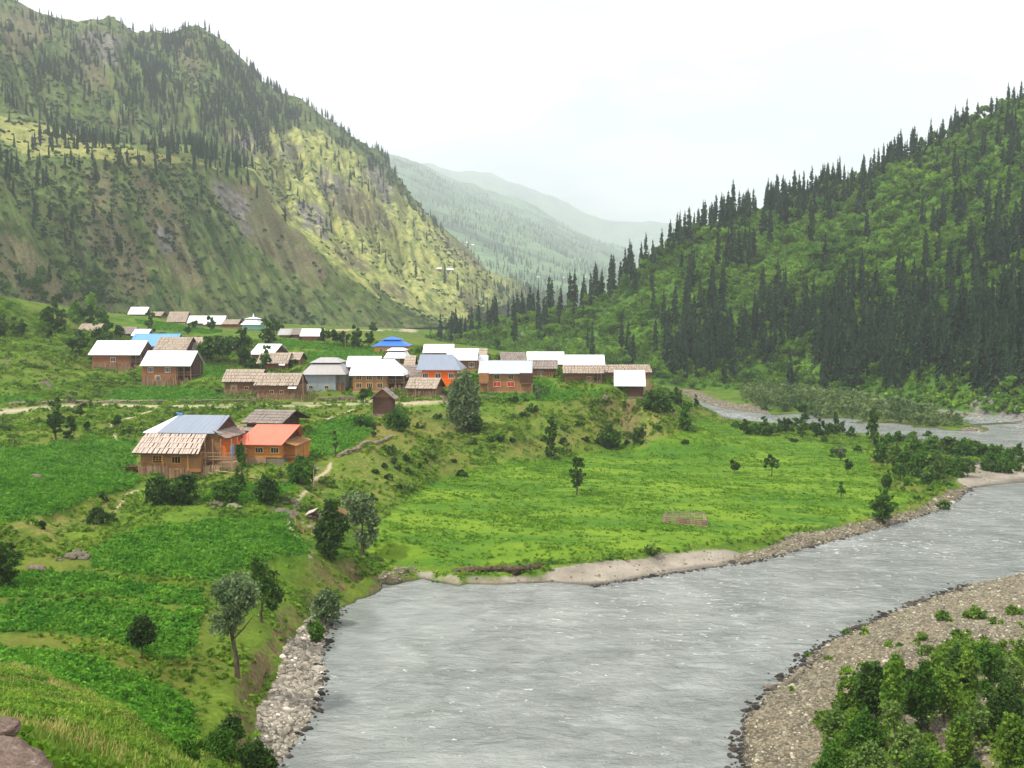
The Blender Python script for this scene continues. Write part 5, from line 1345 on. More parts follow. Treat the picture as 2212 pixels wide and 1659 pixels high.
obs = []; planks_on(None, F4, 4, .36, r, th=.06, objs=obs, jit=.05); shake_objs(obs, M['shake3'], lr)
# main blue-grey roof, ridge parallel to the front
zf = zT + .12; ye = 2.35; yr = d * .5 + 2.2; yb = 2 * yr - ye
xa, xb = 1.5, w + 1.25
A4 = [(xa, ye, zf), (xb, ye, zf), (xb + .7, yr, zR), (xa + 1.6, yr, zR)]; B4 = [(xb, yb, zf), (xa, yb, zf), (xa + 1.6, yr, zR), (xb + .7, yr, zR)]
g = Geo(); slab(g, A4, .08); slab(g, B4, .08)
for i in range(12):
    f = i / 11; a = np.array(A4[0]) * (1 - f) + np.array(A4[1]) * f; b = np.array(A4[3]) * (1 - f) + np.array(A4[2]) * f; beam(g, a, b, .02)
rf = part('roof', g, M['grey'], root)
g = Geo(); slab(g, [(xa - 2.3, yb - 1, zf - .01), (xa - 2.3, ye + .1, zf - .01), (xa + 1.6, yr, zR - .02), (xa + 1.6, yr + .02, zR - .02)], .08)
slab(g, [(xa - 2.3, ye + .04, zf + .002), (xa, ye + .04, zf + .002), (xa + 1.59, yr, zR - .012), (xa + 1.58, yr, zR - .012)], .07); part('hip_sheet', g, M['white'], rf)
g = Geo(); box(g, xa + 1.3, xa + 2.1, yr - .2, yr + .2, zR, zR + .25); box(g, xa + 1.1, xa + 1.6, yr - .3, yr + .1, zR + .25, zR + .33); part('ridge_cap', g, M['blue2'], rf)
g = Geo()
for k in range(4): beam(g, (xa + 3.0 + k * .14, ye + .1, zf + .0), (xa + 3.2 + k * .16, ye + 1.6, zf + .75), .06)
part('loose_boards', g, M['shake3'], rf)
g = Geo(); n = 9
for i in range(n):                                               # plank gable at the right end
    t0, t1 = i / n, (i + 1) / n; za, zb = zf + (zR - zf) * t0, zf + (zR - zf) * t1 - .02
    y0 = ye + (yr - ye) * t0 + .3; y1 = yb - (y0 - ye)
    if y1 > y0: box(g, xb + .02, xb + .12, y0, y1, za, zb)
part('gable', g, M['dark'], root)
F5 = [(xb + 2.1, ye - .8, zf - .75), (xb + 2.1, yb - 1.5, zf - .75), (xb - .1, yb - 1.2, zf + .35), (xb - .1, ye - .2, zf + .35)]
g = Geo(); slab(g, F5, .1); sr = part('side_roof', g, M['dark'], root)
obs = []; planks_on(None, F5, 2, .45, r, objs=obs); shake_objs(obs, M['shake2'], sr)
# side gallery: deck, posts, rails, orange inner wall
gx0, gx1 = w + .1, w + 4.6; gz = 2.75
g = Geo()
for i in range(15): beam(g, (gx0 - .3, .8 + i * .45, gz + r.uniform(-.03, .03)), (gx1 + r.uniform(-.2, .3), .8 + i * .45, gz), .09)
part('gallery_floor', g, M['log'], root)
g = Geo(); courses(g, w + .2, w + 2.6, 3.2, d + 1, 1.0, zT - .1, .24, r); part('inner_wall', g, M['orange'], root)
for xx, yy in ((gx0 + .3, .9), (gx0 + 1.5, .9), (gx0 + 2.7, .9), (gx1 - .1, .9), (gx1 - .1, 3.2), (gx1 - .1, 5.6), (gx1 - .1, 7.6)):
    g = Geo(); beam(g, (xx, yy, -1), (xx + r.uniform(-.1, .1), yy, zf - .6), .085); part('post', g, M['post'], root)
for zz in (gz + .5, gz + 1.05):
    g = Geo(); beam(g, (gx0, .85, zz), (gx1, .85, zz), .05); beam(g, (gx1, .85, zz), (gx1, 7.6, zz), .05); part('rail', g, M['post'], root)
g = Geo()
for k in range(16): beam(g, (gx0 + .2 + k * .28, .86, gz - .3), (gx0 + .2 + k * .28 + r.uniform(-.06, .06), .86, gz + 1.05), .035)
part('balusters', g, M['post'], root, 'stuff')
g = Geo()
for k in range(24):
    x = gx0 - 1.4 + k * .17; g.add([(x, .2, -1.2), (x + .12, .2, -1.2), (x + .12, .3, -1.2), (x, .3, -1.2), (x + r.uniform(-.1, .1), .6, 1.9 + r.uniform(-.6, .3)), (x + .12, .6, 2.0 + r.uniform(-.5, .3)), (x + .12, .68, 2.0), (x, .68, 1.9)], BOXQ)
part('board_skirt', g, M['post'], root, 'stuff')
g = Geo(); courses(g, gx1 - 2.6, gx1 - .1, 1.4, 7.5, -1.2, 2.3, .3, r); part('lower_store', g, M['mud'], root)
g = Geo(); box(g, gx1 - .35, gx1 - .25, 1.0, 2.2, gz + .6, gz + 2.2); cl = link('hanging_cloth', g.mesh('hanging_cloth', [M['skyblue']]), None, tuple(g0['p']), (0, 0, g0['a'])); props(cl, 'pale blue cloth hanging from the gallery of the lower farmhouse', 'cloth')
for k, (x, y, z, rx, ln) in enumerate([(gx1 - 3.4, .1, .2, .03, 4.2), (gx1 - 2.4, .0, .1, -.02, 4.6)]):
    g = Geo(); beam(g, (0, 0, 0), (ln, -.4, -.35 + rx), .09)
    q = root.matrix_basis @ Vector((x, y, z)); o = link('log', g.mesh('log', [M['post']]), None, (q.x, q.y, float(ground_z(q.x, q.y)) + .55)); props(o, ['pale peeled log lying beside the lower farmhouse, upper one', 'pale peeled log lying beside the lower farmhouse, lower one'][k], 'log')

# ---------------- the wooden house with the salmon roof
h = LOWER[1]; g0 = h['g']; w, d, hh, hr = g0['w'], g0['d'], g0['hw'], g0['hr']
root = link('salmon_roof_house', None, None, tuple(g0['p']), (0, 0, g0['a'])); root.name = 'wooden_house'; props(root, h['label'], 'house')
pz = hh * .36
g = Geo(); courses(g, 0, w, 0, d, pz, hh, .24, r); part('wall', g, M['woodlight'], root)
g = Geo(); box(g, -.05, w * .62, -.05, d, -1.5, pz - .01); part('plinth', g, M['mud'], root)
g = Geo(); courses(g, w * .625, w + .3, .1, d, -1.5, pz - .03, .25, r); part('stone_base', g, M['stonew'], root)
for fx in (.06, .47, .84): window(root, fx * w, -.06, pz + .75, 1.15, .75, 'framew' if 0 else 'frame', 3)
xl, xr, ym = -.15, w + .25, d / 2; zf = hh - .1; zt = hr + .1
A4 = [(xl - .2, -.8, zf), (xr, -.8, zf), (xr + 1.3, ym, zt), (xl + 1.35, ym, zt)]; B4 = [(xr, d + .8, zf), (xl - .2, d + .8, zf), (xl + 1.35, ym, zt), (xr + 1.3, ym, zt)]
g = Geo(); slab(g, A4, .09); slab(g, B4, .09)
slab(g, [(xl - 1.3, d * .9, zf + .02), (xl - 1.3, .6, zf + .02), (xl + 1.0, ym - .4, zf + (zt - zf) * .72), (xl + 1.0, ym + .4, zf + (zt - zf) * .72)], .07)
slab(g, [(xl - 1.3, .62, zf + .024), (xl - .15, -.7, zf + .03), (xl + .8, ym - 1.0, zf + (zt - zf) * .66), (xl + .7, ym - .9, zf + (zt - zf) * .65)], .06)
for i in range(11):
    f = i / 10; a = np.array(A4[0]) * (1 - f) + np.array(A4[1]) * f; b = np.array(A4[3]) * (1 - f) + np.array(A4[2]) * f; beam(g, a, b, .018)
beam(g, A4[3], A4[2], .06)
rf = part('roof', g, M['salmon'], root)
g = Geo(); n = 7
for i in range(n):
    t0, t1 = i / n, (i + 1) / n; y0 = ym * t0 + .3; y1 = d - y0
    if y1 > y0: box(g, w - .05 + t0 * .8, w + .05 + t0 * .8, y0, y1, hh + (hr - hh) * t0, hh + (hr - hh) * t1 - .02)
part('gable', g, M['dark'], root)
g = Geo(); slab(g, [(w + 2.2, .3, hh - .35), (w + 2.2, d - .5, hh - .3), (w - .02, d - .5, hh + .3), (w - .02, .3, hh + .3)], .1); part('porch_roof', g, M['wood'], root)
g = Geo(); courses(g, w + .06, w + 1.7, 1.8, d - .3, -1.3, hh - .3, .26, r); part('side_room', g, M['woodlight'], root)
for yy in (.5, 2.4, 4.4):
    g = Geo(); beam(g, (w + 2.1, yy, -1), (w + 2.12, yy, hh - .3), .08); part('post', g, M['post'], root)
g = Geo()
for i in range(8): beam(g, (w - .2, .2 + i * .28, pz + r.uniform(-.1, .15)), (w + 3.3, .4 + i * .28, pz + r.uniform(-.1, .3)), .07)
part('deck', g, M['log'], root)

# ---------------- the old shake barn behind
h = LOWER[2]; h['kind'] = 'gable'; h['ol'] = .9; h['orr'] = 2.0
b3 = build_house(h)
g0 = h['g']; w, hh = g0['w'], g0['hw']
g = Geo(); Q = [(-2.6, -1.6, .7), (w * .3, -1.6, .7), (w * .32, .0, 1.3), (-1.6, .0, 1.3)]; slab(g, Q, .1); lr = part('lean_to_roof', g, M['dark'], b3)
obs = []; planks_on(None, Q, 1, .45, r, objs=obs); shake_objs(obs, M['shake2'], lr)
# ------------------------------------------------------------------ trees, bushes, crops, grass, stones
KIND = {  # lobes (x, y, z, rx, rz) in units of width / height ; trunk fraction
 'round': ([(0, 0, .62, .40, .30), (-.2, .1, .5, .28, .2), (.2, -.1, .55, .28, .22), (0, .1, .82, .24, .17)], .5),
 'two': ([(0.05, 0, .86, .36, .14), (-.02, 0, .52, .46, .17), (.0, 0, .34, .38, .14), (.12, 0, .68, .2, .1)], .5),
 'spread': ([(-.22, 0, .72, .26, .2), (.2, 0, .66, .3, .17), (0, .1, .84, .26, .14), (-.3, 0, .5, .16, .1), (.34, .1, .52, .14, .1)], .6),
 'bush': ([(0, 0, .42, .44, .42), (-.26, .1, .32, .26, .3), (.26, -.1, .34, .26, .32), (.05, .1, .72, .26, .26)], .15),
 'column': ([(0, 0, .84, .36, .15), (.05, 0, .62, .40, .17), (-.06, 0, .4, .42, .15), (0, 0, .18, .42, .16)], .3),
 'thin': ([(-.1, 0, .85, .28, .1), (.1, 0, .4, .42, .12), (-.1, 0, .6, .14, .12)], .8),
 'pollard': ([(0, 0, .81, .42, .17), (-.1, .1, .86, .36, .12), (.1, -.1, .78, .38, .15), (-.24, 0, .5, .32, .11), (-.08, 0, .56, .24, .08), (.3, 0, .66, .12, .05)], .62),
 'tall': ([(-.12, 0, .84, .36, .15), (.22, 0, .62, .27, .15), (-.2, 0, .6, .2, .1), (.02, 0, .3, .28, .13), (.25, .1, .42, .16, .08)], .55),
 'dark': ([(.0, 0, .82, .28, .17), (.1, 0, .58, .42, .2), (-.15, 0, .5, .34, .18), (.0, 0, .3, .38, .16), (0, 0, .12, .2, .12)], .3),
 'lean': ([(-.1, 0, .88, .2, .12), (.0, 0, .68, .36, .16), (.2, 0, .45, .34, .18), (.3, .1, .3, .22, .14)], .6),
 'willow': ([(0, 0, .6, .42, .36), (-.2, 0, .42, .3, .3), (.2, 0, .5, .28, .34), (.1, 0, .86, .2, .15), (-.12, 0, .82, .2, .16)], .2),
}
tcount = [0]
def make_tree(x, y, z, h, w, kind, mat, label, name='tree', cat='tree', group=None, dens=1.0, lean=0.0, D=None):
    tcount[0] += 1; sd = 1000 + tcount[0]
    D = D or math.hypot(x, y)
    lb, tf = KIND[kind]
    leaf = max(.1, D * .0016)
    r = random.Random(sd)
    L = []
    for (a, b, c, rx, rz) in lb:
        L.append(((a + r.uniform(-.05, .05)) * w + lean * c * h, (b + r.uniform(-.05, .05)) * w, c * h * r.uniform(.95, 1.04), rx * w, rx * w * .9, rz * h))
    area = sum(l[3] * l[5] * 3.1 for l in L)
    n = int(min(5200, max(120, area * 4.6 * dens / (leaf * leaf))))
    g = crown_geo(L, n, leaf * 1.4, sd, K=max(10, n // 16))
    cm = g.mesh('crown', [M[mat]])
    tm = trunk_mesh(h * max(.35, min(.9, tf + .25)), max(.06, h * .022), None, sd, lean, 5 if kind not in ('pollard', 'thin') else 3, .4)
    o = link(name, None, None, (x, y, z - .05), (0, 0, 0))
    props(o, label, cat, group)
    link('trunk', tm, o); link('crown', cm, o)
    return o
def tree_at(u, vb, vt, wpx, kind, mat, label, **k):
    x, y, z = on_ground(u, vb)
    return make_tree(x, y, z, (vb - vt) * y / F, wpx * y / F, kind, mat, label, D=y, **k)
TR = [
 (1245,1070,988,36,'two','dark_leaf','lone dark two-tiered tree standing in the middle of the big green field'),
 (1586,1023,991,25,'round','dark_leaf','small round tree in the green field, left of the spreading one'),
 (1667,1030,983,37,'spread','dark_leaf','small spreading tree with forked trunk in the green field'),
 (1832,1026,993,19,'round','dark_leaf','small dense tree in the field left of the bush thicket'),
 (1817,1079,1033,18,'thin','mid_leaf','thin lanky sapling with tufts of leaves near the field corner'),
 (1906,1132,1050,52,'dark','mid_leaf','bushy many-stemmed willow at the river corner of the field'),
 (1815,997,960,28,'round','willow','pale young willow in the far part of the field'),
 (1799,988,966,15,'column','dark_leaf','little dark tree touching the pale young willow'),
 (1853,979,957,22,'round','mid_leaf','small round tree near the far channel, right of the pale willow'),
 (1190,989,905,30,'column','dark_leaf','tall narrow dark tree at the foot of the village slope'),
 (1318,968,914,50,'bush','dark_leaf','cluster bush with several stems at the foot of the slope'),
 (1378,955,922,36,'bush','dark_leaf','round dark bush at the foot of the slope'),
 (1480,932,868,34,'column','mid_leaf','tall leafy tree at the far corner where slope meets channel'),
 (1504,884,850,14,'thin','dark_leaf','slender tree by the bend of the far channel'),
 (1420,890,836,60,'bush','dark_leaf','large dark bush below the narrow white-roofed log house'),
 (1460,872,835,34,'bush','mid_leaf','bush on the terrace corner above the far channel'),
 (1352,852,822,36,'round','dark_leaf','dark bushy tree half hiding the narrow white-roofed log house'),
 (1385,792,776,40,'bush','broad','bright green round bush behind the long shake roof'),
 (1162,866,836,16,'column','willow','small grey-green tree right of the two-storey timber house'),
 (1150,893,870,24,'bush','dark_leaf','small dark bush on the slope below the timber house'),
 (1003,935,806,72,'willow','willow','big grey-green willow filling the gully beside the road'),
 (1022,938,880,34,'bush','dark_leaf','dark bush at the bottom of the willow gully'),
 (985,862,820,36,'bush','willow','grey bush in front of the orange house corner'),
 (789,872,834,32,'round','mid_leaf','green tree left of the dark granary'),
 (857,928,878,56,'bush','mid_leaf','wide bush right below the dark granary'),
 (787,920,893,46,'bush','mid_leaf','low bush below the road, left of the granary'),
 (807,944,918,18,'column','dark_leaf','small dark shrub by the stone wall under the granary'),
 (725,985,925,10,'thin','dark_leaf','thin bare-stemmed sapling in the plot right of the salmon roof'),
 (520,1066,950,24,'column','mid_leaf','tall ivy-clad leafy pole tree in front of the farmhouse gallery'),
 (648,1045,982,60,'bush','mid_leaf','big leafy bush right of the salmon-roofed house'),
 (343,1088,1025,68,'bush','dark_leaf','left one of the dark bushes in front of the farmhouse'),
 (397,1088,1024,66,'bush','dark_leaf','dark broad bush directly below the farmhouse lean-to'),
 (488,1085,1028,60,'bush','mid_leaf','leafy bush left of the stone heap below the plot'),
 (572,1085,1024,56,'bush','dark_leaf','leafy bush at the corner of the plot below the salmon-roofed house'),
 (210,1132,1095,46,'bush','dark_leaf','dark low bush on the brown bank left of the farmhouse'),
 (238,1126,1105,36,'bush','dark_leaf','smaller dark bush touching the one on the brown bank'),
 (91,1142,1124,20,'bush','dark_leaf','little bush under the upper left field'),
 (222,1082,1062,26,'bush','dark_leaf','little bush at the corner of the upper left field'),
 (716,1212,1076,78,'dark','dark_leaf','tall dark tree by the ruined stone pen'),
 (785,1205,1055,84,'tall','willow','tall pale willow with bare lower trunk beside the dark tree'),
 (513,1462,1222,112,'pollard','willow','tall pollard willow with silvery ball crown near the river bank'),
 (566,1345,1205,76,'lean','dark_leaf','leaning dark tree right behind the pollard willow'),
 (305,1422,1322,66,'round','dark_leaf','small round dark tree on a thin trunk in the lower left field'),
 (703,1352,1272,66,'willow','willow','silvery willow shrub leaning over the river edge'),
 (682,1392,1335,40,'willow','mid_leaf','lower green part-willow shrub on the stony river edge'),
 (8,1270,1165,80,'dark','dark_leaf','dark tree cut by the left picture edge'),
 (122,952,858,34,'two','dark_leaf','tall narrow tree below the road at left'),
 (152,948,900,30,'column','dark_leaf','dark slender tree next to the tall narrow one below the road'),
 (187,935,898,16,'column','dark_leaf','small pointed tree below the road, near the zigzag path'),
 (253,922,895,24,'bush','dark_leaf','small bush by the zigzag path'),
 (175,903,868,28,'two','dark_leaf','leafy tree overhanging the road at left'),
 (170,768,714,46,'round','dark_leaf','big round dark tree left of the first white roof'),
 (216,792,752,42,'spread','dark_leaf','small flat-topped tree in front of the first white roof'),
 (212,776,690,28,'two','mid_leaf','tall thin tree rising above the first white roof'),
 (232,738,682,30,'column','mid_leaf','leafy tree behind the first white roof'),
 (260,735,700,26,'round','dark_leaf','leafy tree left of the small white roof'),
 (196,700,655,22,'column','dark_leaf','dark upright tree above the lowest left shake roof'),
 (220,700,668,20,'round','mid_leaf','round tree beside the dark upright tree, upper left'),
 (128,720,660,28,'column','dark_leaf','tall dark tree on the left hillside edge'),
 (105,716,662,34,'round','dark_leaf','broad tree on the left hillside edge'),
 (326,722,672,20,'column','dark_leaf','pointed dark tree between back fields'),
 (418,712,690,22,'round','dark_leaf','hazel bush at the end of the long white roof'),
 (455,716,684,22,'round','dark_leaf','small tree in front of the wide white roof of the back row'),
 (405,722,706,16,'round','dark_leaf','round bush on the back field'),
 (447,785,728,50,'round','dark_leaf','left tree of the dark garden group'),
 (480,786,722,52,'round','dark_leaf','middle tree of the dark garden group'),
 (500,760,726,40,'round','mid_leaf','tree behind the dark garden group'),
 (524,790,706,38,'dark','dark_leaf','tall right tree of the dark garden group'),
 (577,745,686,38,'column','dark_leaf','tall dark tree right of the shrine'),
 (597,722,692,30,'round','dark_leaf','round tree behind the tall dark tree near the shrine'),
 (574,805,745,26,'two','mid_leaf','tall thin tree in front of the dark-gabled white roof'),
 (545,800,772,34,'bush','dark_leaf','hedge bush right of the garden group'),
 (632,790,776,24,'bush','dark_leaf','bush below the small open hut'),
 (700,745,710,30,'round','dark_leaf','first round tree right of the terraced row'),
 (722,746,712,30,'round','dark_leaf','second round tree right of the terraced row'),
 (742,748,714,28,'round','dark_leaf','third round tree right of the terraced row'),
 (770,752,698,24,'column','dark_leaf','tall dark tree left of the bright blue roof'),
 (798,752,716,24,'round','dark_leaf','bush tree touching the bright blue roof house'),
 (805,715,690,18,'column','dark_leaf','dark upright tree beyond the bright blue roof'),
 (905,765,748,30,'bush','broad','bright bush left of the long white roof'),
 (992,790,770,10,'column','mid_leaf','slim bush in front of the rust brown house'),
 (1190,812,790,16,'bush','mid_leaf','garden bush by the shake-roofed cottage'),
 (1070,745,715,16,'column','dark_leaf','small tree on the slope behind the timber house'),
]
for t in TR:
    tree_at(*t[:6], t[6], cat='bush' if ('bush' in t[6] or 'shrub' in t[6]) else 'tree', name='bush' if ('bush' in t[6] or 'shrub' in t[6]) else 'tree')
# hillside trees at the far left
R2 = np.random.default_rng(12)
for k in range(46):
    u = R2.uniform(-20, 250); vv = R2.uniform(600, 735 if u < 140 else 700)
    if vv < 652 + .05 * u:                                       # on the mountain foot
        cidx = np.argmin(np.abs(usL - u)); uu_, vv_ = proj(GL[:109, cidx, 0], GL[:109, cidx, 1], GL[:109, cidx, 2])
        q = GL[int(np.argmin(np.abs(vv_ - vv))), cidx]
    else: q = np.array(on_ground(u, vv))
    hh = R2.uniform(22, 46) * q[1] / F
    make_tree(q[0], q[1], q[2], hh, hh * R2.uniform(.5, .9), ['round', 'column', 'bush', 'dark'][k % 4], ['dark_leaf', 'mid_leaf', 'broad'][k % 3], '%s %s on the shrubby hillside %s' % (['dark green', 'mid green', 'bright green'][k % 3], ['round tree', 'upright tree', 'low bushy tree', 'ragged tall tree'][k % 4], 'at the left picture edge' if u < 90 else 'above the first white roof'), group='trees on the left hillside', D=q[1])
M['willow2t'] = leaf_mat('bush_leaves', rgb(62, 92, 34), rgb(96, 124, 52), .3, .3)
# bush thicket at the far corner of the field
for k, (u, v, t, w) in enumerate([(1905,1000,935,40),(1930,1010,950,50),(1960,1022,962,56),(1990,1036,960,66),(2020,1040,966,60),(1945,1040,985,44),(1915,1055,1005,26),(2005,1052,1000,40),(1975,985,940,50),(2010,975,935,56),(2050,985,936,60),(2085,1000,940,58),(2060,1030,975,56),(2090,1030,980,50),(2100,985,945,50),(1920,975,925,30),(1890,960,905,22),(1880,945,895,20),(1940,958,925,40),(1970,950,925,36),(2010,950,925,36)]):
    tree_at(u, v, t + 6, w * .78, ['bush', 'willow', 'round'][k % 3], ['mid_leaf', 'willow2t', 'mid_leaf'][k % 3], '%s willow bush %s in the thicket at the field corner' % (['spreading', 'upright', 'rounded'][k % 3], 'in the front row' if v > 1025 else 'in the middle' if v > 980 else 'in the back row'), name='bush', cat='bush', group='bushes of the thicket at the field corner')
for k, (u, v, t, w) in enumerate([(2120,990,952,40),(2150,1000,955,44),(2180,1010,965,40),(2140,1018,980,44),(2170,1022,985,36),(2200,985,955,24),(2105,975,955,30),(2210,1000,985,20)]):
    tree_at(u, v, t, w, 'bush', 'mid_leaf', 'willow bush on the sand spit of the far river bend', name='bush', cat='bush', group='bushes on the sand spit')
for k, (u, v, t, w) in enumerate([(1590,925,908,26),(1612,938,905,28),(1632,940,912,30),(1655,942,910,30),(1680,935,905,22),(1700,935,900,30),(1730,930,868,34),(1732,945,895,24),(1755,935,910,26),(1770,945,905,30),(1790,942,912,30),(1812,938,905,26),(1840,945,922,20),(1805,935,892,16),(1650,925,898,14),(1715,955,938,16),(1780,955,938,12),(1886,968,880,24)]):
    tree_at(u, v, t, w, ['bush', 'column'][t < 900], ['mid_leaf', 'dark_leaf'][k % 2], 'small bush in the row along the inner edge of the far channel', name='bush', cat='bush', group='bushes along the far channel')
# scattered dark bushes on the village slope
SB = [(1062,955,12,22),(1080,953,14,24),(1110,870,14,24),(1130,903,14,22),(1105,955,12,18),(1175,955,16,20),(1190,965,12,16),(1218,962,16,22),(1250,920,12,22),(1265,955,12,20),(995,1030,18,24),(830,1010,10,16),(850,1000,12,20),(858,1015,10,16),(875,996,12,20),(880,1022,10,16),(812,1022,10,16),(905,1010,9,14),(918,1000,9,14),(1290,958,10,18),(1310,870,10,22),(1355,960,8,10),(1388,960,8,10),(1420,930,12,18),(1450,890,12,20),(840,1035,14,20),(805,1080,14,26),(860,1055,10,18),(760,1100,16,30),(1480,960,10,16),(980,1000,8,14),(930,960,10,20),(905,925,12,24),(945,905,12,22)]
for u, v, hpx, w in SB:
    tree_at(u, v, v - hpx, w, 'bush', 'dark_leaf', 'low dark bush dotted on the grassy slope below the village', name='bush', cat='bush', group='low bushes on the village slope')
# young trees and bushes on the near gravel bar
M['willow2s'] = leaf_mat('willow_sapling_leaves', rgb(70, 98, 44), rgb(112, 136, 66), .3, .3)
R3 = np.random.default_rng(33); nb = 0; pos = []
SAP = [(1830,1540,1440,60,'column'),(1880,1560,1420,70,'willow'),(1925,1600,1420,60,'dark'),(1990,1590,1425,66,'dark'),(1800,1585,1505,50,'bush'),(1935,1510,1400,60,'bush'),(2060,1500,1390,66,'bush'),(2090,1510,1400,56,'column'),(2130,1540,1390,60,'tall'),(2190,1530,1410,56,'dark'),(2040,1570,1450,70,'willow'),(2170,1600,1480,70,'bush'),(2070,1640,1500,56,'willow'),(1870,1640,1540,80,'bush'),(1960,1665,1560,70,'bush'),(2010,1680,1570,90,'bush'),(2100,1690,1580,80,'bush'),(2190,1700,1560,80,'willow'),(1800,1690,1600,70,'bush'),(1880,1710,1610,90,'bush'),(1770,1560,1515,30,'column'),(1960,1545,1450,50,'column'),(2210,1470,1390,50,'bush'),(2240,1560,1440,70,'dark'),(2260,1640,1500,80,'willow'),(1900,1480,1430,40,'bush'),(2150,1480,1410,44,'bush'),(2020,1460,1400,40,'bush'),(1990,1520,1440,40,'round'),(2110,1610,1520,50,'round'),(1850,1600,1530,50,'round'),(1990,1730,1620,90,'bush'),(2090,1740,1640,90,'bush'),(1790,1740,1650,70,'bush'),(1930,1640,1520,50,'tall'),(2045,1740,1600,60,'dark')]
for k, (u, v, t, w, kd) in enumerate(SAP):
    D = DZ(v, 1.7); x, y, z = PD(u, v, D); z = float(ground_z(x, y))
    make_tree(x, y, z, (v - t) * D / F, w * D / F, kd, ['sapling', 'dark_leaf', 'sapling', 'mid_leaf', 'willow2s'][k % 5], '%s in the %s of the gravel bar thicket' % ({'column': 'narrow upright sapling', 'willow': 'willowy many-stemmed sapling', 'dark': 'broad leafy young tree', 'bush': 'low spreading young bush', 'tall': 'two-crowned young tree', 'round': 'round-headed sapling'}[kd], 'river side' if u < 1890 else 'middle' if u < 2060 else 'outer side'), name='sapling', cat='young tree', group='young trees of the gravel bar thicket', dens=.9, D=D)
for u, v, w in [(1745,1385,14),(1870,1350,22),(1830,1340,16),(2040,1345,30),(2105,1335,36),(2190,1330,30),(1940,1400,16),(1710,1475,14),(1790,1400,14),(1990,1390,24),(1920,1395,20),(2070,1390,30),(1880,1440,24),(1830,1450,26),(2150,1360,24)]:
    D = DZ(v, 1.3); x, y, z = PD(u, v, D); z = float(ground_z(x, y))
    make_tree(x, y, z, w * .8 * D / F, w * 1.2 * D / F, 'bush', 'sapling', 'low tuft of willow shoots on the open stones of the gravel bar', name='shrub', cat='shrub', group='shrub tufts on the gravel bar', D=D)
for k, (u, v, w) in enumerate([(470,1640,90),(540,1650,80),(430,1600,50),(500,1590,60),(400,1650,60),(575,1668,50)]):
    D = [60, 66, 58, 68, 52, 70][k]; x, y, _ = PD(u, v, D); z = float(ground_z(x, y))
    make_tree(x, y, z, w * .9 * D / F, w * D / F, 'bush', ['mid_leaf', 'dark_leaf'][k % 2], 'lush bush at the bottom of the near bank by the stones', name='bush', cat='bush', group='bushes at the foot of the near bank', D=D)
for u, v, hpx, w in [(1886,1118,0,0),(2038,1102,22,30),(1980,1080,10,18),(1960,1050,10,18),(2010,1060,12,22),(1995,1048,10,16),(2040,1050,12,26),(1950,1060,10,16),(2200,1018,16,20)]:
    if w: tree_at(u, v, v - hpx, w, 'bush', 'mid_leaf', 'small bush near the stony edge at the river corner', name='bush', cat='bush', group='bushes by the stony river corner')

# ---------------- masses of small plants
cellA = np.zeros(GX.shape); dxx = np.diff(GX, axis=1); dyy = np.diff(GY, axis=0)
cellA[:-1, :-1] = np.abs(dxx[:-1]) * np.abs(dyy[:, :-1])
inview = (GU > -60) & (GU < 2270) & (GV > 600) & (GV < 1760)
def pick(n, W, seed):
    r = np.random.default_rng(seed); p = (cellA * W * inview).ravel(); p = p / p.sum()
    i = r.choice(p.size, n, p=p); ii, jj = np.unravel_index(i, GX.shape)
    ii = np.minimum(ii, NR - 2); jj = np.minimum(jj, NC - 2)
    a, b = r.random(n), r.random(n)
    f = lambda A: A[ii, jj] * (1 - a) * (1 - b) + A[ii + 1, jj] * a * (1 - b) + A[ii, jj + 1] * (1 - a) * b + A[ii + 1, jj + 1] * a * b
    return np.stack([f(GX), f(GY), f(Zf)], -1), r
def tuft_geo(n, h, w, seed, broadleaf=False):
    r = np.random.default_rng(seed); g = Geo()
    for _ in range(n):
        a = r.uniform(0, 6.28); x, y = r.normal(size=2) * w * .3; hh = h * r.uniform(.6, 1.15); l = r.uniform(.2, .7) * hh; bw = (.22 if broadleaf else .07) * hh
        c, s = math.cos(a), math.sin(a); t = np.array([c * l, s * l, hh]); m = np.array([c * l * .4, s * l * .4, hh * .62]); n_ = np.array([-s, c, 0]) * bw; o = np.array([x, y, 0])
        g.add([o - n_ * .4, o + n_ * .4, o + m + n_, o + m - n_, o + t], [(0, 1, 2, 3)]); g.q[-1] = np.array([(0, 1, 2, 3), (3, 2, 4, 4)])[:1] + g.q[-1].min()
    return g
def leafball(n, h, w, size, seed):
    return crown_geo([(0, 0, h * .45, w * .5, w * .5, h * .5)], n, size, seed, up=.8, K=max(4, n // 3))
Wc = blur(crop, 1) > .3
P_, r_ = pick(26000, Wc * np.where(GY < 140, 1.0, .35), 201)
scatter('crop_plants', [leafball(16, .5, .75, .24, 300 + k).arr() for k in range(4)], [M['crop']], P_, r_.uniform(0, 6.28, len(P_)), r_.uniform(.5, 1.1, len(P_)), r_.integers(0, 4, len(P_)), 'leafy potato and maize plants of the terraced fields')
M['crop2'] = leaf_mat('meadow_leaves', rgb(76, 118, 30), rgb(114, 148, 42), .3, .4)
nzb = fbm(GX / 7, GY / 3.2, oct=3, seed=301)
P_, r_ = pick(14000, (blur(big, 1) > .4) * (.25 + 1.5 * smooth01(nzb, .48, .64)), 203)
scatter('field_plants', [leafball(12, .22, .9, .26, 320 + k).arr() for k in range(3)], [M['crop2']], P_, r_.uniform(0, 6.28, len(P_)), r_.uniform(.4, 1.0, len(P_)), r_.integers(0, 3, len(P_)), 'bright green crop of the big riverside field')
rough = (crop < .2) & (big < .2) & (stone < .3) & (sand < .3) & (roadm < .1) & (path < .3) & (Zf > .5)
nzr = fbm(GX / 5, GY / 5, oct=3, seed=401)
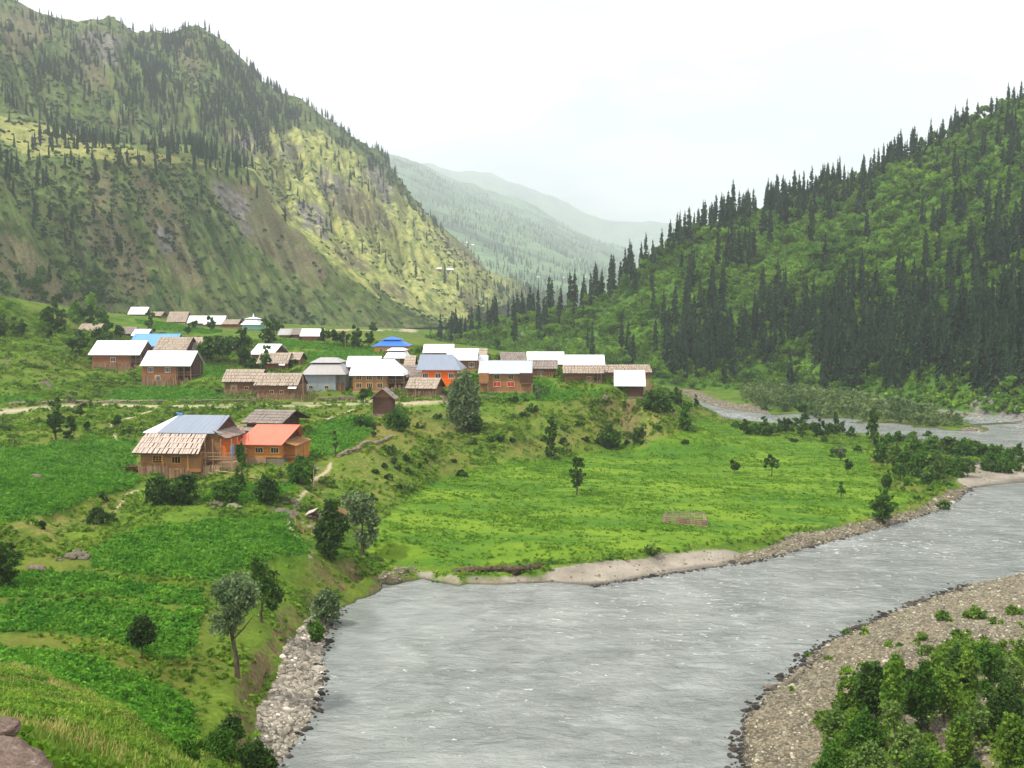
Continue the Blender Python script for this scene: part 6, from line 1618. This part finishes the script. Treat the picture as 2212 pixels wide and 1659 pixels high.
M['herb'] = leaf_mat('wild_herbs', rgb(70, 106, 28), rgb(112, 140, 44), .35, .25)
P_, r_ = pick(42000, rough * (.2 + 1.6 * smooth01(nzr, .42, .62)) * (GY > 45) * (GY < 330) * (1 - .55 * slope_band), 205)
scatter('wild_herbs', [leafball(14, .45, .8, .26, 340 + k).arr() for k in range(4)], [M['herb']], P_, r_.uniform(0, 6.28, len(P_)), r_.uniform(.35, 1.3, len(P_)) * np.interp(P_[:, 1], [60, 250], [.8, 1.2]), r_.integers(0, 4, len(P_)), 'wild herbs and grass tufts on banks and slopes')
P_, r_ = pick(900, rough * smooth01(nzr, .52, .6) * (GY > 130) * (GY < 330) * (GX < 30) * (GV > 700), 207)
scatter('low_scrub', [leafball(70, 1.1, 2.2, .42, 360 + k).arr() for k in range(3)], [M['scrub']], P_, r_.uniform(0, 6.28, len(P_)), r_.uniform(.4, 1.1, len(P_)), r_.integers(0, 3, len(P_)), 'low scrub hummocks on the left hillside terraces')
P_, r_ = pick(560, thick * (GV > 1380) * smooth01(fbm(GX / 3, GY / 3, oct=2, seed=611), .46, .6) * (GX > 20), 217)
scatter('bar_undergrowth', [crown_geo([(0, 0, .5, .7, .7, .5), (.3, .2, .8, .35, .35, .4)], 130, .16, 370 + k).arr() for k in range(4)], [M['sapling']], P_, r_.uniform(0, 6.28, len(P_)), r_.uniform(.4, 1.2, len(P_)), r_.integers(0, 4, len(P_)), 'low leafy undergrowth between the young trees of the gravel bar')
# willow thicket on the island
isl = inpoly(GU, GV, [(1610,846),(1700,852),(1800,862),(1900,880),(1990,898),(2080,918),(2070,926),(1960,920),(1840,908),(1740,900),(1650,888),(1600,866)])
P_, r_ = pick(620, isl * 1.0, 209)
M['willow2'] = leaf_mat('thicket_leaves', rgb(66, 92, 46), rgb(110, 130, 76), .25, .1)
scatter('willow_thicket', [crown_geo([(0, 0, 1.5, 1.2, 1.2, 1.5), (.3, .2, 2.4, .7, .7, .8)], 110, .42, 380 + k).arr() for k in range(4)], [M['willow2']], P_, r_.uniform(0, 6.28, len(P_)), r_.uniform(.7, 1.7, len(P_)), r_.integers(0, 4, len(P_)), 'grey-green willow thicket covering the river island')
# foreground grass
fg = ((GY < 62) & rough) * 1.0
P_, r_ = pick(30000, fg * (1 / np.maximum(GY, 6)) , 211)
def blades(n, h, w, seed):
    r = np.random.default_rng(seed); V = []; Q = []
    for i in range(n):
        a = r.uniform(0, 6.28); o = np.array([*(r.normal(size=2) * w * .35), -.03]); hh = h * r.uniform(.5, 1.15); l = hh * r.uniform(.1, .55); bw = .012 * r.uniform(.7, 1.6)
        d = np.array([math.cos(a), math.sin(a), 0]); n_ = np.array([-math.sin(a), math.cos(a), 0]) * bw
        m = o + d * l * .35 + [0, 0, hh * .6]; t = o + d * l + [0, 0, hh]
        V += [o - n_, o + n_, m + n_, m - n_, t + n_ * .3, t - n_ * .3]; Q += [(6 * i, 6 * i + 1, 6 * i + 2, 6 * i + 3), (6 * i + 3, 6 * i + 2, 6 * i + 4, 6 * i + 5)]
    return np.array(V), np.array(Q), np.zeros(len(Q), int)
scatter('meadow_grass', [blades(16, .28, .5, 400 + k) for k in range(4)], [M['grass']], P_, r_.uniform(0, 6.28, len(P_)), r_.uniform(.5, 1.25, len(P_)) * np.interp(P_[:, 1], [6, 30], [.3, 1.0]), r_.integers(0, 4, len(P_)), 'tall seeding grass on the near hillside')
P_, r_ = pick(7000, fg * (1 / np.maximum(GY, 6)) * smooth01(fbm(GX / 4, GY / 4, oct=2, seed=15), .4, .55), 231)
M['grass2'] = leaf_mat('straw_grass', rgb(120, 122, 62), rgb(166, 152, 96), .3, .6)
scatter('straw_grass', [blades(12, .42, .4, 440 + k) for k in range(3)], [M['grass2']], P_, r_.uniform(0, 6.28, len(P_)), r_.uniform(.5, 1.2, len(P_)) * np.interp(P_[:, 1], [6, 30], [.3, 1.0]), r_.integers(0, 3, len(P_)), 'dry straw-coloured grass heads on the near hillside')
P_, r_ = pick(9000, fg * smooth01(fbm(GX / 3, GY / 3, oct=2, seed=5), .42, .55), 213)
scatter('near_herbs', [leafball(40, .5, .6, .09, 420 + k).arr() for k in range(3)], [M['herb']], P_, r_.uniform(0, 6.28, len(P_)), r_.uniform(.5, 1.2, len(P_)), r_.integers(0, 3, len(P_)), 'broad-leaved herbs on the near hillside')
# ---------------- stones
def stone_geo(seed, flat=.6):
    r = np.random.default_rng(seed); bm_v = []
    th = [(-1, -1), (1, -1), (1, 1), (-1, 1)]
    V = []
    for z, s in ((-.5, .75), (0.1, 1.0), (.5, .6)):
        for (a, b) in th: V.append((a * .5 * s * r.uniform(.75, 1.15), b * .5 * s * r.uniform(.7, 1.1), z * flat * r.uniform(.8, 1.2)))
    Q = []
    for k in range(2):
        for i in range(4): Q.append((k * 4 + i, k * 4 + (i + 1) % 4, k * 4 + 4 + (i + 1) % 4, k * 4 + 4 + i))
    Q.append((8, 9, 10, 11))
    return np.array(V), np.array(Q), np.zeros(len(Q), int)
def stone_mat(name, a, b, c):
    s = NT(name); ri = s.node('ShaderNodeObjectInfo').outputs['Random']; n = s.noise(s.geo(), 6, 4, .6)
    col = s.mix(s.ramp(ri, .1, .9), a, b); col = s.mix(s.ramp(ri, .93, .96), col, c)
    col = s.mix(s.ramp(n, .3, .7), s.mulc(col, .75), col)
    return s.done(s.bsdf(col, .9, .2))
M['stone'] = stone_mat('river_stones', rgb(92, 88, 74), rgb(140, 134, 114), rgb(178, 172, 152))
M['wallstone'] = stone_mat('wall_stones', rgb(84, 76, 64), rgb(128, 116, 98), rgb(160, 148, 130))
M['wetstone'] = stone_mat('wet_stones', rgb(36, 34, 32), rgb(72, 66, 60), rgb(110, 100, 90))
ST = [stone_geo(500 + k) for k in range(5)]
P_, r_ = pick(60000, ((blur(stone, 1) > .35) * (sand < .3) + .05 * sand) * (Zf > -.1) * (GY < 420) * np.where(GY < 170, 1.0, .3), 215)
LB = inpoly(GU, GV, [(500,1700),(540,1500),(640,1300),(720,1290),(720,1400),(700,1500),(600,1700)])
P2b, r2b = pick(20000, (blur(stone, 1) > .3) * LB * (Zf > -.1), 225)
M['palestone'] = stone_mat('pale_bank_stones', rgb(112, 106, 94), rgb(164, 157, 142), rgb(206, 200, 186))
scatter('pale_bank_stones', ST, [M['palestone']], P2b, r2b.uniform(0, 6.28, len(P2b)), r2b.lognormal(-1.85, .5, len(P2b)), r2b.integers(0, 5, len(P2b)), 'pale angular stones on the near left bank')
scatter('bank_stones', ST, [M['stone']], P_, r_.uniform(0, 6.28, len(P_)), r_.lognormal(-1.95, .42, len(P_)) * np.interp(P_[:, 1], [80, 300], [1, 1.7]), r_.integers(0, 5, len(P_)), 'rounded stones covering the river banks and gravel bar')
def along(line, n, seed, spread, z=0.0):
    r = np.random.default_rng(seed); Pl = np.array([PZ(u, v, z) for u, v in line]); d = np.r_[0, np.cumsum(np.linalg.norm(np.diff(Pl[:, :2], axis=0), axis=1))]
    t = r.uniform(0, d[-1], n); x = np.interp(t, d, Pl[:, 0]) + r.normal(size=n) * spread; y = np.interp(t, d, Pl[:, 1]) + r.normal(size=n) * spread
    return x, y, r
EDG = []
for ln, n, sp_ in ((SHORE[:8], 500, .5), (SHORE[14:24], 900, .4), (SOUTH[:12], 1500, .55), (FARSHORE[:8], 300, .6), (SHORE[8:14], 60, .5)):
    x, y, r = along(ln, n, n, sp_); EDG.append(np.stack([x, y, np.full(len(x), .0)], -1))
P_ = np.concatenate(EDG); r_ = np.random.default_rng(5)
scatter('water_edge_stones', ST, [M['wetstone']], P_, r_.uniform(0, 6.28, len(P_)), r_.lognormal(-1.75, .55, len(P_)), r_.integers(0, 5, len(P_)), 'dark wet stones along the water line')
# ------------------------------------------------------------------ walls, fences, poles, rocks, huts
def stone_wall(name, pts, hgt, thick, label, mat='wallstone', seed=1, D=None, sz=.45):
    r = random.Random(seed); W = [Vector(on_ground(u, v)) for u, v in pts]
    root = link(name, None, None, tuple(W[0])); props(root, label, 'stone wall')
    g = Geo()
    for a, b in zip(W[:-1], W[1:]):
        L = (b - a).length; n = max(1, int(L / (sz * .8)))
        dx = (b - a).normalized(); nx = Vector((-dx.y, dx.x, 0))
        for i in range(n):
            for lv in range(max(1, int(hgt / .28))):
                p = a + (b - a) * ((i + r.uniform(.2, .8)) / n) + nx * r.uniform(-thick, thick) * .5 - W[0]
                gz = float(ground_z(p.x + W[0].x, p.y + W[0].y)) - W[0].z
                v, q, m = ST[r.randrange(5)]; s = sz * r.uniform(.7, 1.3)
                c, sn = math.cos(r.uniform(0, 6)), math.sin(r.uniform(0, 6))
                vv = v * s; vv = np.stack([vv[:, 0] * 1.2, vv[:, 1], vv[:, 2]], -1)
                g.add(vv + np.array([p.x, p.y, gz + lv * .27 + .1]), q)
    o = part('stones', g, M[mat], root, 'stuff')
    return root
stone_wall('stone_wall', [(20,874),(120,870),(240,869),(330,869)], .7, .3, 'low dry stone wall along the upper road edge at left', seed=3)
stone_wall('stone_wall', [(330,869),(450,868),(560,867)], .6, .3, 'low dry stone wall of the road edge below the maize field', seed=4)
stone_wall('stone_wall', [(690,866),(740,864),(768,864)], .9, .4, 'pale stone wall by the road right of the log fence', seed=5)
stone_wall('stone_wall', [(730,990),(770,975),(810,960),(848,945)], .8, .4, 'rough stone wall running down below the granary', seed=6)
stone_wall('stone_wall', [(530,1034),(560,1038),(620,1042)], .3, .25, 'thin dark field wall in front of the salmon-roofed house', seed=7, sz=.35)
stone_wall('stone_wall', [(1040,858),(1075,862)], .8, .3, 'short broken wall on the terrace edge below the timber house', seed=8)
for k, (u, v, n, lab) in enumerate([(610,1108,110,'grey stone pile at the corner of the lower field'), (165,1205,50,'small grey stone pile on the left bank'), (672,1012,60,'heap of stones beside the big leafy bush'), (690,1150,50,'tumbled stones beside the ruined pen'), (1310,862,26,'few stones by the little hole on the terrace edge'), (628,1085,60,'rubble spilling down the bank at the plot corner'), (470,1092,30,'brownish stones under the bushes'), (505,1098,26,'stones under the leafy bush in front of the plot')]):
    x, y, z = on_ground(u, v); root = link('stone_pile', None, None, (x, y, z)); props(root, lab, 'stone pile')
    g = Geo(); r = random.Random(k + 40)
    for i in range(n):
        v_, q, m = ST[r.randrange(5)]; a = r.uniform(0, 6.28); d = abs(r.gauss(0, 1)) * (n / 50) ** .5
        px, py = math.cos(a) * d * .9, math.sin(a) * d * .7
        g.add(v_ * r.uniform(.3, .7) + np.array([px, py, float(ground_z(x + px, y + py)) - z + max(0, .4 - d * .25)]), q)
    part('stones', g, M['stone'], root, 'stuff')
def wood_fence(pts, label, seed, hgt=1.1, rails=2, step=1.0, name='wooden_fence', w=.05):
    r = random.Random(seed); W = [Vector(on_ground(u, v)) for u, v in pts]
    root = link(name, None, None, tuple(W[0])); props(root, label, 'fence')
    posts = []
    for a, b in zip(W[:-1], W[1:]):
        n = max(1, int((b - a).length / step))
        for i in range(n + 1):
            p = a + (b - a) * (i / n); posts.append(Vector((p.x, p.y, float(ground_z(p.x, p.y)))) - W[0])
    pm = None
    for p in posts:
        g = Geo(); beam(g, p + Vector((0, 0, -.4)), p + Vector((r.uniform(-.1, .1), r.uniform(-.1, .1), hgt * r.uniform(.85, 1.25))), w); part('post', g, M['post'], root)
    for k in range(rails):
        for a, b in zip(posts[:-1], posts[1:]):
            if (b - a).length > step * 2.5: continue
            g = Geo(); z = hgt * (k + 1) / (rails + .4); beam(g, a + Vector((0, 0, z + r.uniform(-.1, .1))), b + Vector((0, 0, z + r.uniform(-.1, .1))), w * .8); part('rail', g, M['log'], root)
    return root
wood_fence([(480,862),(560,868),(650,872)], 'pole fence in front of the long shake-roofed houses', 2, 1.2, 2, 1.5)
wood_fence([(652,868),(690,866)], 'tangled stick fence beside the grey metal house', 3, 1.6, 3, .5)
wood_fence([(848,862),(880,862),(930,862),(972,858)], 'grey pole fence along the road below the orange house', 4, 1.3, 3, 1.2)
wood_fence([(636,1118),(640,1142),(655,1156),(690,1162)], 'curved stick fence round the ruined pen', 5, .9, 2, .8)
# the split-rail pen in the big field
P4 = [Vector(on_ground(u, v)) for u, v in [(1432,1131),(1528,1139),(1519,1121),(1440,1119)]]
root = link('cattle_pen', None, None, tuple(P4[0])); props(root, 'small weathered split-rail pen alone in the big green field', 'animal pen'); r = random.Random(2)
for a, b in zip(P4, P4[1:] + P4[:1]):
    a, b = a - P4[0], b - P4[0]; n = max(2, int((b - a).length / .8))
    for i in range(n):
        p = a + (b - a) * (i / n); g = Geo(); beam(g, p + Vector((0, 0, -.3)), p + Vector((0, 0, r.uniform(.8, 1.35))), .05); part('post', g, M['post' if i % 2 else 'shake2'], root)
    for z in (.2, .45, .7, .95):
        g = Geo(); beam(g, a + Vector((0, 0, z)), b + Vector((0, 0, z + r.uniform(-.15, .1))), .05); part('rail', g, M['shake2' if z in (.45, .95) else 'post'], root)
for f in (.05, .3, .42, .5, .66, .8, .9):
    a, b = P4[0] - P4[0], P4[1] - P4[0]; p = a + (b - a) * f; g = Geo(); box(g, p.x, p.x + .7, p.y - .06, p.y - .01, p.z - .1, p.z + .95); part('panel', g, M['sticks'], root)
# poles
for k, (u, v, hm, lab) in enumerate([(655,866,5.5,'slim pole beside the road at the grey metal house'), (897,868,5.0,'slim pole at the road below the shake-roofed shed'), (746,752,7.5,'thin utility pole on the upper green terraces'), (678,1062,3.2,'white-topped post beside the big leafy bush')]):
    x, y, z = on_ground(u, v); g = Geo(); beam(g, (0, 0, -.5), (0, 0, hm), .07); o = link('pole', g.mesh('pole', [M['post']]), None, (x, y, z)); props(o, lab, 'pole')
x, y, z = on_ground(961, 870); g = Geo(); beam(g, (0, 0, -.3), (0, 0, 1.0), .14); o = link('post', g.mesh('post', [M['brick']]), None, (x, y, z)); o.name = 'roadside_post'; props(o, 'short rust-brown post standing at the road edge by the willow', 'post')
# ruined pen hut beside the dark tree
x, y, z = on_ground(690, 1128); root = link('ruined_hut', None, None, (x, y, z)); props(root, 'half-collapsed stone and wood pen behind the tall dark tree', 'ruin')
g = Geo(); r = random.Random(9)
for i in range(90):
    v_, q, m = ST[r.randrange(5)]; g.add(v_ * r.uniform(.35, .7) + np.array([r.uniform(-1.6, 2.8), r.choice([0, 1.8]) + r.uniform(-.3, .3), r.uniform(0, 1.0)]), q)
part('stones', g, M['wallstone'], root, 'stuff')
g = Geo(); slab(g, [(-1.8, -.5, 1.0), (-.6, -.6, 1.5), (-.4, 1.6, 1.6), (-1.7, 1.7, 1.1)], .08); part('roof_board', g, M['shake3'], root)
g = Geo(); slab(g, [(2.2, .3, 1.5), (3.4, .2, .9), (3.4, 2.0, 1.0), (2.1, 2.0, 1.6)], .08); part('roof_board', g, M['log'], root)
x, y, z = on_ground(285, 1020); root = link('log_stack', None, None, (x, y, z)); props(root, 'dark heap of logs at the left corner of the farmhouse', 'log pile')
for i in range(14):
    g = Geo(); zz = .15 + (i // 5) * .3; xx = -.9 + (i % 5) * .38 + (i // 5) * .15; beam(g, (xx, -.6, zz), (xx + .1, 1.2, zz), .17); part('log', g, M['log'], root)
x, y, z = on_ground(488, 850); root = link('log_stack', None, None, (x, y, z)); props(root, 'dark heap of logs left of the long shake-roofed log house', 'log pile')
for i in range(10):
    g = Geo(); zz = .15 + (i // 4) * .3; xx = -2.2 + (i % 4) * .45; beam(g, (xx, -.6, zz), (xx + .1, 1.4, zz), .2); part('log', g, M['dark'], root)
# stone steps climbing from the road
for k, (u0, v0, u1, v1, lab) in enumerate([(160,872,138,845,'stone steps climbing from the road at left'), (103,835,88,818,'upper flight of stone steps in the grass at left'), (22,795,2,768,'stone steps at the far left picture edge')]):
    A, B = Vector(on_ground(u0, v0)), Vector(on_ground(u1, v1)); root = link('stone_steps', None, None, tuple(A)); props(root, lab, 'steps'); n = 6
    for i in range(n):
        p = (B - A) * (i / n); g = Geo(); zz = float(ground_z(A.x + p.x, A.y + p.y)) - A.z
        box(g, p.x - 1.0 + r.uniform(-.15, .15), p.x + 1.1, p.y - .35, p.y + .35, zz - .3, zz + .16); part('step', g, M['stonew'], root)
# near boulders at the bottom left corner
def boulder(center, dims, seed, label, rotz=0.0):
    import bmesh
    bm = bmesh.new(); bmesh.ops.create_icosphere(bm, subdivisions=4, radius=1.0)
    for v in bm.verts:
        p = v.co; n = float(fbm(np.array([p.x * 1.3 + seed]), np.array([p.y * 1.3]), np.array([p.z * 1.3]), 4, seed)[0]) - .5
        n2 = float(fbm(np.array([p.x * 6 + seed]), np.array([p.y * 6]), np.array([p.z * 6]), 3, seed + 3)[0]) - .5
        q = p * (1 + n * .6 + n2 * .12); q.z = max(-.75, min(.62 + n * .3, q.z)); v.co = q
    me = bpy.data.meshes.new('boulder'); bm.to_mesh(me); bm.free()
    s = NT('boulder_stone'); P = s.obj(); a = s.noise(P, 3.0, 6, .65); b = s.noise(P, 14, 4, .6)
    c = s.mix(s.ramp(a, .35, .65), rgb(84, 68, 60), rgb(124, 108, 98)); c = s.mix(s.ramp(b, .62, .7), c, rgb(70, 50, 44)); c = s.mix(s.ramp(a, .6, .75), c, rgb(156, 142, 132))
    me.materials.append(s.done(s.bsdf(c, .9, .2, 0, s.bump(b, .6, .06))))
    o = link('boulder', me, None, center, (0, .12, rotz), dims); props(o, label, 'boulder')
    return o
x, y, z = PD(-10, 1650, 7.6); boulder((x, y, z - .12), (.42, .5, .26), 3, 'rough pinkish boulder in the bottom left corner', .5)
x, y, z = PD(60, 1672, 7.4); boulder((x, y, z - .02), (.2, .16, .07), 5, 'small flat stone leaning on the corner boulder', .9)
x, y, z = PD(-6, 1574, 8.2); boulder((x, y, z), (.18, .2, .07), 7, 'flat reddish rock slab poking in from the left edge', .1)
x, y, z = on_ground(78, 1032); boulder((x, y, z + .1), (1.0, .7, .5), 11, 'single dark rock lying in the upper left field', .3)
x, y, z = on_ground(80, 1230); boulder((x, y, z + .1), (.8, .6, .4), 13, 'flat pale rock on the bank at lower left', .2)
for k, (u, v, s_, lab) in enumerate([(1489,922,.9,'pale boulder at the slope corner by the far channel'), (455,1668,.5,'pale stone half hidden in bushes on the near bank')]):
    x, y, z = on_ground(u, v) if k == 0 else PD(u, v, 60); boulder((x, y, float(ground_z(x, y)) + .1), (s_, s_, s_ * .8), 20 + k, lab)
# hamlets on the far slopes: small huts
def hut(x, y, z, w, rz, roofm, label, group=None):
    root = link('hut', None, None, (x, y, z), (0, 0, rz)); props(root, label, 'hut', group)
    g = Geo(); box(g, -w / 2, w / 2, -w * .3, w * .3, -3, w * .28); part('wall', g, M['log'], root)
    g = Geo(); slab(g, [(-w * .58, -w * .42, w * .22), (w * .58, -w * .42, w * .22), (w * .58, 0, w * .5), (-w * .58, 0, w * .5)], .2); slab(g, [(w * .58, w * .42, w * .22), (-w * .58, w * .42, w * .22), (-w * .58, 0, w * .5), (w * .58, 0, w * .5)], .2)
    part('roof', g, M[roofm], root)
def on_loft(G, us, u, v, r0, r1):
    c = np.argmin(np.abs(us - u)); a, b = proj(G[r0:r1, c, 0], G[r0:r1, c, 1], G[r0:r1, c, 2]); return G[r0 + int(np.argmin(np.abs(b - v))), c]
for (u, v, w, mt, lab) in [(78,298,16,'shake2','left weathered hut on the high mountain meadow'),(93,300,14,'shake2','right weathered hut on the high mountain meadow'),(950,582,14,'white','left white-roofed hut on the sunlit slope across the valley'),(975,585,16,'white','right white-roofed hut on the sunlit slope across the valley')]:
    q = on_loft(GL, usL, u, v, 100 if u < 200 else 4, 300); hut(q[0], q[1], q[2] - .5, w * q[1] / F * .8, .15, mt, lab)
for k, (u, v) in enumerate([(1008,524),(1022,530),(1160,598),(1185,603),(1212,600),(1240,606),(1262,598),(1282,608)]):
    q = on_loft(G2, usF, u, v, 0, 120); hut(q[0], q[1], q[2] - 3, 7 * q[1] / F, .1 * k, 'white', 'tiny white-roofed hut of the hazy hamlet far up the valley', 'huts of the far hamlet')
# eroded earth bank under the edge of the big field
bl = [(960,1240),(1000,1246),(1050,1249),(1100,1249),(1140,1247),(1172,1240),(1190,1226)]
Pb = [PZ(u, v, .12) for u, v in bl]; nU, nV = 90, 9; V = []
dB = np.r_[0, np.cumsum([math.dist(a, b) for a, b in zip(Pb[:-1], Pb[1:])])]
for i in range(nU):
    t = dB[-1] * i / (nU - 1); x0 = np.interp(t, dB, [p[0] for p in Pb]); y0 = np.interp(t, dB, [p[1] for p in Pb])
    e = math.sin(math.pi * i / (nU - 1)) ** .5; hB = 1.75 * e
    for j in range(nV):
        q = j / (nV - 1); n = float(fbm(np.array([t * .9]), np.array([q * 2.0]), None, 4, 7)[0]) - .5
        V.append((x0, y0 - .35 * math.sin(q * 1.5) * e + n * .9 + (1 - q) * .5 - .2, -.1 + hB * q + n * .25))
    V[-1] = (V[-1][0], V[-1][1] + .5, V[-1][2] + .1)
bmx = NT('dark_soil'); nn = bmx.noise(bmx.geo(), 3.0, 5, .7)
bank = link('bank', mesh_np('bank', V, quads=grid_quads(nU, nV), smooth=True, mats=[bmx.done(bmx.bsdf(bmx.mix(bmx.ramp(nn, .35, .7), rgb(48, 40, 32), rgb(112, 98, 78)), .95, .1, 0, bmx.bump(nn, .8, .15)))]))
props(bank, 'dark undercut earth bank where the river eats into the field', None, None, 'structure')
# ------------------------------------------------------------------ haze
hz = NT('haze_air')
pv = hz.node('ShaderNodeVolumePrincipled')
pv.inputs['Color'].default_value = (.85, .92, 1.0, 1)
pv.inputs['Density'].default_value = 0.00017
pv.inputs['Anisotropy'].default_value = 0.25
hz.l.new(pv.outputs[0], hz.out.inputs['Volume'])
hx0, hx1, hy0, hy1, hz0, hz1 = -9000, 12000, -400, 15500, -14, 2600
hv = [(x, y, z) for z in (hz0, hz1) for y in (hy0, hy1) for x in (hx0, hx1)]
hme = mesh_np('haze', hv, quads=[(0, 2, 3, 1), (4, 5, 7, 6), (0, 1, 5, 4), (2, 6, 7, 3), (0, 4, 6, 2), (1, 3, 7, 5)], mats=[hz.m])
haze = link('haze', hme); props(haze, 'thin blue summer haze filling the valley', None, None, 'stuff')
